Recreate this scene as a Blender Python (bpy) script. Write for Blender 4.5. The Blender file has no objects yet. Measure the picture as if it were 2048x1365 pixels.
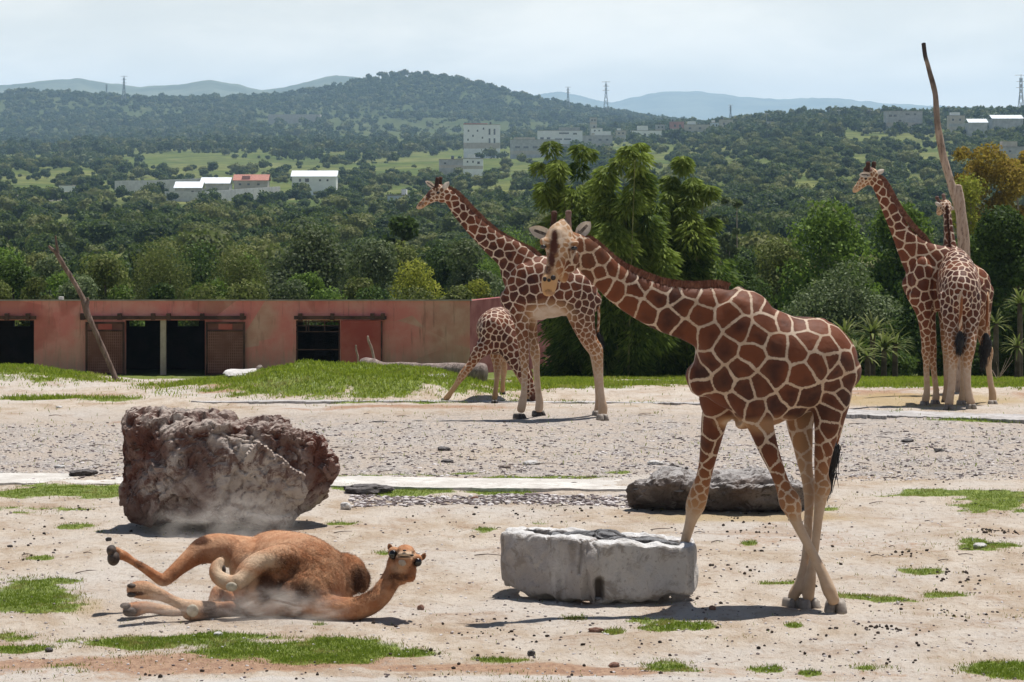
import bpy, math, random
import numpy as np
from mathutils import Vector, noise as mnoise
from mathutils.bvhtree import BVHTree

scene = bpy.context.scene
COL = scene.collection
F = 5800.0            # focal length in pixels of the 2048 px wide frame
CX, HY, EYE = 1024.0, 392.0, 3.83   # principal column, horizon row, eye height

# ------------------------------------------------------------------ camera
cam = bpy.data.cameras.new('camera')
cam.sensor_width = 36.0
cam.lens = 36.0 * F / 2048.0
cam.shift_y = -(682.5 - HY) / 2048.0
cam.clip_start = 0.5
cam.clip_end = 40000.0
cam_ob = bpy.data.objects.new('camera', cam)
COL.objects.link(cam_ob)
cam_ob.location = (0, 0, EYE)
cam_ob.rotation_euler = (math.radians(90), 0, 0)
scene.camera = cam_ob

# ------------------------------------------------------------------ light
SUN_DIR = Vector((0.20, 0.27, 1.0)).normalized()      # towards the sun: high, behind the animals, a little right
SUN_EL = math.asin(SUN_DIR.z)
SUN_AZ = math.atan2(SUN_DIR.x, SUN_DIR.y)             # from +Y towards +X
world = bpy.data.worlds.new('World')
scene.world = world
world.use_nodes = True
wn, wl = world.node_tree.nodes, world.node_tree.links
wn.clear()
w_out = wn.new('ShaderNodeOutputWorld')
w_bg = wn.new('ShaderNodeBackground')
w_bg.inputs['Strength'].default_value = 0.05
sky = wn.new('ShaderNodeTexSky')
sky.sky_type = 'NISHITA'
sky.sun_disc = False
sky.sun_elevation = SUN_EL
sky.sun_rotation = SUN_AZ
sky.air_density = 1.0
sky.dust_density = 0.6
sky.ozone_density = 1.0
tc = wn.new('ShaderNodeTexCoord')
mp = wn.new('ShaderNodeMapping')
mp.inputs['Scale'].default_value = (6.0, 6.0, 20.0)
cn = wn.new('ShaderNodeTexNoise')
cn.inputs['Scale'].default_value = 1.6
cn.inputs['Detail'].default_value = 7.0
cn.inputs['Roughness'].default_value = 0.55
cn.inputs['Distortion'].default_value = 0.3
cr = wn.new('ShaderNodeMapRange')
cr.interpolation_type = 'SMOOTHSTEP'
cr.inputs['From Min'].default_value = 0.36
cr.inputs['From Max'].default_value = 0.68
cr.inputs['To Min'].default_value = 0.72
cr.inputs['To Max'].default_value = 1.0
cm = wn.new('ShaderNodeMix')
cm.data_type = 'RGBA'
wl.new(tc.outputs['Generated'], mp.inputs['Vector'])
wl.new(mp.outputs['Vector'], cn.inputs['Vector'])
wl.new(cn.outputs['Fac'], cr.inputs['Value'])
# the thin cloud veil is thickest low down and thins out towards a clear zenith
sx = wn.new('ShaderNodeSeparateXYZ')
wl.new(tc.outputs['Generated'], sx.inputs[0])
ce = wn.new('ShaderNodeMapRange')
ce.interpolation_type = 'SMOOTHSTEP'
ce.inputs['From Min'].default_value = 0.02
ce.inputs['From Max'].default_value = 0.24
ce.inputs['To Min'].default_value = 1.0
ce.inputs['To Max'].default_value = 0.0
wl.new(sx.outputs['Z'], ce.inputs['Value'])
cf = wn.new('ShaderNodeMath')
cf.operation = 'MULTIPLY'
wl.new(cr.outputs['Result'], cf.inputs[0])
wl.new(ce.outputs['Result'], cf.inputs[1])
wl.new(cf.outputs[0], cm.inputs['Factor'])
wl.new(sky.outputs['Color'], cm.inputs['A'])
CLOUD = (24.0, 22.0, 18.8, 1)
cm.inputs['B'].default_value = CLOUD
wl.new(cm.outputs['Result'], w_bg.inputs['Color'])
wl.new(w_bg.outputs['Background'], w_out.inputs['Surface'])

sl = bpy.data.lights.new('sun', 'SUN')
sl.energy = 5.0
sl.angle = math.radians(0.53)
sl.color = (1.0, 0.96, 0.90)
sun = bpy.data.objects.new('sun', sl)
COL.objects.link(sun)
sun.location = (30, 50, 100)
sun.rotation_euler = SUN_DIR.to_track_quat('Z', 'Y').to_euler()

vs = scene.view_settings
scene.display_settings.display_device = 'sRGB'
vs.view_transform = 'Standard'
vs.look = 'None'
vs.exposure = 0.38
vs.gamma = 1.0
vs.use_curve_mapping = False
cy = scene.cycles
cy.use_denoising = True
cy.max_bounces = 6
cy.diffuse_bounces = 3
cy.glossy_bounces = 2
cy.transmission_bounces = 4
cy.transparent_max_bounces = 8
cy.volume_bounces = 1
cy.caustics_reflective = False
cy.caustics_refractive = False
try:
    cy.volume_step_rate = 2.0
    cy.volume_max_steps = 96
except Exception:
    pass

# ------------------------------------------------------------------ helpers
def P(px, py, Y):
    """world point at distance Y seen at this place of the photograph"""
    return np.array([(px - CX) / F * Y, Y, EYE - (py - HY) / F * Y])

def GY(py, z=0.0):
    return F * (EYE - z) / (py - HY)

def G(px, py, z=0.0):
    Y = GY(py, z)
    return np.array([(px - CX) / F * Y, Y, z])

def _hash(ix, iy, iz, seed):
    n = (ix.astype(np.int64) * 374761393 + iy.astype(np.int64) * 668265263 + iz.astype(np.int64) * 2147483647 + seed * 1274126177) & 0xffffffff
    n = ((n ^ (n >> 13)) * 1274126177) & 0xffffffff
    n = ((n ^ (n >> 15)) * 2246822519) & 0xffffffff
    return ((n ^ (n >> 16)) & 0xffffff).astype(np.float64) / float(0xffffff)

def vnoise(p, scale=1.0, seed=0):
    q = np.asarray(p, float) * scale
    i = np.floor(q)
    f = q - i
    f = f * f * (3 - 2 * f)
    i = i.astype(np.int64)
    r = 0
    for dx in (0, 1):
        for dy in (0, 1):
            for dz in (0, 1):
                w = (f[..., 0] if dx else 1 - f[..., 0]) * (f[..., 1] if dy else 1 - f[..., 1]) * (f[..., 2] if dz else 1 - f[..., 2])
                r = r + w * _hash(i[..., 0] + dx, i[..., 1] + dy, i[..., 2] + dz, seed)
    return r * 2 - 1

def fbm(p, scale=1.0, octaves=4, seed=0, gain=0.5):
    r, a, s = 0, 1.0, scale
    for k in range(octaves):
        r = r + a * vnoise(p, s, seed + k * 17)
        a *= gain
        s *= 2.03
    return r

def mesh_np(name, V, faces, mats=(), smooth=False, attrs=None, mi=None):
    """faces: (n,3) or (n,4) array, or a list of arrays"""
    V = np.asarray(V, dtype=np.float32).reshape(-1, 3)
    if isinstance(faces, np.ndarray):
        faces = [faces]
    faces = [np.asarray(f, dtype=np.int32) for f in faces if len(f)]
    me = bpy.data.meshes.new(name)
    me.vertices.add(len(V))
    me.vertices.foreach_set('co', V.ravel())
    flat = np.concatenate([f.ravel() for f in faces])
    tot = np.concatenate([np.full(len(f), f.shape[1], dtype=np.int32) for f in faces])
    start = np.concatenate([[0], np.cumsum(tot)[:-1]]).astype(np.int32)
    me.loops.add(len(flat))
    me.loops.foreach_set('vertex_index', flat)
    me.polygons.add(len(tot))
    me.polygons.foreach_set('loop_start', start)
    me.polygons.foreach_set('loop_total', tot)
    me.polygons.foreach_set('use_smooth', np.full(len(tot), bool(smooth)))
    for m in (mats if isinstance(mats, (list, tuple)) else [mats]):
        me.materials.append(m)
    if mi is not None:
        me.polygons.foreach_set('material_index', np.asarray(mi, dtype=np.int32))
    for k, a in (attrs or {}).items():
        a = np.asarray(a, dtype=np.float32)
        at = me.attributes.new(k, 'FLOAT', 'POINT')
        at.data.foreach_set('value', a.ravel())
    me.update(calc_edges=True)
    me.validate()
    return me

class MB:
    """collects shapes into one mesh"""
    def __init__(self):
        self.v, self.f4, self.f3, self.n = [], [], [], 0
    def add(self, V, F4=None, F3=None):
        V = np.asarray(V, float).reshape(-1, 3)
        if F4 is not None and len(F4):
            self.f4.append(np.asarray(F4) + self.n)
        if F3 is not None and len(F3):
            self.f3.append(np.asarray(F3) + self.n)
        self.v.append(V)
        self.n += len(V)
        return self
    def box(self, x0, x1, y0, y1, z0, z1, rz=0.0, c=None):
        V = np.array([[x, y, z] for z in (z0, z1) for y in (y0, y1) for x in (x0, x1)], float)
        if rz:
            c = np.array(c if c is not None else [(x0 + x1) / 2, (y0 + y1) / 2, 0])
            d = V - c
            V = np.stack([c[0] + d[:, 0] * math.cos(rz) - d[:, 1] * math.sin(rz), c[1] + d[:, 0] * math.sin(rz) + d[:, 1] * math.cos(rz), V[:, 2]], 1)
        return self.add(V, [[0, 2, 3, 1], [4, 5, 7, 6], [0, 1, 5, 4], [2, 6, 7, 3], [0, 4, 6, 2], [1, 3, 7, 5]])
    def bar(self, a, b, r, n=6, r2=None):
        V, f4, f3 = tube([(a, r, r), (b, r if r2 is None else r2, r if r2 is None else r2)], seg=n, sub=1, cap=0.25)
        return self.add(V, f4, f3)
    def faces(self):
        out = []
        if self.f4: out.append(np.concatenate(self.f4))
        if self.f3: out.append(np.concatenate(self.f3))
        return out
    def mesh(self, name, mat, smooth=False):
        return mesh_np(name, np.concatenate(self.v), self.faces(), mat, smooth)

def catmull(pts, sub):
    pts = np.asarray(pts, float)
    if sub <= 1 or len(pts) < 3:
        return pts
    out = []
    n = len(pts)
    for i in range(n - 1):
        p0, p1, p2, p3 = pts[max(i - 1, 0)], pts[i], pts[i + 1], pts[min(i + 2, n - 1)]
        for k in range(sub):
            t = k / sub
            out.append(0.5 * ((2 * p1) + (p2 - p0) * t + (2 * p0 - 5 * p1 + 4 * p2 - p3) * t * t + (3 * p1 - p0 - 3 * p2 + p3) * t ** 3))
    out.append(pts[-1])
    return np.array(out)

def tube(nodes, seg=20, sub=4, side=(0, 1, 0), cap=0.8, power=2.0, samples=False):
    """nodes: (point, in-plane radius, radius along `side`[, extra...]) -> closed tube"""
    arr = np.array([[*n[0], n[1], n[2], *(n[3:] if len(n) > 3 else [])] for n in nodes], float)
    A = catmull(arr, sub)
    A[:, 3:5] = np.maximum(A[:, 3:5], 1e-4)
    C = A[:, :3]
    T = np.gradient(C, axis=0)
    T /= np.linalg.norm(T, axis=1)[:, None] + 1e-12
    side = np.asarray(side, float)
    S = side - (T @ side)[:, None] * T
    S /= np.linalg.norm(S, axis=1)[:, None] + 1e-9
    N = np.cross(S, T)
    if cap:
        rings, ra, rb = [], [], []
        ks = (0.12, 0.45, 0.78)
        for k in ks:
            a = math.acos(1 - k) if k < 1 else 0
            m = math.sin(a)
            h = min(A[0, 3], A[0, 4]) * cap * (1 - k)
            rings.append(C[0] - T[0] * h); ra.append(A[0, 3] * m); rb.append(A[0, 4] * m)
        S0, N0 = [S[0]] * 3, [N[0]] * 3
        e_r, e_a, e_b = [], [], []
        for k in ks[::-1]:
            m = math.sin(math.acos(1 - k))
            h = min(A[-1, 3], A[-1, 4]) * cap * (1 - k)
            e_r.append(C[-1] + T[-1] * h); e_a.append(A[-1, 3] * m); e_b.append(A[-1, 4] * m)
        CC = np.vstack([rings, C, e_r])
        RA = np.concatenate([ra, A[:, 3], e_a])
        RB = np.concatenate([rb, A[:, 4], e_b])
        SS = np.vstack([S0, S, [S[-1]] * 3])
        NN = np.vstack([N0, N, [N[-1]] * 3])
    else:
        CC, RA, RB, SS, NN = C, A[:, 3], A[:, 4], S, N
    th = np.linspace(0, 2 * math.pi, seg, endpoint=False)
    c, s = np.cos(th), np.sin(th)
    e = 2.0 / power
    c = np.sign(c) * np.abs(c) ** e
    s = np.sign(s) * np.abs(s) ** e
    V = CC[:, None, :] + RA[:, None, None] * c[None, :, None] * NN[:, None, :] + RB[:, None, None] * s[None, :, None] * SS[:, None, :]
    m = len(CC)
    V = V.reshape(-1, 3)
    i = np.arange(m - 1)[:, None] * seg
    j = np.arange(seg)[None, :]
    j2 = (j + 1) % seg
    f4 = np.stack([i + j, i + j2, i + seg + j2, i + seg + j], -1).reshape(-1, 4)
    p0 = CC[0] - (T[0] * A[0, 3] * 0.02 * bool(cap))
    p1 = CC[-1] + (T[-1] * A[-1, 3] * 0.02 * bool(cap))
    V = np.vstack([V, p0, p1])
    jj = np.arange(seg)
    f3 = np.concatenate([np.stack([(jj + 1) % seg, jj, np.full(seg, m * seg)], 1),
                         np.stack([(m - 1) * seg + jj, (m - 1) * seg + (jj + 1) % seg, np.full(seg, m * seg + 1)], 1)])
    if samples:
        return V, f4, f3, A
    return V, f4, f3

_ico = {}
def ico(sub):
    if sub not in _ico:
        import bmesh
        bm = bmesh.new()
        bmesh.ops.create_icosphere(bm, subdivisions=sub, radius=1.0)
        V = np.array([v.co[:] for v in bm.verts])
        Fc = np.array([[v.index for v in f.verts] for f in bm.faces])
        bm.free()
        _ico[sub] = (V, Fc)
    return _ico[sub]

def ellipsoid(c, r, sub=3, R=None):
    V, Fc = ico(sub)
    V = V * np.asarray(r, float)
    if R is not None:
        V = V @ np.asarray(R).T
    return V + np.asarray(c, float), None, Fc

def link(o, parent=None):
    COL.objects.link(o)
    if parent is not None:
        o.parent = parent
    return o

def thing(name, label, cat, loc=(0, 0, 0), group=None, rz=0.0):
    o = bpy.data.objects.new(name, None)
    o.empty_display_size = 0.2
    COL.objects.link(o)
    o.location = [float(v) for v in loc]
    o.rotation_euler = (0, 0, rz)
    tag(o, label, cat, group)
    return o

def tag(o, label=None, cat=None, group=None, kind=None):
    if label: o['label'] = label
    if cat: o['category'] = cat
    if group: o['group'] = group
    if kind: o['kind'] = kind
    return o

def part(root, name, me, offset=True, label=None, kind=None):
    """mesh given in world coordinates becomes a child of root"""
    if offset and root is not None and root.type == 'EMPTY':
        me.transform(__import__('mathutils').Matrix.Translation(-Vector(root.location)))
    elif offset and root is not None and root.parent is not None:
        me.transform(__import__('mathutils').Matrix.Translation(-Vector(root.parent.location)))
    o = bpy.data.objects.new(name, me)
    link(o, root)
    if label: o['label'] = label
    if kind: o['kind'] = kind
    return o

def solo(name, me, label, cat, loc=None, group=None):
    """thing that is one mesh, vertices in world coordinates"""
    if loc is not None:
        me.transform(__import__('mathutils').Matrix.Translation(-Vector([float(v) for v in loc])))
    o = bpy.data.objects.new(name, me)
    if loc is not None:
        o.location = [float(v) for v in loc]
    link(o)
    return tag(o, label, cat, group)

def setting(name, me, kind='structure'):
    o = bpy.data.objects.new(name, me)
    link(o)
    o['kind'] = kind
    return o

def copy_tree(o, parent=None):
    c = o.copy()
    COL.objects.link(c)
    if parent is not None:
        c.parent = parent
    for ch in list(o.children):
        copy_tree(ch, c)
    return c

# ------------------------------------------------------------------ node helper
class NT:
    def __init__(self, name):
        self.m = bpy.data.materials.new(name)
        self.m.use_nodes = True
        self.t = self.m.node_tree
        self.n, self.l = self.t.nodes, self.t.links
        self.n.clear()
        self.out = self.n.new('ShaderNodeOutputMaterial')
    def new(self, typ, **kw):
        nd = self.n.new('ShaderNode' + typ)
        for k, v in kw.items():
            setattr(nd, k, v)
        return nd
    def set(self, sock, v):
        if isinstance(v, bpy.types.NodeSocket):
            self.l.new(v, sock)
        elif isinstance(v, (tuple, list)) and len(v) == 3 and sock.type == 'RGBA':
            sock.default_value = (*v, 1)
        else:
            sock.default_value = v
    def coord(self, which='Object'):
        return self.new('TexCoord').outputs[which]
    def pos(self):
        return self.new('NewGeometry').outputs['Position']
    def noise(self, vec, scale, detail=4, rough=0.55, dist=0.0, out='Fac', vscale=None):
        if vscale is not None:
            mpn = self.new('Mapping')
            self.l.new(vec, mpn.inputs['Vector'])
            mpn.inputs['Scale'].default_value = vscale
            vec = mpn.outputs['Vector']
        nd = self.new('TexNoise')
        self.l.new(vec, nd.inputs['Vector'])
        self.set(nd.inputs['Scale'], scale)
        nd.inputs['Detail'].default_value = detail
        nd.inputs['Roughness'].default_value = rough
        nd.inputs['Distortion'].default_value = dist
        return nd.outputs[out]
    def vor(self, vec, scale, feature='F1', out='Distance', vscale=None, rnd=1.0):
        if vscale is not None:
            mpn = self.new('Mapping')
            self.l.new(vec, mpn.inputs['Vector'])
            mpn.inputs['Scale'].default_value = vscale
            vec = mpn.outputs['Vector']
        nd = self.new('TexVoronoi')
        nd.feature = feature
        self.l.new(vec, nd.inputs['Vector'])
        nd.inputs['Scale'].default_value = scale
        nd.inputs['Randomness'].default_value = rnd
        return nd.outputs[out]
    def rng(self, v, a, b, c=0.0, d=1.0, smooth=True):
        nd = self.new('MapRange')
        nd.interpolation_type = 'SMOOTHSTEP' if smooth else 'LINEAR'
        self.set(nd.inputs['Value'], v)
        for k, x in zip(('From Min', 'From Max', 'To Min', 'To Max'), (a, b, c, d)):
            self.set(nd.inputs[k], x)
        return nd.outputs['Result']
    def math(self, op, a, b=None, clamp=False):
        nd = self.new('Math', operation=op, use_clamp=clamp)
        self.set(nd.inputs[0], a)
        if b is not None:
            self.set(nd.inputs[1], b)
        return nd.outputs[0]
    def mix(self, f, a, b, blend='MIX'):
        nd = self.new('Mix', data_type='RGBA', blend_type=blend)
        self.set(nd.inputs['Factor'], f)
        self.set(nd.inputs['A'], a)
        self.set(nd.inputs['B'], b)
        return nd.outputs['Result']
    def attr(self, name, out='Fac'):
        nd = self.new('Attribute', attribute_name=name)
        return nd.outputs[out]
    def bump(self, h, strength=0.5, dist=0.02, normal=None):
        nd = self.new('Bump')
        nd.inputs['Strength'].default_value = strength
        nd.inputs['Distance'].default_value = dist
        self.l.new(h, nd.inputs['Height'])
        if normal is not None:
            self.l.new(normal, nd.inputs['Normal'])
        return nd.outputs['Normal']
    def pbr(self, color, rough=0.85, normal=None, spec=0.3, metal=0.0, sheen=0.0):
        b = self.new('BsdfPrincipled')
        self.set(b.inputs['Base Color'], color)
        self.set(b.inputs['Roughness'], rough)
        b.inputs['Specular IOR Level'].default_value = spec
        b.inputs['Metallic'].default_value = metal
        if sheen:
            b.inputs['Sheen Weight'].default_value = sheen
            b.inputs['Sheen Roughness'].default_value = 0.4
        if normal is not None:
            self.l.new(normal, b.inputs['Normal'])
        self.l.new(b.outputs['BSDF'], self.out.inputs['Surface'])
        return self.m

def mat_simple(name, a, b, scale=3.0, rough=0.8, bump=0.3, bscale=20.0, bdist=0.01, spec=0.3, metal=0.0, vscale=None):
    t = NT(name)
    c = t.coord()
    f = t.rng(t.noise(c, scale, 5, 0.6, vscale=vscale), 0.35, 0.65)
    nrm = t.bump(t.noise(c, bscale, 5, 0.65, vscale=vscale), bump, bdist) if bump else None
    return t.pbr(t.mix(f, a, b), rough, nrm, spec, metal)
# ------------------------------------------------------------------ the land
def lerp_tab(x, xs, ys):
    return np.interp(x, xs, ys)

T_COL = np.array([-400, 0, 300, 550, 800, 1000, 1150, 1350, 1600, 2048, 2500.])
T_ROW = {   # image row of the bare ground at each distance, per column: the lie of the land beyond the paddock
    80: [749] * 11,
    110: [722] * 11,
    180: [640] * 11,
    300: [565] * 11,
    450: [505] * 11,
    620: [462, 462, 462, 462, 460, 460, 458, 456, 456, 456, 456],
    820: [428, 428, 430, 430, 425, 420, 415, 412, 408, 405, 405],
    1050: [395, 395, 400, 400, 398, 385, 378, 370, 358, 350, 350],
    1300: [368, 368, 372, 365, 365, 350, 345, 338, 315, 305, 305],
    1650: [342, 342, 342, 340, 332, 326, 318, 305, 278, 265, 262],
    2050: [315, 315, 312, 310, 306, 303, 296, 276, 252, 240, 238],
    2500: [296, 296, 294, 292, 290, 286, 278, 262, 250, 238, 236],
    2900: [296, 296, 292, 290, 284, 280, 272, 264, 268, 258, 256],
    3400: [282, 282, 272, 266, 262, 258, 260, 262, 272, 268, 266],
    3900: [246, 246, 238, 232, 236, 238, 246, 260, 272, 270, 270],
}
T_CREST_X = np.array([-400, 0, 40, 100, 200, 350, 480, 560, 620, 660, 720, 780, 840, 900, 960, 1020, 1080, 1150, 1250, 1350, 1500, 2500.])
T_CREST_4700 = np.array([186, 192, 186, 190, 197, 204, 200, 196, 190, 182, 168, 157, 151, 155, 168, 187, 203, 220, 238, 255, 275, 280.])
_KY = sorted(T_ROW)

def terrain_z(X, Y):
    X = np.asarray(X, float); Y = np.asarray(Y, float)
    px = CX + F * X / Y
    rows = [np.interp(px, T_COL, T_ROW[k]) for k in _KY]
    crest = np.interp(px, T_CREST_X, T_CREST_4700)
    keys = _KY + [4700, 5400]
    zs = [EYE - (r - HY) / F * k for r, k in zip(rows, _KY)]
    zc = EYE - (crest - HY) / F * 4700
    zs += [zc, zc - 90]
    Z = np.stack(zs, -1)
    K = np.array(keys, float)
    i = np.clip(np.searchsorted(K, Y) - 1, 0, len(K) - 2)
    t = np.clip((Y - K[i]) / (K[i + 1] - K[i]), 0, 1)
    t = t * t * (3 - 2 * t) * 0.5 + t * 0.5
    a = np.take_along_axis(Z, i[..., None], -1)[..., 0]
    b = np.take_along_axis(Z, (i + 1)[..., None], -1)[..., 0]
    z = a + (b - a) * t
    p = np.stack([X, Y, np.zeros_like(X)], -1)
    amp = np.clip((Y - 150) / 3000, 0, 1)
    z = z + amp * 5.0 * fbm(p, 1 / 260.0, 3, 5)
    return z

def near_z(X, Y):
    X = np.asarray(X, float); Y = np.asarray(Y, float)
    p = np.stack([X, Y, np.zeros_like(X)], -1)
    z = -0.80 * np.clip((Y - 58) / 15.0, 0, 1) ** 1.3
    # left mound and the central mound
    def bump(x0, y0, rx, ry, h, pw=2.0):
        d = (np.abs((X - x0) / rx) ** pw + np.abs((Y - y0) / ry) ** pw)
        return h * np.exp(-d)
    m = bump(-12.4, 60.4, 3.4, 2.4, 0.44, 3.2) + bump(-2.9, 57.4, 2.2, 2.3, 0.37, 4.0) + bump(-5.4, 57.6, 1.5, 1.8, 0.16, 2.6)
    m = m * (1 + 0.16 * fbm(p, 1.3, 3, 31))
    z = z + m
    calm = np.clip((Y - 19) / 4, 0, 1)
    z = z + 0.030 * fbm(p, 0.55, 3, 3) + 0.012 * fbm(p, 3.1, 3, 8) + 0.006 * vnoise(p, 9.0, 14)
    return z

def land(X, Y):
    X = np.asarray(X, float); Y = np.asarray(Y, float)
    t = np.clip((Y - 76) / 8.0, 0, 1)
    t = t * t * (3 - 2 * t)
    zn = near_z(X, np.minimum(Y, 90))
    zf = terrain_z(X, np.maximum(Y, 80.5))
    return zn * (1 - t) + zf * t

def land1(x, y):
    return float(land(np.array([x]), np.array([y]))[0])

# grass patches of the paddock: centre and radii as seen in the photograph (turned into ground metres), strength, colour kind
PATCH = [
    (150, 985, 190, 11, 1.0), (60, 1022, 110, 7, .45), (70, 1190, 100, 27, 1.0), (150, 1205, 45, 18, .5),
    (60, 952, 60, 5, .5), (20, 1268, 62, 10, .75), (60, 1293, 90, 7, .8), (330, 1285, 180, 12, 1.0),
    (600, 1306, 180, 22, 1.15), (470, 1292, 90, 10, 1.0), (840, 1314, 60, 6, .9), (990, 1323, 62, 5, .95),
    (690, 973, 30, 9, .9), (810, 983, 80, 9, 1.0), (1000, 981, 58, 7, 1.1), (1090, 958, 130, 3.5, .6), (800, 948, 130, 3, .5),
    (680, 1050, 34, 8, .8), (765, 1106, 22, 5, .6), (968, 1063, 20, 6, .9), (1108, 1046, 36, 4, .6), (60, 1120, 38, 4, .8),
    (160, 1050, 40, 6, .4), (40, 1350, 40, 6, .4), (140, 1338, 45, 8, .35),
    (1850, 1146, 42, 6, 1.0), (1745, 1195, 85, 6, .85), (1880, 1190, 50, 5, .85), (2005, 1340, 85, 14, 1.1), (1550, 1168, 42, 4, .7),
    (1340, 1332, 66, 12, .95), (1345, 1256, 60, 12, 1.0), (1400, 1262, 30, 8, .9), (1228, 1266, 20, 6, 1.0), (1280, 1246, 34, 6, .8),
    (1588, 1260, 15, 4, 1.0), (1495, 1283, 12, 3, .7), (1755, 1335, 50, 9, .55), (1530, 1336, 34, 6, .7), (1625, 1345, 24, 4, .7),
    (1150, 1240, 30, 6, .7), (1440, 1089, 10, 3, .5), (1498, 1088, 14, 4, .9),
    (1900, 988, 150, 5, 1.0), (1995, 1005, 75, 16, 1.0), (1975, 1098, 55, 9, .95), (1770, 983, 20, 4, .6), (1940, 1086, 28, 6, .9),
    (70, 797, 80, 4, .9), (215, 800, 60, 3.5, .7), (800, 806, 150, 2.5, .55), (1100, 803, 120, 2.2, .5), (1230, 806, 160, 2.0, .45),
    (1790, 829, 22, 3, 1.0), (1960, 843, 120, 2.5, .6), (1650, 1017, 40, 4, .6),
    (500, 1052, 40, 5, .3), (220, 1062, 30, 4, .4), (340, 1062, 60, 4, .4), (1215, 1305, 30, 3, .3), (640, 1253, 14, 3, .6),
    (1310, 830, 10, 1, .3), (1500, 800, 120, 2, .4), (1240, 950, 30, 2, .5), (1950, 775, 120, 2.5, .6),
]

def grass_mask(X, Y, Z=None, seed=0, ntex=True):
    X = np.asarray(X, float); Y = np.asarray(Y, float)
    px = CX + F * X / Y
    py = HY + F * EYE / Y
    p = np.stack([X, Y, np.zeros_like(X)], -1)
    g = np.zeros_like(X)
    for cx, cy_, rx, ry, s in PATCH:
        sel = (np.abs(px - cx) < rx * 2) & (np.abs(py - cy_) < ry * 2)
        if not sel.any():
            continue
        d = np.sqrt(((px[sel] - cx) / rx) ** 2 + ((py[sel] - cy_) / ry) ** 2)
        v = s * np.clip(1.75 - d * 1.15, 0, 1.1)
        g[sel] = np.maximum(g[sel], v)
    # strip of lawn in front of the far shrubs, and the grassy mounds
    far = np.clip((Y - 57.0) / 1.6, 0, 1) * np.clip((px - 1000) / 60, 0, 1) * (.80 + .35 * fbm(p * [1, 2.2, 1], .5, 3, 47))
    far2 = np.clip((Y - 66) / 4, 0, 1)
    lm = np.clip(1.75 - np.sqrt(((X + 12.5) / 3.8) ** 2 + ((Y - 60.2) / 2.6) ** 2) * 1.25, 0, 1.15)
    cmn = np.clip(1.9 - np.sqrt(((X + 3.3) / 3.1) ** 2 + ((Y - 57.6) / 2.7) ** 2) * 1.25, 0, 1.15)
    g = np.maximum.reduce([g, far, far2, lm, cmn])
    # bare tongues inside the far lawn
    bare = np.clip(1.4 - np.sqrt(((px - 1330) / 120) ** 2 + ((py - 742) / 7) ** 2), 0, 1) + np.clip(1.5 - np.sqrt(((px - 1500) / 200) ** 2 + ((py - 783) / 13) ** 2), 0, 1)
    g = g - bare * 0.9
    if ntex:
        g = g + np.where(Y < 53, .62, .34) * fbm(p, 1.9, 4, 41) * np.clip(g * 4, 0, 1) + 0.20 * fbm(p, 8.0, 2, 43) * np.clip(g * 4, 0, 1)
    return np.clip(g, 0, 1.3)

rows_near = np.concatenate([np.linspace(3, 18, 14), 18.4 * (86 / 18.4) ** (np.linspace(0, 1, 520)) ])
rows_far = 87 * (5400 / 87.0) ** (np.linspace(0, 1, 250))
rowsY = np.concatenate([rows_near, rows_far])
ncol = 470
ang = np.linspace(-1, 1, ncol)
ang = np.sign(ang) * (np.abs(ang) * 0.22 + np.clip(np.abs(ang) - 0.93, 0, 1) * 3.0)
YY = np.repeat(rowsY[:, None], ncol, 1)
XX = ang[None, :] * (YY + 8.0)
ZZ = land(XX, YY)
V = np.stack([XX, YY, ZZ], -1).reshape(-1, 3)
nr = len(rowsY)
i = (np.arange(nr - 1)[:, None] * ncol + np.arange(ncol - 1)[None, :]).ravel()
Fq = np.stack([i, i + 1, i + 1 + ncol, i + ncol], 1)
fx, fy = V[:, 0], V[:, 1]
gm = grass_mask(fx, fy)
pxs = CX + F * fx / fy
pys = HY + F * EYE / fy
p3 = np.stack([fx, fy, 0 * fx], -1)
# grey gravel band of the drive, brown-red wet soil patches at the bottom, straw coloured patches
gravel = np.clip((fy - 38.9) / 1.2, 0, 1) * np.clip((54.5 - fy) / 6.0, 0, 1)
gravel = gravel * np.clip(0.92 + 0.4 * fbm(p3, 0.25, 3, 77), 0, 1)
gravel = np.maximum(gravel, 0.8 * np.clip(1.3 - np.sqrt(((pxs - 1080) / 260) ** 2 + ((pys - 1000) / 14) ** 2), 0, 1))
def ell(cx, cy_, rx, ry, s=1.0):
    return s * np.clip(1.5 - np.sqrt(((pxs - cx) / rx) ** 2 + ((pys - cy_) / ry) ** 2), 0, 1)
red = np.maximum.reduce([ell(420, 1325, 420, 22, 1.0), ell(1060, 1338, 420, 10, .9), ell(1700, 1352, 700, 12, .45), ell(1200, 1345, 300, 8, .8), ell(110, 1345, 200, 20, .5), ell(1800, 792, 280, 14, .5),
                         ell(300, 788, 300, 8, .5), ell(800, 816, 400, 5, .6), ell(1600, 1100, 400, 60, .25), ell(250, 850, 80, 10, .5)])
red = np.clip(red + 0.35 * fbm(p3, 1.1, 4, 52) * np.clip(red * 3, 0, 1), 0, 1)
white = np.maximum.reduce([ell(1250, 1360, 700, 6, .9), ell(700, 1364, 500, 6, .7), ell(420, 1362, 300, 5, .6), ell(1000, 1235, 500, 45, .35), ell(640, 1180, 500, 60, .3)])
straw = np.maximum.reduce([ell(1850, 802, 220, 14, 1.0), ell(1500, 1035, 300, 14, .7), ell(1450, 1015, 120, 8, .5), ell(170, 1210, 60, 25, .6)])
ME_GROUND = mesh_np('ground', V, Fq, (), True, {'grass': gm, 'gravel': gravel, 'red': red, 'white': white, 'straw': straw})

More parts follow.
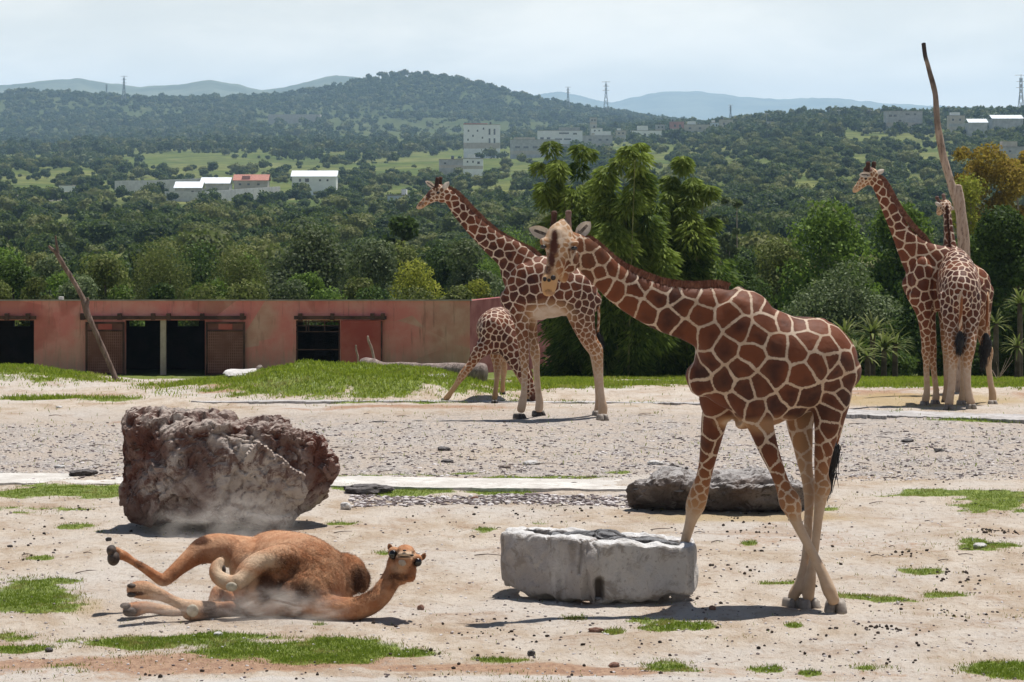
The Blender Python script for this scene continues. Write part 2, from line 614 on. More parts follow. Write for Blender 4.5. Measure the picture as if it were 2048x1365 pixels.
t = NT('ground_soil')
pos = t.pos()
sep = t.new('SeparateXYZ'); t.l.new(pos, sep.inputs[0])
n_big = t.noise(pos, 0.35, 5, 0.6)
n_mid = t.noise(pos, 2.2, 6, 0.65, vscale=(1, 0.45, 1))
n_fine = t.noise(pos, 14, 6, 0.7, vscale=(1, 0.6, 1))
n_grit = t.noise(pos, 60, 3, 0.7)
dirt = t.mix(t.rng(n_mid, 0.36, 0.64), (0.44, 0.345, 0.255), (0.575, 0.50, 0.42))
dirt = t.mix(t.rng(n_big, 0.40, 0.66), dirt, (0.56, 0.505, 0.45))
dirt = t.mix(t.rng(t.noise(pos, 0.8, 6, .7, dist=.6), .52, .66, 0, .6), dirt, (0.36, 0.245, 0.165))
dirt = t.mix(t.rng(n_fine, 0.52, 0.72, 0, 0.7), dirt, (0.27, 0.175, 0.115))
dirt = t.mix(t.rng(n_fine, 0.44, 0.26, 0, 0.5), dirt, (0.68, 0.635, 0.58))
gr_c = t.vor(pos, 26, out='Color')
gs = t.new('SeparateColor'); t.l.new(gr_c, gs.inputs[0])
gcol = t.mix(t.rng(gs.outputs[0], 0.1, 0.9, smooth=False), (0.27, 0.24, 0.22), (0.60, 0.54, 0.49))
gcol = t.mix(t.rng(t.vor(pos, 7.0, vscale=(1, .6, 1)), 0.10, 0.20, 0.7, 0.0), gcol, (0.17, 0.15, 0.15))
gcol = t.mix(t.rng(n_mid, 0.40, 0.60, 0, 0.8), gcol, (0.50, 0.42, 0.35))
col = t.mix(t.rng(t.math('ADD', t.attr('gravel'), t.math('MULTIPLY', t.math('SUBTRACT', n_mid, 0.5), 0.9)), 0.30, 0.75), dirt, gcol)
rcol = t.mix(t.rng(n_fine, 0.35, 0.65), (0.30, 0.17, 0.11), (0.46, 0.30, 0.20))
col = t.mix(t.rng(t.math('ADD', t.attr('red'), t.math('MULTIPLY', t.math('SUBTRACT', n_fine, 0.5), 0.8)), 0.30, 0.75, 0, .9), col, rcol)
col = t.mix(t.rng(t.math('ADD', t.attr('straw'), t.math('MULTIPLY', t.math('SUBTRACT', n_mid, 0.5), 0.8)), 0.35, 0.8, 0, .8), col, t.mix(n_fine, (0.34, 0.24, 0.12), (0.52, 0.40, 0.22)))
col = t.mix(t.rng(t.math('ADD', t.attr('white'), t.math('MULTIPLY', t.math('SUBTRACT', n_mid, 0.5), 0.9)), 0.40, 0.8, 0, .75), col, t.mix(n_fine, (0.50, 0.47, 0.43), (0.68, 0.64, 0.60)))
gg = t.mix(t.rng(n_fine, 0.35, 0.65), (0.10, 0.15, 0.022), (0.24, 0.30, 0.06))
gmask = t.rng(t.math('ADD', t.attr('grass'), t.math('MULTIPLY', t.math('SUBTRACT', n_fine, 0.5), 0.7)), 0.42, 0.70, 0, 0.92)
# beyond the paddock the land is meadow and scrub
far_n = t.noise(pos, 0.012, 6, 0.6)
far_f = t.noise(pos, 0.09, 5, 0.65)
mead = t.mix(t.rng(far_n, 0.38, 0.62), (0.085, 0.115, 0.025), (0.165, 0.17, 0.055))
mead = t.mix(t.rng(far_f, 0.42, 0.62, 0, 0.75), mead, (0.050, 0.068, 0.024))
mead = t.mix(t.rng(sep.outputs[1], 2300, 3600, 0, .75), mead, t.mix(t.rng(far_f, .4, .62), (0.030, 0.045, 0.020), (0.080, 0.095, 0.035)))
mead = t.mix(t.rng(t.noise(pos, 0.03, 3, 0.5), 0.66, 0.74, 0, 0.5), mead, (0.24, 0.20, 0.12))
col = t.mix(gmask, col, gg)
col = t.mix(t.rng(sep.outputs[1], 66, 84), col, mead)
hgt = t.math('ADD', t.math('MULTIPLY', n_fine, 1.0), t.math('MULTIPLY', n_grit, 0.35))
hgt = t.math('ADD', hgt, t.math('MULTIPLY', t.math('MULTIPLY', gs.outputs[1], t.attr('gravel')), 0.5))
t.pbr(col, 0.95, t.bump(hgt, 0.95, 0.07), 0.04)
M_GROUND = t.m
ME_GROUND.materials.append(M_GROUND)
GROUND = setting('ground', ME_GROUND)

# far blue hills
def far_hill(name, Y, xs, rows, depth, seed, mat):
    n = 260
    px = np.linspace(xs[0], xs[-1], n)
    rr = np.interp(px, xs, rows)
    pq = np.stack([px * 0.05, px * 0, px * 0], -1)
    rr = rr + 1.3 * fbm(pq, 1.0, 4, seed)
    prof = np.concatenate([np.linspace(-1, 0, 10), np.linspace(0, 1, 8)[1:]])
    Vs = []
    for q in prof:
        Yq = Y + q * depth
        top = EYE - (rr - HY) / F * Y
        z = top * (1 - np.abs(q) ** 1.4) + 20 * abs(q) * fbm(np.stack([px * .02, px * 0 + q * 3, px * 0], -1), 1.0, 3, seed + 3) - 30 * abs(q)
        Vs.append(np.stack([(px - CX) / F * Yq, np.full(n, Yq), z], -1))
    V = np.concatenate(Vs)
    k = (np.arange(len(prof) - 1)[:, None] * n + np.arange(n - 1)[None, :]).ravel()
    return setting(name, mesh_np(name, V, np.stack([k, k + 1, k + 1 + n, k + n], 1), mat, True))

t = NT('far_hill_scrub')
pos = t.pos()
c = t.mix(t.rng(t.noise(pos, 0.006, 6, 0.65), 0.4, 0.6), (0.10, 0.12, 0.09), (0.16, 0.18, 0.13))
t.pbr(c, 1.0, None, 0.0)
M_FARHILL = t.m
far_hill('hills', 8200, [-700, -100, 0, 50, 100, 150, 210, 280, 340, 380, 420, 460, 520, 560, 600, 640, 670, 720, 800, 900, 1000],
         [190, 175, 171, 168, 161, 157, 166, 173, 171, 165, 160, 166, 180, 176, 168, 156, 152, 156, 170, 200, 230], 1500, 3, M_FARHILL)
far_hill('hills', 13500, [900, 1040, 1085, 1120, 1150, 1190, 1225, 1260, 1300, 1350, 1400, 1440, 1480, 1560, 1620, 1680, 1760, 1850, 1950, 2048, 2300, 2700],
         [230, 196, 186, 184, 189, 200, 206, 196, 187, 183, 184, 188, 193, 199, 195, 198, 206, 211, 216, 221, 225, 220], 2500, 9, M_FARHILL)

# the air
def make_haze():
    mb = MB().box(-4200, 4200, -30, 16500, -25, 620)
    t = NT('hazy_air')
    pv = t.new('VolumePrincipled')
    pv.inputs['Color'].default_value = (0.50, 0.73, 1.0, 1)
    pv.inputs['Density'].default_value = HAZE_DENSITY
    pv.inputs['Anisotropy'].default_value = 0.0
    t.l.new(pv.outputs['Volume'], t.out.inputs['Volume'])
    return setting('haze', mb.mesh('haze', t.m), 'stuff')
HAZE_DENSITY = 0.9e-4
HAZE = make_haze()
# ------------------------------------------------------------------ animal skins
def coat_material(name, patch=(0.092, 0.031, 0.016), patch2=(0.030, 0.012, 0.010), cream=(0.48, 0.375, 0.285), tan=(0.44, 0.26, 0.125)):
    t = NT(name)
    c = t.coord()
    nf = t.noise(c, 55, 3, 0.7)
    nm = t.noise(c, 6, 4, 0.6)
    e = t.math('ADD', t.attr('pat'), t.math('MULTIPLY', t.math('SUBTRACT', nf, 0.5), 0.030))
    m = t.rng(e, -0.0025, 0.0035)
    pc = t.mix(t.attr('tone'), patch, patch2)
    # centre of a patch is darker, its edge redder
    pc = t.mix(t.rng(t.attr('pat'), 0.012, 0.060, 0, 0.70), pc, patch2)
    pc = t.mix(t.rng(nm, 0.4, 0.7, 0, .25), pc, (0.19, 0.075, 0.035))
    pc = t.mix(t.rng(t.attr('warm'), 0, .25, 0, .7), pc, (0.27, 0.085, 0.024))
    pc = t.mix(t.rng(t.noise(c, 2.2, 3, .5), .42, .62, 0, .6), pc, (0.175, 0.052, 0.020))
    pc = t.mix(t.attr('fade'), pc, tan)
    base = t.mix(t.rng(nm, 0.35, 0.7), cream, tuple(v * k for v, k in zip(cream, (0.82, 0.76, 0.70))))
    base = t.mix(t.attr('warm'), base, tan)
    col = t.mix(t.math('MULTIPLY', m, t.rng(t.attr('fade'), 0.55, 1.0, 1.0, 0.0)), base, pc)
    col = t.mix(t.rng(t.math('ADD', t.attr('dark'), t.math('MULTIPLY', t.math('SUBTRACT', nf, 0.5), 0.9)), 0.2, 0.9), col, (0.070, 0.024, 0.016))
    h = t.noise(c, 160, 2, 0.6)
    h2 = t.noise(c, 9, 3, 0.5)
    nrm = t.bump(h, 0.35, 0.004)
    nrm = t.bump(h2, 0.35, 0.03, nrm)
    return t.pbr(col, 0.6, nrm, 0.14)

M_COAT_A = coat_material('reticulated_coat_brown')
M_COAT_B = coat_material('reticulated_coat_dark', (0.085, 0.024, 0.014), (0.040, 0.013, 0.010), (0.54, 0.43, 0.34))
M_COAT_C = coat_material('reticulated_coat_red', (0.130, 0.036, 0.018), (0.075, 0.022, 0.014), (0.58, 0.45, 0.33))
M_HOOF = mat_simple('hoof_horn', (0.16, 0.13, 0.11), (0.30, 0.26, 0.22), 8, 0.55, 0.3, 40, 0.003)
M_HOOFD = mat_simple('hoof_horn_dark', (0.03, 0.025, 0.022), (0.07, 0.055, 0.045), 8, 0.5, 0.3, 40, 0.003)
M_TUFT = mat_simple('black_tail_hair', (0.006, 0.005, 0.005), (0.014, 0.011, 0.010), 12, 0.6, 0.6, 60, 0.01, vscale=(1, 1, .2))
M_MANE = mat_simple('red_brown_mane_hair', (0.13, 0.050, 0.032), (0.24, 0.11, 0.07), 14, 0.8, 0.5, 60, 0.01)
M_HORN = mat_simple('furry_horn', (0.10, 0.055, 0.045), (0.20, 0.13, 0.11), 10, 0.85, 0.5, 50, 0.004)
M_HORND = mat_simple('dark_furry_horn', (0.035, 0.016, 0.012), (0.08, 0.035, 0.022), 10, 0.85, 0.5, 50, 0.004)
M_EAR = mat_simple('pale_ear_fur', (0.44, 0.38, 0.32), (0.60, 0.53, 0.45), 12, 0.9, 0.4, 50, 0.004)
M_EARIN = mat_simple('dark_inner_ear_fur', (0.05, 0.04, 0.035), (0.22, 0.18, 0.15), 14, 0.9, 0.4, 50, 0.004)
M_EYE = mat_simple('dark_wet_eye', (0.004, 0.003, 0.003), (0.010, 0.006, 0.004), 4, 0.12, 0, spec=0.6)
M_NOSTRIL = mat_simple('dark_nostril', (0.010, 0.006, 0.006), (0.02, 0.012, 0.01), 4, 0.5, 0)
M_MUZZLE = mat_simple('tan_muzzle', (0.30, 0.17, 0.09), (0.42, 0.27, 0.16), 9, 0.6, 0.3, 50, 0.003)

class Animal:
    """limbs laid out as seen in the photograph at their own distances, merged into one skin"""
    def __init__(self, Y0):
        self.Y0 = Y0
        self.mb = MB()
        self.warp = None
        self.s = []          # samples: point, radius, patch size, fade, warm
    def pt(self, px, py, dd):
        if dd is None:
            return G(px, py)
        return P(px, py, self.Y0 + (self.warp(px, py, dd) if self.warp else dd))
    def chain(self, nodes, ps=(.2, .2), fade=(0, 0), warm=(0, 0), ratio=1.0, side=(0, 1, 0), seg=24, power=2.0, cap=0.8, sub=5, paint=True):
        """nodes: px, py, half thickness px, dd[, depth radius in metres]"""
        N = []
        for nd in nodes:
            px, py, h, dd = nd[:4]
            p = self.pt(px, py, dd)
            ra = h / F * p[1]
            rb = nd[4] if len(nd) > 4 else ra * ratio
            N.append((p, ra, rb))
        V, f4, f3, A = tube(N, seg=seg, sub=sub, side=side, cap=cap, power=power, samples=True)
        self.mb.add(V, f4, f3)
        if paint:
            u = np.linspace(0, 1, len(A))
            for k in range(len(A)):
                self.s.append((A[k, 0], A[k, 1], A[k, 2], max(A[k, 3], 0.02), np.interp(u[k], np.linspace(0, 1, len(ps)), ps),
                               np.interp(u[k], np.linspace(0, 1, len(fade)), fade), np.interp(u[k], np.linspace(0, 1, len(warm)), warm)))
        return A
    def blob(self, px, py, dd, r):
        """r: radii in metres x,y,z"""
        V, _, f3 = ellipsoid(self.pt(px, py, dd), r, 3)
        self.mb.add(V, None, f3)
    def skin(self, voxel=0.014, smooth=8):
        me = self.mb.mesh('tmp', M_HOOF)
        ob = bpy.data.objects.new('tmp', me)
        COL.objects.link(ob)
        r = ob.modifiers.new('r', 'REMESH'); r.mode = 'VOXEL'; r.voxel_size = voxel; r.use_smooth_shade = True
        s = ob.modifiers.new('s', 'SMOOTH'); s.factor = 0.5; s.iterations = smooth
        dg = bpy.context.evaluated_depsgraph_get()
        dg.update()
        ev = ob.evaluated_get(dg)
        out = bpy.data.meshes.new_from_object(ev, depsgraph=dg)
        bpy.data.objects.remove(ob)
        bpy.data.meshes.remove(me)
        out.materials.clear()
        for p in out.polygons:
            p.use_smooth = True
        self.me = out
        n = len(out.vertices)
        co = np.empty(n * 3, dtype=np.float32)
        out.vertices.foreach_get('co', co)
        self.V = co.reshape(-1, 3).astype(float)
        nv = np.empty(n * 3, dtype=np.float32)
        out.vertices.foreach_get('normal', nv)
        self.NV = nv.reshape(-1, 3)
        return out
    def relax_fields(self):
        S = np.array(self.s)
        V = self.V
        ps = np.empty(len(V)); fd = np.empty(len(V)); wm = np.empty(len(V))
        for a in range(0, len(V), 8000):
            d = np.linalg.norm(V[a:a + 8000, None, :] - S[None, :, :3], axis=2) / S[None, :, 3]
            w = 1.0 / (d ** 6 + 1e-3)
            w /= w.sum(1, keepdims=True)
            ps[a:a + 8000] = w @ S[:, 4]
            fd[a:a + 8000] = w @ S[:, 5]
            wm[a:a + 8000] = w @ S[:, 6]
        return ps, fd, wm
    def coat(self, lw=0.016, seeds_px=(), seed=1, dark=(), extra_fade=(), stretch=1.0):
        """Voronoi cells grown over the skin, denser where the animal's own patches are smaller"""
        V = self.V
        ps, fd, wm = self.relax_fields()
        rs = np.random.RandomState(seed)
        S, R = [], []
        if len(seeds_px):
            bvh = BVHTree.FromPolygons([Vector(v) for v in V], [tuple(p.vertices) for p in self.me.polygons])
            eye = Vector((0, 0, EYE))
            for sx, sy in seeds_px:
                d = Vector(P(sx, sy, 10.0)) - eye
                hit = bvh.ray_cast(eye, d.normalized())
                if hit[0] is not None:
                    S.append(np.array(hit[0])); R.append(None)
        S = [s for s in S]
        hand = len(S)
        order = rs.permutation(len(V))[:9000]
        Sarr = np.array(S) if hand else np.zeros((0, 3))
        Rarr = np.zeros(hand)
        for k in range(hand):
            j = np.argmin(((V - S[k]) ** 2).sum(1))
            Rarr[k] = ps[j]
        for j in order:
            r = ps[j]
            if len(Sarr):
                d = np.sqrt(((Sarr - V[j]) ** 2).sum(1))
                lim = 0.42 * (Rarr + r)
                lim[:hand] = 0.55 * (Rarr[:hand] + r)
                if (d < lim).any():
                    continue
            Sarr = np.vstack([Sarr, V[j]])
            Rarr = np.append(Rarr, r)
        n = len(Sarr)
        Wj = V + 0.016 * np.stack([vnoise(V, 9, 5), vnoise(V, 9, 6), vnoise(V, 9, 7)], 1)
        pat = np.empty(len(V)); cell = np.empty(len(V), dtype=int)
        K = min(6, n)
        for a in range(0, len(V), 8000):
            q = Wj[a:a + 8000]
            D = ((q[:, None, :] - Sarr[None]) ** 2).sum(2)
            idx = np.argpartition(D, K - 1, axis=1)[:, :K]
            dd = np.take_along_axis(D, idx, 1)
            o = np.argsort(dd, axis=1)
            idx = np.take_along_axis(idx, o, 1); dd = np.take_along_axis(dd, o, 1)
            s0 = Sarr[idx[:, 0]]
            best = np.full(len(q), 9.0)
            acc = 0
            for k in range(1, K):
                sk = Sarr[idx[:, k]]
                L = np.linalg.norm(sk - s0, axis=1) + 1e-9
                b = (dd[:, k] - dd[:, 0]) / (2 * L)
                acc = acc + np.exp(-b / 0.0055)
            best = -0.0055 * np.log(acc + 1e-12)
            pat[a:a + 8000] = best
            cell[a:a + 8000] = idx[:, 0]
        lwv = lw * np.clip(ps / 0.2, 0.45, 1.1) ** 0.6
        tone = rs.rand(n)[cell]
        dk = np.zeros(len(V))
        for (px, py, dd_, rx, ry, s) in dark:      # dark smudges of the face, radii in px
            c = self.pt(px, py, dd_)
            k = F / c[1]
            u = (V[:, 0] - c[0]) * k / rx; w_ = (V[:, 2] - c[2]) * k / ry
            d = np.sqrt(u * u + w_ * w_)
            front = self.NV[:, 1] < 0.25
            dk = np.maximum(dk, s * np.clip(1.5 - d, 0, 1) * front)
        for (px, py, dd_, rx, ry, f, w2) in extra_fade:
            c = self.pt(px, py, dd_)
            k = F / c[1]
            d = np.sqrt(((V[:, 0] - c[0]) * k / rx) ** 2 + ((V[:, 2] - c[2]) * k / ry) ** 2)
            m = np.clip(1.6 - d, 0, 1)
            fd = np.maximum(fd, f * m) if f >= 0 else fd * (1 - m)
            wm = np.maximum(wm, w2 * m)
        for k, v in (('pat', pat - lwv), ('tone', tone * 0.8), ('fade', np.clip(fd, 0, 1)), ('warm', np.clip(wm, 0, 1)), ('dark', dk)):
            at = self.me.attributes.new(k, 'FLOAT', 'POINT')
            at.data.foreach_set('value', np.asarray(v, dtype=np.float32))

def hoof(root, A, px, py, wpx, hpx, mat=None, dd=None, yaw=0.0, depth=1.5):
    """cloven hoof: two rounded toes standing on the ground"""
    g = A.pt(px, py, dd) if dd is not None else G(px, py)
    k = g[1] / F
    w, h = wpx * k, hpx * k
    mb = MB()
    z0 = land1(g[0], g[1]) - 0.01
    for s in (-1, 1):
        cx = s * w * 0.27
        prof = [(0.0, 0.27, 0.62), (0.35, 0.265, 0.58), (0.75, 0.24, 0.52), (1.0, 0.20, 0.42)]
        rings = []
        for (u, ax, ay) in prof:
            th = np.linspace(0, 2 * math.pi, 12, endpoint=False)
            ex, ey = np.cos(th), np.sin(th)
            x = cx * (1 - 0.25 * u) + ax * w * np.sign(ex) * np.abs(ex) ** 0.8
            y = ay * w * depth * 0.6 * np.sign(ey) * np.abs(ey) ** 0.9 - (1 - u) * 0.12 * w
            ca, sa = math.cos(yaw), math.sin(yaw)
            rings.append(np.stack([g[0] + x * ca - y * sa, g[1] + x * sa + y * ca, np.full(12, z0 + u * h)], 1))
        V = np.vstack(rings + [rings[0].mean(0)[None], rings[-1].mean(0)[None]])
        m = len(prof)
        f4 = [[a * 12 + b, a * 12 + (b + 1) % 12, (a + 1) * 12 + (b + 1) % 12, (a + 1) * 12 + b] for a in range(m - 1) for b in range(12)]
        f3 = [[(b + 1) % 12, b, m * 12] for b in range(12)] + [[(m - 1) * 12 + b, (m - 1) * 12 + (b + 1) % 12, m * 12 + 1] for b in range(12)]
        mb.add(V, f4, f3)
    return part(root, 'hoof', mb.mesh('hoof', mat or M_HOOF, True))

def ear(root, A, base, tip, wpx, dd0, dd1, open_front=True, mat=None):
    """cupped leaf-shaped ear with thickness; the inside is darker"""
    b = A.pt(*base, dd0); q = A.pt(*tip, dd1)
    ax = q - b; L = np.linalg.norm(ax); ax /= L
    w = wpx / F * b[1]
    fr = np.array([0, -1.0, 0]) if open_front else np.array([0, 1.0, 0])
    fr = fr - (fr @ ax) * ax; fr /= np.linalg.norm(fr)
    sd = np.cross(ax, fr)
    us = np.array([0, .12, .28, .45, .62, .78, .9, 1.0])
    ws = np.array([.42, .72, .95, 1.0, .93, .72, .42, .06])
    vs_ = np.linspace(-1, 1, 9)
    outer = []; inner = []
    for u, ww in zip(us, ws):
        for v in vs_:
            p = b + ax * L * u + sd * w * ww * v
            cup = -(1 - v * v) * w * 0.55 * ww * (1 - 0.5 * u)
            outer.append(p + fr * (cup - 0.012))
            inner.append(p + fr * cup)
    n = len(vs_); m = len(us)
    idx = lambda i, j: i * n + j
    fi = [[idx(i, j), idx(i, j + 1), idx(i + 1, j + 1), idx(i + 1, j)] for i in range(m - 1) for j in range(n - 1)]
    fo = [[a + m * n for a in f[::-1]] for f in fi]
    rim = []
    for i in range(m - 1):
        for j in (0, n - 1):
            rim.append([idx(i, j), idx(i + 1, j), idx(i + 1, j) + m * n, idx(i, j) + m * n])
    mi = []
    for i in range(m - 1):
        for j in range(n - 1):
            mi.append(1 if (j in (3, 4) and i < 5) or (j == 2 and i < 2) else 0)
    mi += [0] * (len(fo) + len(rim))
    return part(root, 'ear', mesh_np('ear', np.array(inner + outer), np.array(fi + fo + rim), [mat or M_EAR, M_EARIN], True, mi=mi))

def horn(root, A, nodes, mat):
    N = []
    for px, py, h, dd in nodes:
        p = A.pt(px, py, dd)
        N.append((p, h / F * p[1], h / F * p[1]))
    V, f4, f3 = tube(N, 12, 4, cap=0.9)
    return part(root, 'horn', MB().add(V, f4, f3).mesh('horn', mat, True))

def bead(root, name, A, px, py, dd, r, mat):
    V, _, f3 = ellipsoid(A.pt(px, py, dd), r, 2)
    return part(root, name, MB().add(V, None, f3).mesh(name, mat, True))

def mane(root, A, line, length, n=900, seed=3, mat=None, lean=(0, 0, 1)):
    """stiff upright hair along the crest of the neck"""
    rs = np.random.RandomState(seed)
    pts = catmull([A.pt(*q) for q in line], 12)
    T = np.gradient(pts, axis=0); T /= np.linalg.norm(T, axis=1)[:, None]
    V = []
    for k in range(n):
        u = rs.rand() * (len(pts) - 1.001)
        i = int(u); f = u - i
        p = pts[i] * (1 - f) + pts[i + 1] * f
        t = T[i]
        up = np.array(lean, float); up = up - (up @ t) * t; up /= np.linalg.norm(up)
        sd = np.cross(t, up)
        v_ = u / len(pts)
        l = length * (0.65 + 0.5 * rs.rand()) * min(1, 6 * v_ + .45, 6 * (1 - v_) + .25)
        p = p + sd * rs.randn() * 0.012 + up * (-0.03)
        w = t * 0.007 + sd * rs.randn() * 0.004
        tip = p + up * (l + 0.03) + t * rs.randn() * 0.02 + sd * rs.randn() * 0.012
        V += [p - w, p + w, tip + w * 0.3, tip - w * 0.3]
    F4 = np.arange(len(V)).reshape(-1, 4)
    return part(root, 'mane', mesh_np('mane', V, F4, mat or M_MANE), kind='stuff')

def tail(root, A, nodes, tuft, coatmat, seed=1):
    N = []
    for px, py, h, dd in nodes:
        p = A.pt(px, py, dd)
        N.append((p, h / F * p[1], h / F * p[1]))
    V, f4, f3 = tube(N, 10, 4)
    me = MB().add(V, f4, f3).mesh('tail', coatmat, True)
    nV = len(me.vertices)
    co = np.empty(nV * 3, dtype=np.float32); me.vertices.foreach_get('co', co); co = co.reshape(-1, 3)
    z = co[:, 2]
    at = me.attributes.new('pat', 'FLOAT', 'POINT'); at.data.foreach_set('value', (0.02 * np.sin(z * 60 + 2 * np.sin(co[:, 0] * 40))).astype(np.float32))
    for nm, v in (('fade', 0.1), ('tone', 0.3), ('warm', 0.3), ('dark', 0.0)):
        at = me.attributes.new(nm, 'FLOAT', 'POINT'); at.data.foreach_set('value', np.full(nV, v, dtype=np.float32))
    tl = part(root, 'tail', me)
    rs = np.random.RandomState(seed)
    N = []
    for px, py, h, dd in tuft:
        p = A.pt(px, py, dd)
        N.append((p, h / F * p[1], h / F * p[1]))
    V, f4, f3 = tube(N, 12, 4)
    V = V + 0.012 * np.stack([vnoise(V, 30, 1), vnoise(V, 30, 2), vnoise(V, 12, 3)], 1)
    mb = MB().add(V, f4, f3)
    p0, p1 = N[0][0], N[-1][0]
    r = max(n[1] for n in N)
    H = []
    for k in range(260):
        u = rs.rand()
        p = p0 + (p1 - p0) * u + np.array([rs.randn(), rs.randn(), 0]) * r * 0.6
        q = p + (p1 - p0) * (0.25 + 0.2 * rs.rand()) + np.array([rs.randn(), rs.randn(), 0]) * r * 0.35
        w = np.array([0.005, 0.003 * rs.randn(), 0])
        H += [p - w, p + w, q + w * .3, q - w * .3]
    mb.add(H, np.arange(len(H)).reshape(-1, 4))
    me2 = mb.mesh('tuft', M_TUFT, False)
    me2.transform(__import__('mathutils').Matrix.Translation(-Vector(root.location)))
    o = bpy.data.objects.new('tuft', me2); link(o, tl)
    return tl

def finish(A, root, mat, name='body'):
    A.me.name = name
    A.me.materials.append(mat)
    return part(root, name, A.me)

# ------------------------------------------------------------------ the big giraffe in front
def giraffe_front():
    A = Animal(27.1)
    def warp(px, py, dd):
        t = min(max((1450 - px) / 290.0, 0), 1)
        return dd + (0.38 * t * t * (3 - 2 * t) if py < 725 else 0)
    A.warp = warp
    # trunk
    A.chain([(1400, 760, 36, -.12, .17), (1428, 748, 84, -.12, .25), (1456, 728, 119, -.1, .31), (1482, 719, 141, -.08, .35), (1526, 726, 113, -.04, .39), (1578, 731, 101, 0, .41),
             (1636, 727, 90, .03, .37), (1668, 735, 66, .05, .30), (1688, 750, 40, .06, .22)], ps=(.19, .22, .24, .24, .22, .20, .16), seg=32)
    # neck, towards the head
    A.chain([(1474, 686, 82, -.08, .20), (1450, 660, 80, -.1, .19), (1425, 641, 69, -.13, .155), (1381, 629, 55, -.2, .125), (1331, 617, 48, -.28, .108), (1281, 596, 42, -.37, .098), (1240, 572, 37, -.45, .09),
             (1212, 549, 33, -.52, .085), (1184, 521, 33, -.58, .085), (1160, 500, 30, -.63, .085), (1138, 488, 26, -.68, .085)], ps=(.23, .22, .20, .185, .175, .16, .15, .13, .11, .08), fade=(0, 0, 0, 0, .0, .0, .05, .1), seg=28, cap=.3)
    # shoulder and haunch masses
    A.blob(1473, 692, -.25, (.24, .12, .46))
    A.blob(1500, 775, -.28, (.22, .13, .30))
    A.blob(1440, 790, .08, (.20, .17, .28))
    A.blob(1650, 742, -.10, (.17, .13, .31))
    A.blob(1478, 600, -.09, (.09, .05, .13))

    A.blob(1525, 788, -.03, (.36, .33, .31)); A.blob(1575, 782, .0, (.26, .30, .28))
    A.blob(1640, 655, .02, (.10, .14, .09))
    # near front leg, striding across
    lf = dict(ps=(.17, .12, .085, .07, .06, .06), fade=(0, 0, .0, .25, .95, 1, 1, 1), warm=(0, .08, .2, .25, .2, .5))
    A.chain([(1490, 765, 50, -.24, .16), (1507, 810, 40, -.28, .13), (1521, 850, 27, -.31, .10), (1536, 896, 20.5, -.36), (1553, 938, 16, -.41), (1566, 972, 15.5, -.45), (1579, 1002, 22, -.48), (1586, 1021, 18.5, -.49), (1592, 1042, 12, -.51),
             (1611, 1080, 10, -.54), (1629, 1115, 10.2, -.57), (1646, 1150, 11.5, -.60), (1657, 1178, 14, -.62), (1664, 1193, 13, -.63), (1667, 1202, 12.5, -.63)], **lf)
    # far front leg, planted behind the trough
    A.chain([(1452, 790, 42, .10, .15), (1432, 830, 29, .15, .12), (1424, 868, 23, .22), (1415, 920, 17, .34), (1407, 956, 15.5, .42), (1397, 990, 19.5, .50), (1390, 1014, 19.5, .56), (1382, 1042, 12, .62),
             (1371, 1080, 10, .70), (1360, 1115, 9.5, .78), (1350, 1145, 11, .85), (1345, 1165, 12, .9)], **lf)
    # hind legs
    hf = dict(ps=(.15, .11, .085, .07, .06, .06), fade=(0, 0, .05, .5, .95, 1, 1, 1), warm=(0, .1, .2, .25, .2, .4))
    A.chain([(1655, 735, 54, -.02, .18), (1662, 790, 42, -.06, .15), (1657, 845, 30, -.10, .12), (1650, 885, 21.5, -.12), (1645, 921, 17, -.13), (1643, 949, 14.5, -.14), (1645, 975, 17.5, -.15), (1641, 1000, 13, -.16), (1636, 1040, 9.8, -.17),
             (1630, 1096, 8.8, -.18), (1624, 1132, 9.3, -.19), (1620, 1165, 12, -.20), (1617, 1186, 12.5, -.2), (1617, 1196, 12, -.2)], **hf)
    A.chain([(1625, 740, 50, .14, .17), (1606, 800, 38, .16, .14), (1600, 845, 28, .15, .12), (1605, 885, 21, .12), (1609, 921, 16, .08), (1614, 950, 13, .05), (1619, 982, 13, .02), (1618, 1015, 9.8, -.02),
             (1615, 1079, 9, -.07), (1609, 1132, 9.5, -.10), (1600, 1168, 12, -.12), (1590, 1186, 12, -.13), (1586, 1195, 11.5, -.13)], ps=(.15, .1, .08), fade=(.5, .75, .8, .9, 1), warm=(0, .05, .15, .3))
    # head: skull, bridge of the nose, muzzle
    hd = dict(ps=(.06, .055, .06, .06, .05), seg=28, sub=5, paint=True)
    A.chain([(1127, 447, 11, -.66, .075), (1124, 458, 21, -.68, .105), (1120, 473, 28, -.72, .12), (1118, 490, 30.5, -.76, .12), (1117, 508, 25, -.80, .112), (1113, 526, 20.5, -.84, .10), (1106, 544, 16.5, -.87, .085), (1100, 558, 16.5, -.89, .08),
             (1098, 572, 16, -.90, .075), (1097, 584, 13, -.90, .06)], fade=(.8, .6, .5, .45, .5, .8, 1, 1), warm=(0, 0, 0, 0, .2, .8, 1, 1), power=2.2, **hd)
    A.blob(1139, 520, -.74, (.09, .085, .13))      # cheek and jaw
    A.blob(1127, 546, -.80, (.055, .055, .10))
    A.blob(1148, 487, -.80, (.05, .06, .035))       # brow ridges
    A.blob(1088, 484, -.80, (.045, .06, .04))
    A.blob(1115, 470, -.80, (.055, .06, .075))      # bump of the forehead
    A.blob(1089, 558, -.95, (.027, .03, .026))
    A.blob(1107, 556, -.95, (.030, .03, .028))
    A.skin(0.0125, 11)
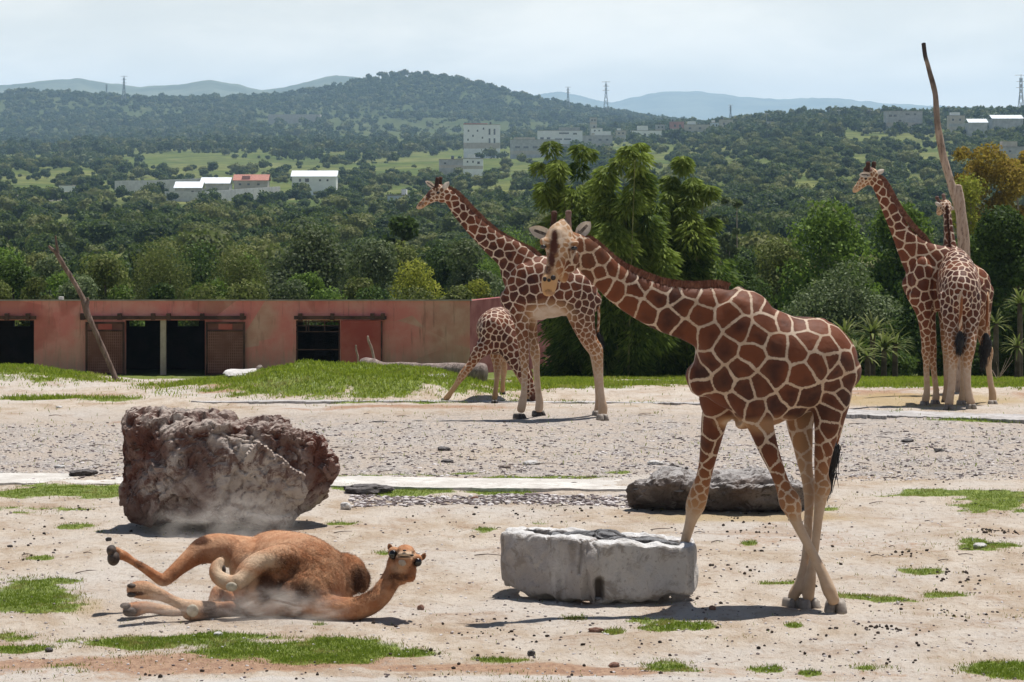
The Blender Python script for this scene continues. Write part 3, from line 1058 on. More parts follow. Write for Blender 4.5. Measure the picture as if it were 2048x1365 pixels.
    # patch centres read from the photograph
    c1 = [(470, 330), (540, 395), (602, 415), (465, 425), (400, 360), (395, 445), (490, 495), (552, 528), (665, 512), (800, 560), (635, 612), (735, 650), (905, 552), (950, 610), (860, 705), (1050, 668), (965, 770),
          (1090, 570), (1085, 795), (1180, 550), (1230, 520), (1300, 592), (1205, 665), (1280, 750), (1195, 870), (1375, 790), (1350, 905), (1490, 845), (1180, 1050), (1292, 985), (1385, 1080), (1475, 1005), (1610, 870),
          (1680, 812), (1440, 705), (1540, 705), (1620, 722), (1710, 722), (1740, 950), (1640, 1030), (1785, 860), (1575, 1140), (1310, 1100), (1250, 1185), (1375, 1230), (1665, 1150), (1850, 1000), (1840, 1085), (1895, 960),
          (1050, 1000), (1065, 1075), (1095, 950), (1085, 1185), (1145, 1165), (1385, 600), (1440, 630), (1560, 665), (1650, 680), (1485, 1205), (980, 525), (720, 475), (640, 440), (830, 505), (420, 255),
          (1800, 930), (1900, 1060), (1830, 1170), (1870, 1130), (1800, 1240), (1450, 1290)]
    A.coat(0.0108, [(1040 + x / 2.9043, 400 + y / 2.9043) for x, y in c1], 5,
           dark=[(1109, 474, -.8, 7, 16, .95), (1108, 492, -.8, 9.5, 20, 1.0), (1103, 518, -.85, 7.5, 19, .95), (1096, 540, -.9, 8, 12, .75), (1140, 500, -.8, 4, 3, .8), (1128, 476, -.8, 7, 9, .40),
                 (1096, 582, -.9, 9, 5, .6)],
           extra_fade=[(1098, 572, -.9, 19, 22, 1, 1.0), (1138, 530, -.8, 20, 22, -1, 0), (1115, 470, -.8, 28, 24, .85, 0), (1126, 505, -.8, 14, 14, .5, .1), (1545, 850, -.2, 60, 14, .5, .1), (1468, 850, -.2, 26, 12, .85, .2)])
    g = G(1560, 1215)
    root = thing('giraffe', 'big giraffe in front of the others, neck lowered, striding behind the white stone trough', 'giraffe', (g[0], 27.1, 0), 'giraffes')
    finish(A, root, M_COAT_A)
    hoof(root, A, 1671, 1228, 44, 27, M_HOOF, None, -.1)
    hoof(root, A, 1617, 1217, 42, 22, M_HOOF, None, .3)
    hoof(root, A, 1583, 1215, 36, 21, M_HOOF, None, .5)
    hoof(root, A, 1342, 1181, 32, 20, M_HOOF, None, .3)
    ear(root, A, (1101, 473), (1058, 457), 13, -.70, -.62)
    ear(root, A, (1155, 472), (1181, 444), 13, -.68, -.62)
    horn(root, A, [(1105, 466, 7, -.68), (1106.5, 450, 6.2, -.68), (1108, 436, 5.6, -.67), (1108.5, 427, 6.4, -.67)], M_HORND)
    horn(root, A, [(1134, 466, 10, -.70), (1135, 450, 8, -.69), (1136.5, 436, 5.8, -.68), (1137, 426, 6.6, -.68)], M_HORN)
    for (x, y, d) in ((1148.5, 497, -.855), (1087, 494, -.86)):
        bead(root, 'eye', A, x, y, d, (.030, .020, .019), M_EYE)
    bead(root, 'nostril', A, 1106.5, 556, -.975, (.025, .016, .025), M_NOSTRIL)
    bead(root, 'nostril', A, 1089.5, 558.5, -.975, (.019, .016, .024), M_NOSTRIL)
    bead(root, 'nose_pad', A, 1098, 561, -.965, (.020, .014, .018), M_NOSTRIL)
    # lower lip
    V, _, f3 = ellipsoid(A.pt(1098, 585, -.90), (.058, .060, .034), 3)
    part(root, 'lip', MB().add(V, None, f3).mesh('lip', M_MUZZLE, True))
    mane(root, A, [(1172, 478, -.60), (1196, 500, -.56), (1238, 534, -.45), (1280, 554, -.37), (1331, 571, -.28), (1381, 577, -.2), (1425, 575, -.13), (1455, 572, -.1)], 0.062, 4500)
    tail(root, A, [(1697, 700, 5, .22), (1698, 760, 4.5, .30), (1688, 830, 4, .32), (1672, 890, 3.4, .30)], [(1670, 885, 5, .30), (1668, 905, 9, .28), (1665, 930, 9.5, .27), (1659, 955, 6, .26), (1656, 972, 2, .26)], M_COAT_A)

# ------------------------------------------------------------------ the second giraffe, looking left
def giraffe_second():
    A = Animal(50.2)
    A.chain([(1014, 600, 20, -.1, .15), (1028, 596, 46, -.08, .22), (1056, 584, 60, -.05, .30), (1087, 577, 62, 0, .35), (1120, 580, 53, 0, .38), (1150, 588, 48, 0, .34), (1174, 600, 38, 0, .25), (1186, 606, 22, 0, .18)],
            ps=(.13, .15, .17, .16, .14, .10), fade=(0, 0, 0, 0, 0), seg=30)
    A.chain([(1066, 568, 58, 0, .22), (1043, 540, 45, 0, .17), (1022, 512, 33, 0, .135), (990, 489, 25, 0, .11), (957, 460, 20.5, 0, .095), (925, 427, 17, 0, .085), (903, 398, 14.5, 0, .08), (888, 386, 13.5, 0, .08)],
            ps=(.15, .15, .15, .14, .13, .11, .09), seg=26)
    A.blob(1045, 575, -.2, (.2, .14, .42)); A.blob(1160, 592, -.18, (.24, .14, .36)); A.blob(1160, 592, .18, (.24, .14, .36)); A.blob(1088, 525, 0, (.12, .07, .12))
    # belly
    A.blob(1098, 606, 0, (.40, .33, .27))
    fl = dict(ps=(.10, .075, .055, .05), fade=(0, .1, .25, .5, .75, 1, 1), warm=(0, .05, .1, .1, .2, .5))
    A.chain([(1040, 610, 28, -.12, .15), (1043, 645, 16.5, -.14, .11), (1046, 683, 11.5, -.15), (1048, 710, 10.5, -.16), (1049, 725, 9, -.16), (1049, 752, 6.8, -.17), (1048, 785, 6.5, -.18), (1045, 806, 8.5, -.18), (1042, 820, 8.5, -.18)], **fl)
    A.chain([(1060, 610, 22, .12, .14), (1062, 645, 13, .15, .1), (1067, 683, 9.5, .18), (1070, 706, 10.5, .2), (1072, 724, 8, .22), (1073, 745, 6.6, .24), (1076, 778, 6.4, .27), (1079, 803, 8, .3), (1078, 819, 8.5, .3)],
            ps=(.08, .06), fade=(.3, .5, .8, 1, 1), warm=(0, .1, .1, .3))
    A.chain([(1155, 595, 40, -.12, .18), (1162, 626, 29, -.14, .15), (1169, 656, 22, -.14, .12), (1181, 683, 15.5, -.13), (1192, 700, 14, -.12), (1196, 720, 10.5, -.12), (1199, 759, 7.8, -.12), (1203, 797, 7.5, -.12), (1206, 815, 9.2, -.12), (1205, 829, 9, -.12)],
            ps=(.11, .085, .07, .06, .05), fade=(0, .1, .2, .5, .9, 1, 1), warm=(0, .1, .2, .2, .2, .5))
    A.chain([(1155, 600, 36, .14, .16), (1160, 640, 22, .16, .12), (1176, 683, 14, .18), (1188, 702, 12, .2), (1191, 722, 9, .2), (1195, 760, 7, .22), (1197, 797, 6.8, .22), (1197, 815, 8, .22), (1195, 824, 8, .22)],
            ps=(.08, .06), fade=(.3, .8, 1, 1), warm=(.1, .2, .5))
    A.chain([(890, 388, 13, 0, .085), (880, 384, 15.5, 0, .105), (868, 391, 14, 0, .10), (858, 398, 10.5, 0, .08), (848, 406, 8, 0, .065), (841, 412, 7, 0, .058), (836, 415.5, 4.5, 0, .045)], ps=(.06, .055, .05), fade=(.2, .2, .3, .6, .9), warm=(0, 0, .2, .5), seg=22)
    A.blob(884, 394, 0, (.10, .08, .11)); A.blob(871, 375, 0, (.09, .06, .06))
    A.skin(0.016, 5)
    A.coat(0.0125, (), 11, dark=[(857, 388, 0, 5, 14, .9), (842, 408, 0, 9, 6, .6), (866, 372, 0, 5, 8, .7)], extra_fade=[(1098, 632, 0, 40, 24, 1, 0), (1068, 628, 0, 12, 14, .6, 0)])
    root = thing('giraffe', 'giraffe standing in profile, head raised to look left, straddling the grazing calf', 'giraffe', (P(1120, 0, 50.2)[0], 50.2, 0), 'giraffes')
    finish(A, root, M_COAT_B)
    hoof(root, A, 1038, 834, 23, 12, M_HOOFD, None, .8)
    hoof(root, A, 1076, 831, 23, 11, M_HOOFD, None, .8)
    hoof(root, A, 1204, 840, 22, 13, M_HOOF, None, .5)
    hoof(root, A, 1194, 834, 19, 11, M_HOOF, None, .5)
    ear(root, A, (868, 374), (851, 363), 5, -.12, -.2)
    ear(root, A, (886, 378), (898, 364), 5.5, -.08, -.05, False)
    horn(root, A, [(873, 374, 4.8, -.05), (874, 362, 3.8, -.05), (875, 358, 4.2, -.05)], M_HORND)
    horn(root, A, [(880, 374, 4.8, .05), (880.5, 362, 3.8, .05), (881, 357, 4.2, .05)], M_HORND)
    bead(root, 'eye', A, 876, 386, -.115, (.028, .02, .022), M_EYE)
    bead(root, 'nostril', A, 838, 411, -.05, (.016, .012, .010), M_NOSTRIL)
    mane(root, A, [(898, 376, 0), (925, 402, 0), (957, 435, 0), (990, 465, 0), (1024, 485, 0), (1055, 500, 0), (1080, 512, 0)], 0.075, 2400, lean=(.5, 0, 1))
    tail(root, A, [(1184, 574, 4, -.05), (1193, 590, 3.4, -.08), (1197, 615, 3, -.08), (1197, 645, 2.8, -.08), (1195, 668, 2.8, -.08)], [(1195, 664, 3, -.08), (1198, 674, 4.6, -.08), (1201, 683, 3.8, -.08), (1203, 690, 1.5, -.08)], M_COAT_B)

# ------------------------------------------------------------------ the calf with splayed legs
def giraffe_calf():
    A = Animal(54.4)
    A.chain([(985, 665, 34, -.35, .25), (990, 660, 40, -.15, .36), (998, 656, 42, .25, .37), (1004, 655, 38, .7, .34), (1006, 655, 26, 1.0, .25)], ps=(.10, .12, .12, .11), seg=28, side=(1, 0, 0))
    A.blob(992, 672, 0, (.30, .45, .36))
    A.blob(1003, 645, .2, (.26, .45, .25))
    # lowered neck and head
    A.chain([(1004, 668, 34, -.2, .22), (1018, 690, 26, -.32, .17), (1032, 716, 19.5, -.42, .12), (1046, 745, 14, -.5, .09), (1056, 764, 11.5, -.5, .08), (1062, 780, 11, -.5, .09), (1065, 792, 9, -.5, .07), (1066, 804, 6, -.5, .05)], ps=(.12, .11, .10, .09, .07, .05), seg=22)
    A.chain([(986, 680, 28, -.3, .16), (972, 692, 20, -.38, .12), (957, 706, 14, -.42), (943, 728, 9, -.44), (932, 742, 8.5, -.45), (925, 751, 8.5, -.45), (915, 766, 5.8, -.45), (904, 782, 5.2, -.43), (897, 792, 6, -.4), (892, 798, 6.2, -.37)], ps=(.10, .08, .06, .05), fade=(0, 0, .1, .6, 1, 1), warm=(0, 0, .3, .6, .9, 1))
    A.chain([(1010, 690, 24, .0, .16), (1020, 712, 14, -.1, .1), (1030, 735, 8, -.2), (1040, 752, 7.5, -.25), (1048, 772, 5, -.3), (1053, 790, 5, -.3), (1054, 801, 6, -.3)], ps=(.08, .06), fade=(0, .4, 1, 1), warm=(0, .3, .8))
    A.chain([(990, 690, 20, .5, .16), (991, 708, 12, .5), (993, 726, 8.5, .45), (995, 742, 8, .4), (994, 756, 5.6, .3), (992, 775, 5, .25), (990, 790, 5.6, .2), (989, 800, 6, .2)], ps=(.08, .06), fade=(.1, .6, 1, 1), warm=(.3, .6, 1))
    A.chain([(1003, 690, 18, .9, .15), (1003, 715, 8, .95), (1008, 735, 7, .95), (1006, 760, 5, .95), (1005, 782, 5, .95)], ps=(.08, .06), fade=(.2, .8, 1), warm=(.3, .6, 1))
    A.skin(0.017, 4)
    A.coat(0.0145, (), 21, dark=[(1066, 796, -.5, 6, 12, .9)])
    root = thing('giraffe', 'small giraffe calf with splayed forelegs, head down behind a taller one\'s legs', 'giraffe', (P(990, 0, 54.4)[0], 54.4, 0), 'giraffes')
    finish(A, root, M_COAT_B)
    for (x, y, w) in ((889, 803, 15), (989, 807, 14), (1054, 804, 13), (1005, 791, 12)):
        hoof(root, A, x, y, w, 7, M_HOOFD, None)
    ear(root, A, (1056, 772), (1046, 764), 4, -.6, -.7)
    ear(root, A, (1067, 773), (1076, 767), 4, -.6, -.6)
    bead(root, 'eye', A, 1056.5, 783, -.58, (.02, .02, .016), M_EYE)
    mane(root, A, [(1018, 650, -.2), (1034, 690, -.35), (1050, 725, -.45), (1062, 755, -.5)], 0.06, 900, lean=(1, 0, .3))

# ------------------------------------------------------------------ the two at the right
def giraffe_right_side():
    A = Animal(53.2)
    A.chain([(1818, 575, 22, 0, .15), (1832, 570, 46, 0, .22), (1858, 560, 62, .05, .30), (1895, 566, 60, .1, .36), (1930, 576, 52, .15, .36), (1955, 585, 44, .15, .28), (1968, 592, 26, .15, .2)], ps=(.17, .20, .20, .17, .15), seg=30)
    A.chain([(1868, 540, 56, 0, .22), (1843, 520, 42, 0, .17), (1823, 497, 30, 0, .14), (1806, 471, 21.5, 0, .11), (1791, 443, 17.2, 0, .095), (1776, 413, 14.5, 0, .085), (1763, 384, 12.5, 0, .08), (1752, 364, 12, 0, .08), (1744, 354, 12, 0, .08)],
            ps=(.2, .2, .19, .17, .16, .15, .13, .10), seg=26)
    A.blob(1845, 560, -.2, (.2, .14, .42)); A.blob(1950, 590, -.15, (.22, .15, .34)); A.blob(1950, 590, .3, (.2, .15, .34))
    fl = dict(ps=(.13, .09, .07, .06), fade=(0, 0, .1, .3, .8, 1, 1), warm=(0, .1, .2, .2, .3, .6))
    A.chain([(1842, 590, 30, -.14, .15), (1847, 628, 15, -.16, .11), (1851, 661, 11.5, -.16), (1852, 690, 9, -.16), (1852, 704, 9.5, -.16), (1853, 722, 7.2, -.16), (1853, 745, 6.2, -.16), (1854, 780, 6.4, -.16), (1852, 796, 8, -.16), (1850, 806, 7.5, -.16)], **fl)
    A.chain([(1856, 600, 24, .14, .14), (1860, 630, 12, .16), (1863, 665, 9.5, .16), (1865, 700, 8.5, .16), (1866, 722, 6.8, .16), (1868, 745, 6, .16), (1872, 780, 6, .16), (1872, 795, 7.6, .16), (1871, 804, 7.5, .16)], **fl)
    hl = dict(ps=(.1, .07), fade=(.1, .6, 1, 1), warm=(.1, .2, .5))
    A.chain([(1953, 600, 34, .25, .16), (1962, 650, 18, .28), (1972, 690, 11, .28), (1977, 705, 10, .28), (1977, 731, 6.5, .28), (1981, 765, 6, .28), (1985, 787, 7.5, .28), (1985, 802, 8, .28)], **hl)
    A.chain([(1945, 600, 34, .0, .16), (1938, 650, 18, -.02), (1932, 690, 10, -.02), (1928, 712, 8, -.02), (1927, 745, 6, -.02), (1926, 775, 6, -.02), (1925, 790, 7, -.02), (1923, 803, 7.5, -.02)], **hl)
    A.chain([(1748, 352, 12, 0, .085), (1741, 349, 14, 0, .105), (1733, 357, 13, 0, .10), (1725, 366, 10, 0, .08), (1717, 374, 7.5, 0, .065), (1711, 380, 6.5, 0, .055), (1708, 383, 4, 0, .04)], ps=(.05, .05), fade=(.3, .3, .6, 1), warm=(0, 0, .3, .8), seg=22)
    A.blob(1744, 362, 0, (.09, .08, .10)); A.blob(1736, 340, 0, (.09, .06, .07))
    A.skin(0.0165, 5)
    A.coat(0.0135, (), 33, dark=[(1735, 338, 0, 12, 8, .9), (1712, 376, 0, 6, 4, .4)])
    root = thing('giraffe', 'red-brown giraffe turned left beside the tall bare pole, head high and horns dark', 'giraffe', (P(1890, 0, 53.2)[0], 53.2, 0), 'giraffes')
    finish(A, root, M_COAT_C)
    for (x, y) in ((1849, 811), (1870, 809), (1985, 812), (1922, 810)):
        hoof(root, A, x, y, 18, 9, M_HOOF, None, .3)
    ear(root, A, (1741, 350), (1719, 350), 6, -.12, -.22)
    ear(root, A, (1752, 348), (1768, 340), 5.5, -.02, .05, False)
    horn(root, A, [(1735, 342, 5, -.06), (1736, 332, 4.4, -.06), (1736.5, 327, 4.8, -.06)], M_HORND)
    horn(root, A, [(1746, 342, 5, .06), (1747.5, 332, 4.4, .06), (1748, 327, 4.8, .06)], M_HORND)
    bead(root, 'eye', A, 1732, 358, -.11, (.024, .02, .02), M_EYE)
    mane(root, A, [(1757, 352, 0), (1774, 375, 0), (1790, 405, 0), (1809, 434, 0), (1832, 462, 0), (1860, 488, 0)], 0.07, 2200, lean=(.8, 0, .5))
    tail(root, A, [(1970, 575, 4, .1), (1975, 595, 3.4, -.1), (1974, 640, 3, -.2), (1972, 672, 2.8, -.2)], [(1972, 668, 4, -.2), (1974, 684, 8.5, -.2), (1975, 702, 8, -.2), (1970, 716, 4.5, -.2), (1967, 724, 1.5, -.2)], M_COAT_C)

def giraffe_from_behind():
    A = Animal(52.0)
    sd = (1, 0, 0)
    # trunk along the line of sight; radii: height then width
    A.chain([(1922, 610, 34, .1, .20), (1921, 597, 52, .25, .33), (1919, 582, 62, .6, .385), (1914, 568, 66, 1.0, .38), (1908, 556, 64, 1.4, .33), (1903, 545, 52, 1.7, .24)], ps=(.10, .12, .14, .15, .16), seg=32, side=sd)
    A.chain([(1905, 550, 50, 1.5, .24), (1902, 520, 36, 1.65, .19), (1900, 497, 15.5, 1.75, .15), (1898, 472, 10.5, 1.8, .13), (1896, 446, 8.8, 1.85, .12), (1894, 428, 8.5, 1.88, .12), (1891, 418, 9, 1.9, .12)], ps=(.15, .13, .11, .09), seg=24)
    A.blob(1903, 600, .35, (.19, .25, .42)); A.blob(1938, 600, .35, (.19, .25, .42)); A.blob(1908, 545, 1.3, (.30, .3, .30))
    hl = dict(ps=(.10, .085, .075, .06, .06), fade=(0, .1, .2, .4, .9, 1, 1), warm=(0, .1, .2, .1, .2, .4))
    A.chain([(1902, 595, 26, .30, .20), (1901, 630, 18.5, .2, .16), (1903, 661, 14, .1, .13), (1906, 688, 13, .0), (1907, 706, 12, -.02), (1906, 731, 8.8, -.03), (1903, 772, 7.8, -.05), (1900, 796, 8, -.05), (1898, 806, 9.5, -.05)], **hl)
    A.chain([(1938, 595, 26, .30, .20), (1942, 630, 18.5, .2, .16), (1941, 665, 14, .1, .13), (1938, 692, 14, .0), (1936, 710, 12, -.02), (1934, 735, 8.8, -.03), (1935, 772, 7.4, -.05), (1939, 794, 8, -.05), (1942, 806, 9, -.05)], **hl)
    fl = dict(ps=(.08, .06), fade=(.1, .6, 1, 1), warm=(.1, .3, .6))
    A.chain([(1893, 600, 22, 1.25, .15), (1891, 640, 13, 1.3), (1891, 690, 8.5, 1.3), (1892, 712, 6.5, 1.3), (1893, 745, 6, 1.3), (1893, 775, 6, 1.3), (1892, 790, 7.5, 1.3), (1891, 797, 7.5, 1.3)], **fl)
    A.chain([(1928, 600, 22, 1.25, .15), (1930, 640, 13, 1.3), (1930, 690, 8.5, 1.3), (1929, 712, 6.5, 1.3), (1930, 745, 6, 1.3), (1931, 775, 6, 1.3), (1931, 790, 7, 1.3), (1930, 797, 7, 1.3)], **fl)
    A.chain([(1893, 420, 11, 1.9, .10), (1889, 411, 13.5, 2.0, .11), (1885, 415, 11, 2.15, .09), (1881, 421, 8, 2.3, .07), (1878, 427, 6, 2.4, .05)], ps=(.06, .05), fade=(.2, .3, .6), warm=(0, .1), seg=20)
    A.skin(0.0165, 5)
    A.coat(0.0145, (), 44, dark=[(1893, 411, 1.9, 6, 6, .6)])
    root = thing('giraffe', 'giraffe seen from behind, rump towards us, close against its red-brown neighbour', 'giraffe', (P(1918, 0, 52.0)[0], 52.0, 0), 'giraffes')
    finish(A, root, M_COAT_B)
    for (x, y) in ((1897, 821), (1943, 820)):
        hoof(root, A, x, y, 21, 11, M_HOOF, None, 3.1)
    for (x, y) in ((1891, 804), (1930, 804)):
        hoof(root, A, x, y, 17, 9, M_HOOFD, None, 3.1)
    ear(root, A, (1880, 412), (1870, 405), 4, 1.92, 1.9, False)
    ear(root, A, (1899, 414), (1908, 420), 4, 1.92, 1.9, False)
    horn(root, A, [(1881, 409, 4.4, 2.0), (1876, 400, 3.4, 2.0), (1874, 396, 4.2, 2.0)], M_HORN)
    horn(root, A, [(1891, 404, 4.4, 2.0), (1888, 396, 3.4, 2.0), (1887, 391, 4.2, 2.0)], M_HORN)
    bead(root, 'eye', A, 1897, 413, 1.97, (.02, .02, .018), M_EYE)
    mane(root, A, [(1893, 412, 1.78), (1895, 440, 1.73), (1897, 465, 1.68), (1899, 495, 1.58), (1902, 512, 1.5)], 0.05, 900, lean=(0, -1, .3))
    tail(root, A, [(1922, 572, 5, .0), (1922, 600, 4.2, -.12), (1921, 640, 3.6, -.15), (1921, 668, 3.2, -.15)], [(1921, 664, 4, -.15), (1920, 678, 7.5, -.15), (1920, 692, 7, -.15), (1918, 702, 3, -.15)], M_COAT_B)

giraffe_front()
giraffe_second()
giraffe_calf()
giraffe_right_side()
giraffe_from_behind()
# ------------------------------------------------------------------ the camel rolling in the dust
def camel_skin():
    t = NT('camel_wool')
    c = t.coord()
    nf = t.noise(c, 70, 4, 0.7)
    nm = t.noise(c, 7, 5, 0.65)
    col = t.mix(t.rng(nm, 0.35, 0.68), (0.37, 0.155, 0.072), (0.50, 0.265, 0.145))
    col = t.mix(t.attr('pale'), col, t.mix(nm, (0.50, 0.36, 0.24), (0.62, 0.48, 0.35)))
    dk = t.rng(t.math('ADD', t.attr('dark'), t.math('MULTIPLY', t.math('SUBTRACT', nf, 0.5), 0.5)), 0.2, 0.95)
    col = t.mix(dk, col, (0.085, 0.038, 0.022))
    w = t.noise(c, 22, 5, 0.75)
    n1 = t.bump(t.math('MULTIPLY', w, t.attr('wool')), 0.9, 0.05)
    n2 = t.bump(nf, 0.35, 0.006, n1)
    return t.pbr(col, 0.85, n2, 0.08)
M_CAMEL = camel_skin()
M_CALLUS = mat_simple('pale_callus', (0.33, 0.29, 0.22), (0.48, 0.43, 0.34), 16, 0.8, 0.6, 60, 0.004)
M_PAD = mat_simple('dark_foot_pad', (0.035, 0.024, 0.020), (0.09, 0.065, 0.05), 14, 0.7, 0.5, 40, 0.004)

def camel():
    A = Animal(26.5)
    dk, pale = [], []
    # barrel of the body, from the pelvis at the back to the chest in front
    A.chain([(515, 1108, 30, 1.25, .22), (540, 1112, 50, 1.1, .30), (572, 1128, 66, .8, .40), (600, 1146, 76, .45, .44), (622, 1166, 74, .15, .42), (622, 1182, 62, -.1, .34), (612, 1196, 44, -.28, .24)], seg=32)
    A.blob(505, 1135, .75, (.22, .3, .27))
    A.blob(552, 1168, .05, (.40, .36, .33))
    A.blob(655, 1150, .35, (.22, .32, .24))
    A.blob(690, 1150, .55, (.20, .25, .20))
    A.blob(716, 1160, .6, (.115, .16, .125))
    A.blob(570, 1125, -.05, (.24, .17, .15))     # shoulder of the folded foreleg
    A.blob(535, 1205, -.1, (.28, .25, .16))
    # neck along the ground, rising to the head
    A.chain([(590, 1195, 42, -.2, .22), (622, 1207, 34, -.3, .17), (658, 1217, 27, -.35, .14), (699, 1219, 24, -.35, .125), (734, 1211, 22.5, -.35, .115), (760, 1193, 21, -.33, .11), (777, 1168, 20, -.28, .10), (790, 1146, 21, -.22, .10)], seg=26)
    # head facing us, muzzle towards the camera
    A.chain([(795, 1150, 25, -.20, .11), (801, 1134, 29, -.24, .12), (808, 1118, 28, -.26, .12), (812, 1106, 20, -.24, .10)], seg=24)
    A.blob(806, 1142, -.28, (.125, .13, .11))
    A.blob(818, 1152, -.32, (.065, .10, .06)); A.blob(809, 1120, -.36, (.085, .13, .075))
    A.blob(812, 1101, -.34, (.075, .14, .045))
    A.blob(787, 1105, -.30, (.052, .07, .052)); A.blob(834, 1119, -.30, (.050, .07, .048)); A.blob(810, 1109, -.47, (.072, .05, .026))
    # far hind leg waving in the air
    A.chain([(500, 1110, 36, .95, .18), (468, 1104, 34, .85, .16), (432, 1098, 31, .75, .14), (405, 1102, 27, .66, .12), (383, 1116, 20, .6, .10), (358, 1136, 15.5, .52, .08), (340, 1152, 14, .46, .075), (326, 1161, 12.5, .42, .07), (310, 1152, 10.5, .38, .055), (290, 1138, 9, .35, .05), (268, 1125, 7.5, .33, .045),
             (250, 1113, 9.5, .3, .055), (238, 1109, 11, .28, .06)], seg=22)
    A.chain([(246, 1112, 9, .3, .06), (231, 1106, 12, .27, .075), (222, 1108, 10, .26, .07)], seg=18)
    # folded foreleg on top
    A.chain([(575, 1118, 30, -.1, .16), (548, 1118, 26, -.2, .13), (522, 1127, 21.5, -.28, .10), (503, 1141, 18, -.34, .085), (488, 1156, 16.5, -.38, .08), (474, 1166, 17, -.42, .08)], seg=22)
    A.chain([(470, 1168, 15.5, -.42, .075), (452, 1164, 16, -.36, .075), (437, 1155, 15, -.32, .065), (431, 1143, 13.5, -.28, .06), (436, 1131, 13, -.24, .055), (442, 1121, 8, -.22, .04)], seg=18)
    # other foreleg lying on the ground, sole towards us
    A.chain([(520, 1215, 26, -.05, .14), (485, 1222, 22, -.12, .12), (450, 1221, 17.5, -.2, .10), (420, 1220, 17, -.28, .09), (395, 1221, 20, -.36, .10), (380, 1221, 20.5, -.42, .10)], seg=22)
    A.chain([(385, 1216, 17, -.36, .09), (366, 1210, 12, -.36, .06), (346, 1202, 10.5, -.36, .05), (325, 1192, 12, -.38, .055), (308, 1186, 15, -.4, .07), (290, 1181, 18.5, -.42, .085), (272, 1180, 17, -.44, .085), (262, 1181, 12, -.45, .07)], seg=20)
    # near hind leg, lowest, half in its own shadow
    A.chain([(500, 1225, 24, .35, .14), (440, 1226, 15, .22, .10), (395, 1228, 12, .1, .08), (350, 1226, 12.5, .0, .075), (315, 1218, 10.5, -.05, .06), (292, 1215, 12, -.1, .06), (270, 1219, 15, -.12, .075), (255, 1219, 12, -.14, .07)], seg=20)
    A.chain([(470, 1200, 16, .5, .12), (440, 1180, 14, .5, .10), (425, 1215, 12, .4, .09)], seg=16)
    A.skin(0.012, 5)
    V = A.V
    pxv = CX + F * V[:, 0] / V[:, 1]; pyv = HY + F * (EYE - V[:, 2]) / V[:, 1]
    def field(lst):
        r = np.zeros(len(V))
        for x, y, rx, ry, s in lst:
            r = np.maximum(r, s * np.clip(1.6 - np.sqrt(((pxv - x) / rx) ** 2 + ((pyv - y) / ry) ** 2), 0, 1))
        return r
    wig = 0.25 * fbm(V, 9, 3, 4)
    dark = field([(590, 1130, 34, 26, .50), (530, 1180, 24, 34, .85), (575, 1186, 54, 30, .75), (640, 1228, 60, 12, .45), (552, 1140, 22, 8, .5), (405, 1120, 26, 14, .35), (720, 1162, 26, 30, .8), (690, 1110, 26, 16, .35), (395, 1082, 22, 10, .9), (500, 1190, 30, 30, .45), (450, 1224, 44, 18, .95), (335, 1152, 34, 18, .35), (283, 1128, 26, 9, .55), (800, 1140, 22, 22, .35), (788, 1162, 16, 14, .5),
                  (350, 1228, 50, 10, .5), (226, 1108, 14, 12, .9), (264, 1222, 18, 12, .8), (270, 1188, 18, 4, 1.2), (786, 1112, 11, 13, .8), (836, 1127, 11, 12, .8), (800, 1154, 20, 9, .9), (795, 1170, 16, 20, .6), (770, 1200, 26, 20, .25)])  # dark wool; shade painted into eye sockets, under foreleg and on lowest leg
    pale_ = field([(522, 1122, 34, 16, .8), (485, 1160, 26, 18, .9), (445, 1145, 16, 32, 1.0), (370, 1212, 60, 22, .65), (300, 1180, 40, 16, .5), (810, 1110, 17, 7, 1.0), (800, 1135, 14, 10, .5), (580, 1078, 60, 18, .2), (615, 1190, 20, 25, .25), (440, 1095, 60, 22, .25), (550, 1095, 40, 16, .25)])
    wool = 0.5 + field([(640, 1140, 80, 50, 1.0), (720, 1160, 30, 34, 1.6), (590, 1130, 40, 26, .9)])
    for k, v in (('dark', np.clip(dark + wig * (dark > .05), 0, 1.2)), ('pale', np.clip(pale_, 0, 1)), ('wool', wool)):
        at = A.me.attributes.new(k, 'FLOAT', 'POINT'); at.data.foreach_set('value', v.astype(np.float32))
    # coarse curls as real relief where the wool is thick
    N = A.NV
    d = (np.clip(wool - 0.5, 0, 1.2) * 0.010 * (fbm(V, 26, 3, 71)))[:, None] * N
    A.me.vertices.foreach_set('co', (V + d).astype(np.float32).ravel())
    A.me.update()
    MEV, MEN = V.copy(), N.copy()
    root = thing('camel', 'tawny camel rolling on its back in the dust, legs folded and neck stretched out', 'camel', (P(560, 0, 26.5)[0], 26.5, 0))
    finish(A, root, M_CAMEL)
    def bd(name, px, py, dd, r, m, R=None):
        Vb, _, f3 = ellipsoid(A.pt(px, py, dd), r, 3, R)
        part(root, name, MB().add(Vb, None, f3).mesh(name, m, True))
    bd('eye', 786.5, 1110, -.355, (.040, .030, .044), M_EYE)  # dark ball fills the whole socket, its shade put into the colour
    bd('eye', 835, 1125, -.350, (.039, .030, .040), M_EYE)
    bd('chin', 807, 1123, -.43, (.052, .060, .046), M_CHIN)
    for (x, y) in ((809, 1101.5), (824, 1111)):
        bd('nostril', x, y, -.50, (.017, .012, .009), M_NOSTRIL)
    bd('mouth', 808, 1114.5, -.505, (.058, .012, .006), M_NOSTRIL)
    ear(root, A, (782, 1102), (778, 1089), 5, -.2, -.25, True, M_CAMEL_EAR)
    ear(root, A, (843, 1120), (850, 1108), 5, -.2, -.25, True, M_CAMEL_EAR)
    bd('callus', 385, 1222, -.525, (.055, .022, .058), M_CALLUS)
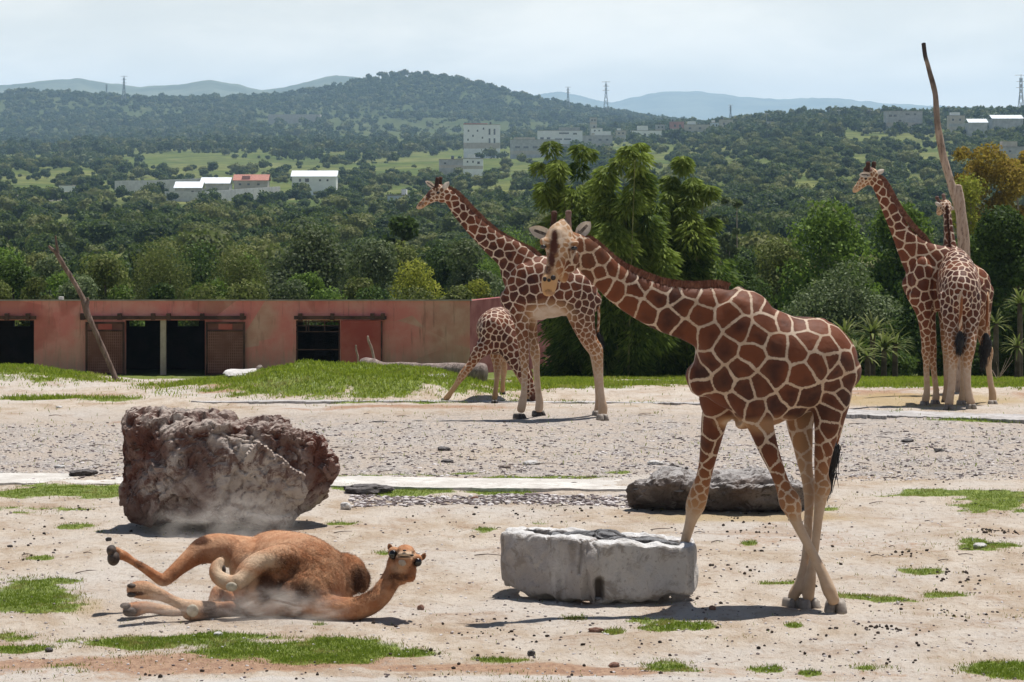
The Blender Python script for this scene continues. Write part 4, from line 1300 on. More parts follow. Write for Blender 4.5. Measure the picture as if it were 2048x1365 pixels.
    bd('callus', 463, 1174, -.50, (.052, .020, .042), M_CALLUS)
    # short dusty wool
    rs = np.random.RandomState(6)
    w = np.clip(wool - .25, .12, 1.5) * (pyv < 1246)
    idx = rs.choice(len(MEV), 34000, p=w / w.sum())
    p = MEV[idx] + rs.randn(len(idx), 3) * .004
    nn = MEN[idx]
    flow = np.stack([np.full(len(idx), .7), np.full(len(idx), -.2), np.full(len(idx), -.9)], 1) + rs.randn(len(idx), 3) * .5
    flow = flow - (flow * nn).sum(1)[:, None] * nn
    flow /= np.linalg.norm(flow, axis=1)[:, None] + 1e-9
    L = (.012 + .020 * np.clip(wool[idx], 0, 1.3) * rs.rand(len(idx)))[:, None]
    d = nn * .55 + flow
    sd = np.cross(d, nn); sd /= np.linalg.norm(sd, axis=1)[:, None] + 1e-9
    sd = sd * .0022
    Vh = np.stack([p - sd, p + sd, p + d * L], 1).reshape(-1, 3)
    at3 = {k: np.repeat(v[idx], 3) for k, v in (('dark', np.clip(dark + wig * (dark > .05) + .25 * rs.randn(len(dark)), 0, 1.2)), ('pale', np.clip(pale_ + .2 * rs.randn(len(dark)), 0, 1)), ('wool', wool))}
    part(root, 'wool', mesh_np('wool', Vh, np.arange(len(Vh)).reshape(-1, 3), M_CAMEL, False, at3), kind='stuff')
    # two-toed soles
    bd('foot_pad', 223, 1101, .2, (.046, .07, .050), M_PAD); bd('foot_pad', 227, 1117, .2, (.058, .07, .070), M_PAD)
    bd('foot_pad', 448, 1141, -.29, (.018, .03, .045), M_PAD)  # dark bead for pad and painted shade inside the curled foreleg
    bd('foot_pad', 263, 1172, -.50, (.040, .04, .022), M_PAD); bd('foot_pad', 263, 1190, -.50, (.042, .04, .024), M_PAD)
    bd('foot_pad', 251, 1212, -.18, (.050, .06, .028), M_PAD); bd('foot_pad', 260, 1224, -.18, (.066, .06, .046), M_PAD)
M_CHIN = mat_simple('grey_chin_fur', (0.34, 0.29, 0.25), (0.46, 0.41, 0.36), 16, 0.9, 0.4, 60, 0.004)
M_CAMEL_EAR = mat_simple('tawny_ear_fur', (0.25, 0.12, 0.06), (0.36, 0.19, 0.10), 12, 0.9, 0.4, 50, 0.004)
camel()

def dust(name, px, py, Y, r, dens, seed, label):
    c = P(px, py, Y)
    t = NT(name + '_air')
    co = t.coord('Object')
    ln = t.new('VectorMath', operation='LENGTH'); t.l.new(co, ln.inputs[0])
    fall = t.rng(ln.outputs['Value'], 0.25, 1.0, 1.0, 0.0)
    mpn = t.new('Mapping'); t.l.new(co, mpn.inputs['Vector']); mpn.inputs['Location'].default_value = (seed, seed * 2, 0)
    n = t.rng(t.noise(mpn.outputs['Vector'], 2.6, 6, 0.65, dist=.8), 0.44, 0.66)
    d = t.math('MULTIPLY', t.math('MULTIPLY', fall, n), dens)
    pv = t.new('VolumePrincipled')
    pv.inputs['Color'].default_value = (0.90, 0.84, 0.78, 1)
    t.l.new(d, pv.inputs['Density'])
    pv.inputs['Anisotropy'].default_value = 0.3
    t.l.new(pv.outputs['Volume'], t.out.inputs['Volume'])
    Vb, Fc = ico(3)
    me = mesh_np('dust', Vb, Fc, t.m)
    o = bpy.data.objects.new('dust', me)
    o.location = c; o.scale = r
    link(o); tag(o, label, 'dust', None, 'stuff')
dust('dust', 560, 1222, 25.9, (.75, .45, .28), 4.2, 3, 'cloud of pale dust rising under the rolling camel')
dust('dust', 450, 1046, 29.5, (.95, .9, .42), 1.0, 8, 'thin dust drifting behind the camel before the big boulder')
dust('dust', 345, 1205, 26.1, (.75, .4, .20), 2.6, 14, 'low dust around the camel\'s outstretched legs')
# ------------------------------------------------------------------ rocks
def rock_mat(name, cols, dark=(0.05, 0.03, 0.025), scale=2.0, bump=1.0, top=None):
    t = NT(name)
    c = t.coord()
    n1 = t.noise(c, scale, 6, 0.62)
    n2 = t.noise(c, scale * 3.1, 6, 0.7, dist=0.6)
    n3 = t.noise(c, scale * 14, 5, 0.72)
    col = t.mix(t.rng(n1, 0.42, 0.60), cols[0], cols[1])
    col = t.mix(t.rng(n2, 0.50, 0.62, 0, .85), col, cols[2])
    col = t.mix(t.rng(n3, 0.56, 0.72, 0, .7), col, dark)
    col = t.mix(t.attr('stain'), col, cols[3])
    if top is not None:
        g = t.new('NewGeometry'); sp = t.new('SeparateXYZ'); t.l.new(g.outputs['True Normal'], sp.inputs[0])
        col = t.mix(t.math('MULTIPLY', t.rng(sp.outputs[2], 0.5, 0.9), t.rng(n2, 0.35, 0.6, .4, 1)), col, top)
    h = t.math('ADD', t.math('MULTIPLY', n2, 0.8), t.math('MULTIPLY', n3, 0.6))
    h = t.math('ADD', h, t.math('MULTIPLY', t.noise(c, scale * 50, 3, 0.7), .2))
    return t.pbr(col, 0.95, t.bump(h, bump, 0.05), 0.2)

def remesh_np(mb, voxel, smooth=1):
    me = mb.mesh('tmp', M_HOOF)
    ob = bpy.data.objects.new('tmp', me)
    COL.objects.link(ob)
    r = ob.modifiers.new('r', 'REMESH'); r.mode = 'VOXEL'; r.voxel_size = voxel
    if smooth:
        s = ob.modifiers.new('s', 'SMOOTH'); s.factor = 0.5; s.iterations = smooth
    dg = bpy.context.evaluated_depsgraph_get(); dg.update()
    out = bpy.data.meshes.new_from_object(ob.evaluated_get(dg), depsgraph=dg)
    bpy.data.objects.remove(ob); bpy.data.meshes.remove(me)
    out.materials.clear()
    n = len(out.vertices)
    co = np.empty(n * 3, dtype=np.float32); out.vertices.foreach_get('co', co)
    nv = np.empty(n * 3, dtype=np.float32); out.vertices.foreach_get('normal', nv)
    return out, co.reshape(-1, 3).astype(float), nv.reshape(-1, 3).astype(float)

def put(me, V, mat, smooth=False, **attrs):
    me.vertices.foreach_set('co', V.astype(np.float32).ravel())
    me.polygons.foreach_set('use_smooth', np.full(len(me.polygons), smooth))
    me.materials.append(mat)
    for k, v in attrs.items():
        at = me.attributes.new(k, 'FLOAT', 'POINT'); at.data.foreach_set('value', np.asarray(v, dtype=np.float32))
    me.update()
    return me

def boulder():
    Y = 33.9
    mb = MB()
    def N(x, top, bot, dd, ry):
        c = P(x, (top + bot) / 2, Y + dd)
        return (c, (bot - top) / 2 / F * (Y + dd), ry)
    V, f4, f3 = tube([N(286, 846, 1004, .15, .40), N(300, 836, 1022, .1, .55), N(322, 832, 1036, 0, .66), N(360, 836, 1044, -.05, .82), N(430, 832, 1052, -.08, .85), N(500, 834, 1058, -.1, .85), N(545, 838, 1062, -.08, .76), N(585, 862, 1058, 0, .62),
                      N(604, 900, 1052, .1, .45), N(614, 945, 1035, .15, .28)], seg=36, sub=6, power=6, cap=.25)
    # tilt the top so that it faces us a little
    mb.add(V, f4, f3)
    me, V, N_ = remesh_np(mb, 0.024, 2)
    q = V.copy()
    cav = fbm(q, 1.5, 3, 11)
    rq = np.random.RandomState(4)
    sd_ = V[rq.choice(len(V), 30)]
    qq = q + .05 * np.stack([vnoise(q, 7, k_) for k_ in (1, 2, 3)], 1)
    ci_ = ((qq[:, None, :] - sd_[None]) ** 2).sum(2).argmin(1)
    dr_ = rq.randn(30, 3); facet = np.clip(((q - sd_[ci_]) * dr_[ci_]).sum(1) * .24 + .025 * rq.randn(30)[ci_], -.055, .055)
    d = 0.03 * cav + facet + 0.022 * fbm(q, 5.0, 4, 12)
    pit = np.clip(np.abs(vnoise(q + 0.15 * fbm(q, 5, 2, 9)[:, None], 6.5, 13)) * 2.2, 0, 1)       # creases
    d = d - 0.05 * (1 - pit) ** 3
    pock = np.clip(vnoise(q, 12, 15) - 0.15, 0, 1)
    tp = np.clip(N_[:, 2] * 1.6 + .25 + .5 * vnoise(q, 2.2, 2), .12, 1)
    d = d - 0.12 * pock * tp + 0.012 * (.4 + tp) * fbm(q, 26, 3, 21)
    fz = (fbm(q * [1, 1, .7], 1.25, 2, 91) + 2) * 2.6
    fr_ = fz - np.floor(fz)
    d = d + .022 * (np.floor(fz) + np.clip((fr_ - .8) / .2, 0, 1) - 5.4)
    kx = (V[:, 0] / V[:, 1] * F + CX)
    left = np.clip((300 - kx) / 40, 0, 1)
    hi = fbm(q, 2.2, 3, 33)
    pale_top = np.clip(.5 + hi, 0, 1)
    V = V + d[:, None] * N_
    # undercut on the left
    zlow = np.clip((0.42 - V[:, 2]) / 0.42, 0, 1)
    V[:, 1] += zlow * 0.10
    # fresh broken red face at the right end, white lime patches
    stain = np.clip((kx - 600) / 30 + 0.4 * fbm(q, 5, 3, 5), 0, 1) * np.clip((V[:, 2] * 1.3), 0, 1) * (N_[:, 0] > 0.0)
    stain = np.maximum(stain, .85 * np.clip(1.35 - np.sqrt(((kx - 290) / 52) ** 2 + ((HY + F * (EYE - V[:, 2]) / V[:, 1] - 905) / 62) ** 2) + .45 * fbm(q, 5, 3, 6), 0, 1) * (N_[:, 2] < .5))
    stain = np.maximum(stain, np.clip((pock - .12) * 3, 0, .8) * tp)  # pock holes darkened, their shade painted in
    stain = np.maximum(stain, .9 * np.clip((-(d - d.mean()) - .035) * 18, 0, 1))  # hollows between facets darkened, shade put into the colour
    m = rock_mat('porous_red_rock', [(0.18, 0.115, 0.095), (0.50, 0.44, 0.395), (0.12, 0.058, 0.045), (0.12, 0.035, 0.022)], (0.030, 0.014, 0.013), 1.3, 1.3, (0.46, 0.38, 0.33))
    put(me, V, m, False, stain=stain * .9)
    me.name = 'boulder'
    solo('boulder', me, 'large pitted reddish-brown boulder behind the camel, dust drifting at its foot', 'boulder', (G(450, 1045)[0], Y, 0))
boulder()

def trough():
    m = rock_mat('pale_limestone', [(0.44, 0.40, 0.37), (0.58, 0.55, 0.52), (0.33, 0.29, 0.25), (0.13, 0.105, 0.085)], (0.20, 0.165, 0.14), 1.8, 1.0, (0.72, 0.71, 0.70))
    mb = MB()
    # outline of the block on the ground: left wall runs back, front right half parallel to us
    zt = .66
    A_ = np.array([P(1004, 0, 27.85)[0], 27.75]); B_ = np.array([P(1178, 0, 27.0)[0], 27.02]); C_ = np.array([P(1396, 0, 27.1)[0], 27.12])
    D_ = np.array([P(1392, 0, 28.0)[0], 28.00]); E_ = np.array([P(1022, 0, 28.6)[0], 28.55])
    def wall(a, b, z0a, z1a, z0b, z1b, th):
        p, q = np.array([*a, (z0a + z1a) / 2]), np.array([*b, (z0b + z1b) / 2])
        d = (q - p); d[2] = 0; d /= np.linalg.norm(d)
        sd = np.cross(d, [0, 0, 1])
        n = 7
        nodes = []
        for k in range(n):
            u = k / (n - 1)
            c = p + (q - p) * u
            nodes.append((c, (z1a * (1 - u) + z1b * u - z0a * (1 - u) - z0b * u) / 2, th))
        V, f4, f3 = tube(nodes, 28, 3, side=tuple(sd), power=7, cap=.12)
        mb.add(V, f4, f3)
    wall(A_ + [.1, .05], B_ + [0, .10], .07, .62, .03, .625, .12)
    wall(B_ + [.02, .11], C_ + [-.11, .11], .01, .60, .11, .565, .12)
    wall(C_ + [-.10, .08], D_ + [-.08, -.05], .11, .565, .12, .52, .09)
    wall(D_ + [-.05, -.08], E_ + [.08, -.08], .10, .53, .10, .60, .10)
    wall(E_ + [.1, -.1], A_ + [.1, .08], .10, .60, .10, .61, .10)
    cx, cy_ = (A_ + B_ + C_ + D_ + E_) / 5
    mb.box(cx - .62, cx + .70, cy_ - .30, cy_ + .26, .10, .30, -.12)
    mb.box(cx - .55, cx + .60, cy_ - .25, cy_ + .25, -.1, .14, -.18)
    me, V, N_ = remesh_np(mb, 0.0165, 3)
    d = 0.038 * fbm(V, 2.2, 3, 61) + 0.020 * fbm(V * [1, 1, .45], 8, 3, 62)
    fold = 1 - np.abs(vnoise(V * [1, 1, .4] + .1 * fbm(V, 4, 2, 6)[:, None], 5.0, 63))
    d = d - 0.030 * np.clip(fold - .75, 0, 1) * 4 * .5
    px = CX + F * V[:, 0] / V[:, 1]; py = HY + F * (EYE - V[:, 2]) / V[:, 1]
    front = N_[:, 1] < -.2
    notch = np.clip(1.6 - np.sqrt(((px - 1198) / 9) ** 4 + ((py - 1182) / 24) ** 4), 0, 1) * front
    crack = np.clip(1 - np.abs(px - 1160 + 5 * vnoise(V, 6, 4)) / 5, 0, 1) * front * (py < 1150)
    d = d - 0.09 * notch - 0.02 * crack
    bulge = np.clip(1.4 - np.sqrt(((px - 1190) / 22) ** 2 + ((py - 1120) / 40) ** 2), 0, 1) * front
    d = d + 0.03 * bulge
    V = V + d[:, None] * N_
    rag = np.clip((0.18 - V[:, 2]) / .18, 0, 1)
    V[:, 2] += rag * 0.05 * vnoise(V * [1, 1, 0], 6, 66)
    put(me, V, m, False, stain=np.clip(notch * 1.1 + crack * .7 + front * np.clip(vnoise(V * [1, 1, .22], 9, 71) - .25, 0, 1) * 1.1 + front * np.clip(.12 - V[:, 2], 0, 1) * 3, 0, 1))  # stain streaks, plus darker notch, crack and foot
    me.name = 'stone_trough'
    solo('stone_trough', me, 'hollowed block of whitish stone used as a trough, beside the big giraffe\'s forefoot', 'trough', (cx, cy_, 0))
    # weathered grey wood in it
    def lump(name, nodes, mat, label, seed, vox=.010, amp=.034):
        mb = MB()
        N = [(P(x, y, Yq), r, ry) for x, y, Yq, r, ry in nodes]
        mb.add(*tube(N, 20, 5, power=2.4))
        me, V, N_ = remesh_np(mb, vox, 1)
        q = V * [0.35, 1, 1]
        d = amp * fbm(q, 9, 3, seed) - amp * 1.2 * np.clip(.25 - np.abs(vnoise(q, 16, seed + 3)), 0, 1) * 3
        put(me, V + d[:, None] * N_, mat, False, stain=np.zeros(len(V)))
        me.name = name
        c = V.mean(0)
        solo(name, me, label, 'log', (c[0], c[1], V[:, 2].min()))
    mw = rock_mat('weathered_grey_wood', [(0.10, 0.095, 0.095), (0.24, 0.23, 0.23), (0.04, 0.036, 0.036), (.1, .1, .1)], (0.015, 0.013, 0.013), 3.0, 1.4, (0.36, 0.36, 0.37))
    lump('weathered_log', [(1110, 1071, 28.0, .03, .10), (1150, 1072, 27.9, .045, .15), (1200, 1075, 27.8, .055, .17), (1240, 1081, 27.7, .04, .12)], mw, 'short grey driftwood log lying in the middle of the white trough', 3)
    lump('weathered_log', [(1225, 1086, 27.5, .03, .11), (1270, 1085, 27.5, .05, .16), (1315, 1087, 27.5, .05, .17), (1355, 1094, 27.45, .03, .11)], mw, 'dark cracked log in the right end of the white trough', 7)
trough()

def flat_rock():
    Y = 35.6
    m = rock_mat('grey_layered_rock', [(0.12, 0.10, 0.09), (0.24, 0.21, 0.195), (0.055, 0.042, 0.038), (0.20, 0.12, 0.08)], (0.02, 0.016, 0.016), 2.0, 1.2, (0.50, 0.47, 0.45))
    def one(nodes, seed, label, dy=0):
        mb = MB()
        N = []
        for x, top, bot, dd, ry in nodes:
            c = P(x, (top + bot) / 2, Y + dd)
            N.append((c, (bot - top) / 2 / F * (Y + dd), ry))
        mb.add(*tube(N, 30, 6, power=4, cap=.3))
        me, V, N_ = remesh_np(mb, .022, 1)
        q = V * [1, 1, 1.8]
        d = .045 * fbm(q, 2.5, 3, seed) + .03 * fbm(q, 7, 3, seed + 1) - .05 * np.clip(.3 - np.abs(vnoise(q, 5, seed + 2)), 0, 1) * 2 + .012 * fbm(q, 22, 2, seed)
        V = V + d[:, None] * N_
        V[:, 1] += np.clip((0.32 - V[:, 2]) / .32, 0, 1) * .28
        put(me, V, m, False, stain=np.clip(.6 * vnoise(V, 2.5, 3), 0, 1) * (N_[:, 1] < 0))
        me.name = 'flat_rock'
        c = V.mean(0)
        solo('flat_rock', me, label, 'rock', (c[0], c[1], 0))
    one([(1312, 972, 1000, .2, .3), (1320, 950, 1010, .1, .5), (1335, 944, 1014, 0, .55), (1360, 942, 1014, 0, .55), (1382, 948, 1012, .1, .5)], 5, 'left block of the low grey rock pair behind the big giraffe, with a ragged face')
    one([(1384, 948, 1016, .1, .5), (1420, 944, 1022, -.1, .65), (1480, 946, 1026, -.15, .75), (1520, 942, 1028, -.15, .75), (1545, 946, 1026, -.1, .65), (1560, 960, 1022, 0, .45)], 15, 'long right block of the low grey rock pair, seen between the big giraffe\'s legs')
flat_rock()

M_STONE = rock_mat('field_stone', [(0.30, 0.25, 0.22), (0.44, 0.38, 0.34), (0.24, 0.17, 0.13), (.2, .15, .1)], (0.08, 0.06, 0.05), 5.0, .8)
M_STONED = rock_mat('dark_stone', [(0.055, 0.05, 0.05), (0.12, 0.105, 0.10), (0.04, 0.032, 0.03), (.1, .08, .06)], (0.02, 0.017, 0.016), 6.0, .8, (0.20, 0.185, 0.18))
M_STONEW = rock_mat('white_stone', [(0.55, 0.53, 0.51), (0.68, 0.66, 0.64), (0.45, 0.41, 0.37), (.3, .3, .3)], (0.3, 0.27, 0.25), 4.0, .7)
M_STONER = rock_mat('reddish_stone', [(0.26, 0.14, 0.10), (0.36, 0.22, 0.17), (0.16, 0.08, 0.06), (.3, .2, .1)], (0.07, 0.04, 0.03), 6.0, .8)
def stone(px, py, wpx, hpx, mat, label, seed, group=None, flat=1.0, cat='stone', name='stone', depth=0.8):
    g = G(px, py)
    k = g[1] / F
    w, h = wpx * k / 2, hpx * k / 2
    V, Fc = ico(4 if wpx > 30 else 3)
    N = V.copy()
    q = V * 1.0
    d = 1 + .28 * fbm(q + seed * 3.1, 1.1, 3, seed) + .08 * fbm(q + seed, 4, 2, seed)
    V = np.sign(V) * np.abs(V) ** .85 * d[:, None]
    V = V * [w, max(w * depth, .02), h]
    g[2] = land1(g[0], g[1])
    V = V + [0, 0, h * .75] + g
    me = mesh_np(name, V, Fc, mat, False)
    me.name = name
    return solo(name, me, label, cat, g, group)
stone(738, 985, 96, 24, M_STONED, 'flat dark slab lying on the pale concrete kerb right of the boulder', 3, cat='rock', name='slab_rock', depth=.45)
stone(164, 956, 54, 14, M_STONED, 'broken dark-edged concrete lump left of the boulder', 5, cat='rock', name='slab_rock', depth=.5)
stone(691, 1015, 24, 17, M_STONEW, 'whitish rounded stone on the soil just right of the boulder', 8)
stone(842, 1221, 14, 11, M_STONER, 'brown clod on bare soil between the camel\'s head and the trough', 11)
stone(1062, 1314, 16, 12, M_STONED, 'black lump in front of the trough, above a strip of grass', 12)
stone(1192, 1269, 32, 10, M_STONER, 'flat brown stone in front of the notch in the trough', 13, depth=.4)
stone(1424, 1225, 13, 10, M_STONER, 'small reddish stone between the trough and the giraffe\'s hooves', 14)
stone(1228, 1334, 20, 11, M_STONER, 'small reddish stone near the bottom edge left of a tuft of grass', 15)
stone(217, 1083, 12, 9, M_STONED, 'small dark stone above the camel\'s raised hind foot', 16)
stone(435, 1276, 18, 9, M_STONEW, 'small white stone in the camel\'s shadow by the long grass strip', 17)
stone(98, 1300, 16, 10, M_STONED, 'black stone in the grass at the lower left', 18)
stone(1960, 1102, 26, 10, M_STONEW, 'pale flat stone in the grass tuft by the pellets at the right', 19)
stone(950, 1000, 13, 9, M_STONER, 'round red-brown stone in the gravel below the concrete kerb', 20)
stone(1878, 909, 20, 8, M_STONED, 'dark stone alone on the gravel drive at the right', 21)
stone(1815, 883, 26, 8, M_STONED, 'flat dark stone on the gravel drive, farther than its twin', 22)
stone(887, 903, 26, 9, M_STONED, 'bluish dark flat stone on the gravel drive below the second giraffe', 23)
stone(1062, 926, 32, 9, M_STONEW, 'pale slate-like stone on the gravel drive, left of the flat rocks', 24)
stone(1310, 933, 34, 9, M_STONEW, 'pale flat stone just above the left block of the grey rock pair', 25)
stone(895, 925, 26, 7, M_STONED, 'flat dark stone in the gravel above the dark slab', 26)
stone(1010, 937, 24, 8, M_STONE, 'grey-brown stone in the gravel next to the pale slate', 27)
stone(118, 817, 12, 5, M_STONEW, 'tiny white stone on the drive at the far left', 28)
stone(120, 932, 22, 7, M_STONEW, 'pale stone in the gravel at the left, above the broken kerb', 29)
stone(590, 1010 + 60, 12, 6, M_STONE, 'small grey stone at the right foot of the boulder', 30)
stone(20, 1098, 10, 6, M_STONED, 'small dark stone on bare soil at the left edge', 31)

# pellets of dung and loose grit: nobody would count them
def scatter_bits(name, spots, mat, sub=1, kind='stuff'):
    V0, F0 = ico(sub)
    Vs, Fs, n = [], [], 0
    rs = np.random.RandomState(5)
    for (x, y, r, sq) in spots:
        z = land1(x, y) if False else None
        Vs.append((x, y, r, sq))
    S = np.array(Vs)
    Z = land(S[:, 0], S[:, 1])
    m = len(S)
    rot = rs.rand(m) * 6.28
    base = V0[None] * (1 + .25 * rs.randn(m, len(V0), 1).clip(-1, 1)) * np.stack([S[:, 2] * (1 + .35 * rs.rand(m)), S[:, 2], S[:, 2] * S[:, 3]], 1)[:, None, :]
    c, s = np.cos(rot)[:, None], np.sin(rot)[:, None]
    x = base[..., 0] * c - base[..., 1] * s; y = base[..., 0] * s + base[..., 1] * c
    V = np.stack([x + S[:, 0, None], y + S[:, 1, None], base[..., 2] + Z[:, None] + (S[:, 2] * S[:, 3] * .5)[:, None]], -1).reshape(-1, 3)
    Fq = (F0[None] + (np.arange(m) * len(V0))[:, None, None]).reshape(-1, 3)
    o = bpy.data.objects.new(name, mesh_np(name, V, Fq, mat, False)); link(o); o['kind'] = kind
    return o
rs = np.random.RandomState(42)
M_PELLET = mat_simple('dry_dung', (0.018, 0.012, 0.009), (0.05, 0.034, 0.024), 12, 0.9, .5, 60, .003)
pel = []
for (cx, cy_, rx, ry, n) in [(1995, 1065, 45, 6, 46), (1815, 1112, 50, 6, 14), (1925, 1160, 60, 18, 20), (1905, 1222, 85, 10, 24), (1760, 1262, 70, 5, 22), (1600, 1170, 200, 40, 30), (1030, 1270, 110, 22, 26), (870, 1312, 60, 6, 12), (1700, 1290, 250, 40, 34),
                             (1130, 1020, 300, 22, 60), (250, 1030, 250, 50, 34), (1480, 1130, 60, 22, 14), (1850, 960, 180, 30, 22), (600, 1350, 500, 10, 20), (1500, 1060, 160, 22, 34), (60, 1090, 80, 40, 14), (760, 1245, 90, 20, 10), (1320, 1115, 500, 90, 30),
                             (1000, 870, 1000, 60, 40), (1400, 1300, 600, 60, 22)]:
    for k in range(n):
        a, b = rs.randn(2) * .6
        g = G(cx + rx * a, np.clip(cy_ + ry * b, 800, 1364))
        pel.append((g[0], g[1], .009 + .011 * rs.rand() ** 2, .85))
scatter_bits('dung_pellets', pel, M_PELLET)
grit, gritw = [], []
for k in range(15000):
    py = 845 + 118 * rs.rand() ** .8
    px = -80 + 2200 * rs.rand()
    g = G(px, py)
    (grit if rs.rand() < .55 else gritw).append((g[0], g[1], .007 + .024 * rs.rand() ** 4, .45))
for k in range(1700):
    g = G(700 + 560 * rs.rand(), 990 + 22 * rs.rand())
    (grit if rs.rand() < .6 else gritw).append((g[0], g[1], .012 + .03 * rs.rand() ** 3, .5))
for k in range(3800):
    g = G(-60 + 2150 * rs.rand(), 1000 + 365 * rs.rand())
    (grit if rs.rand() < .5 else gritw).append((g[0], g[1], .005 + .012 * rs.rand() ** 3, .6))
scatter_bits('gravel', grit, mat_simple('dark_gravel', (0.07, 0.055, 0.055), (0.20, 0.16, 0.155), 3, .9, 0), 1)
scatter_bits('gravel', gritw, mat_simple('pale_gravel', (0.38, 0.34, 0.33), (0.62, 0.58, 0.57), 3, .9, 0), 1)

# thin dry sticks lying about on the drive
rs = np.random.RandomState(12)
tw = MB()
for k in range(150):
    g = G(-40 + 2130 * rs.rand(), 830 + 330 * rs.rand() ** 1.4)
    g[2] = land1(g[0], g[1]) + .012
    a = rs.randn() * .5; L_ = .05 + .28 * rs.rand() ** 2
    dv = np.array([math.cos(a), math.sin(a), 0]) * L_
    tw.add(*tube([(g, .006, .006), (g + dv * .5 + [0, .03 * rs.randn(), .012], .005, .005), (g + dv, .003, .003)], 5, 2))
o_ = bpy.data.objects.new('dry_sticks', tw.mesh('dry_sticks', mat_simple('dark_stick_bark', (0.05, 0.035, 0.028), (0.14, 0.10, 0.08), 8, .9, 0))); link(o_); o_['kind'] = 'stuff'

# ------------------------------------------------------------------ kerbs and paths
def strip(name, pts, w0, z, mat, th=.05, seed=1, n=260, rag=.06):
    """flat concrete strip following ground points (px,py of its near edge)"""
    Q = np.array([G(*p)[:2] for p in pts])
    u = np.linspace(0, 1, n)
    k = np.linspace(0, 1, len(Q))
    C = np.stack([np.interp(u, k, Q[:, 0]), np.interp(u, k, Q[:, 1])], 1)
    a = C + np.stack([0 * u, rag * fbm(np.stack([u * 60, u * 0, u * 0], 1), 1, 3, seed)], 1)
    b = C + np.stack([0 * u, w0 + rag * .6 * fbm(np.stack([u * 60, u * 0 + 9, u * 0], 1), 1, 3, seed)], 1)
    V = []
    for i in range(n):
        zz = z + .012 * math.sin(i * .7) * 0
        V += [(a[i, 0], a[i, 1], -.08), (a[i, 0], a[i, 1] + .01, z), (b[i, 0], b[i, 1], z), (b[i, 0], b[i, 1], -.08)]
    V = np.array(V); 
    V[:, 2] += .008 * vnoise(V, 3, seed)
    Fq = [[4 * i + j, 4 * i + 4 + j, 4 * i + 5 + j, 4 * i + 1 + j] for i in range(n - 1) for j in range(3)]
    Fq += [[0, 1, 2, 3], [4 * n - 1, 4 * n - 2, 4 * n - 3, 4 * n - 4]]
    return setting(name, mesh_np(name, V, np.array(Fq), mat, False))
M_CONC = rock_mat('worn_concrete', [(0.46, 0.43, 0.395), (0.56, 0.535, 0.50), (0.38, 0.35, 0.315), (.4, .4, .4)], (0.33, 0.30, 0.27), 2.0, .35)
M_CONCG = rock_mat('grey_concrete', [(0.34, 0.32, 0.31), (0.44, 0.42, 0.41), (0.28, 0.25, 0.23), (.4, .4, .4)], (0.2, 0.18, 0.16), 2.0, .4)
strip('kerb', [(-120, 968), (200, 972), (500, 974), (860, 978), (1285, 984)], 1.35, .022, M_CONC, seed=4)
strip('kerb', [(380, 806), (800, 805), (1250, 808), (1420, 809)], .35, .02, M_CONCG, seed=6, rag=.12)
strip('kerb', [(1690, 835), (1850, 840), (2048, 846), (2200, 850)], 1.3, .05, M_CONCG, seed=8, rag=.1)

# ------------------------------------------------------------------ the low stable building
def XW(px, Y=75.0): return (px - CX) / F * Y
def ZW(py, Y=75.0): return EYE - (py - HY) / F * Y

def plaster():
    t = NT('patched_pink_plaster')
    c = t.pos()
    big = t.noise(c, 0.42, 4, 0.5)
    cell = t.new('SeparateColor'); t.l.new(t.vor(c, 0.55, out='Color', vscale=(1, 1, 1.6)), cell.inputs[0])
    pink = t.mix(t.rng(t.noise(c, 1.7, 5, .65), .35, .65), (0.64, 0.215, 0.195), (0.66, 0.30, 0.26))
    tan = t.mix(t.rng(t.noise(c, 2.2, 5, .6), .35, .65), (0.53, 0.27, 0.215), (0.60, 0.36, 0.29))
    red = (0.38, 0.095, 0.075)
    col = t.mix(t.rng(t.math('ADD', big, t.math('MULTIPLY', cell.outputs[0], .25)), .70, .84), pink, tan)
    col = t.mix(t.rng(t.math('SUBTRACT', t.noise(c, 0.9, 3, .5), t.math('MULTIPLY', cell.outputs[1], .12)), .50, .62, 0, .55), col, red)
    streak = t.noise(c, 3.0, 5, .7, vscale=(3.5, 3.5, .35))
    col = t.mix(t.rng(streak, .54, .70, 0, .55), col, (0.24, 0.12, 0.095))
    # dust splashed on the foot of the wall
    sp = t.new('SeparateXYZ'); t.l.new(c, sp.inputs[0])
    col = t.mix(t.math('MULTIPLY', t.rng(sp.outputs[2], .2, -.75), t.rng(streak, .3, .6, .2, .8)), col, (0.40, 0.30, 0.23))
    return t.pbr(col, .92, t.bump(t.noise(c, 9, 6, .7), .5, .03), .15)
M_PLASTER = plaster()
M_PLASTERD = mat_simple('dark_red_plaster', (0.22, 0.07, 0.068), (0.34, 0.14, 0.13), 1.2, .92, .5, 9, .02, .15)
M_RUST = mat_simple('rusty_iron', (0.045, 0.022, 0.018), (0.11, 0.055, 0.04), 3, .8, .4, 20, .01)
M_REDDOOR = mat_simple('faded_red_sheet', (0.33, 0.065, 0.055), (0.43, 0.13, 0.105), .9, .8, .3, 8, .01)
M_MESH = mat_simple('rusty_grating', (0.20, 0.085, 0.065), (0.29, 0.15, 0.12), 2.0, .85, .3, 20, .01)
M_CAP = mat_simple('grey_roof_slab', (0.25, 0.23, 0.21), (0.38, 0.35, 0.32), 1.5, .9, .5, 10, .02)
M_INNER = mat_simple('near_black_inner_wall', (0.015, 0.012, 0.011), (0.03, 0.022, 0.02), 1.5, .95, .3, 10, .02)  # near black, the openings' darkness put into the wall colour

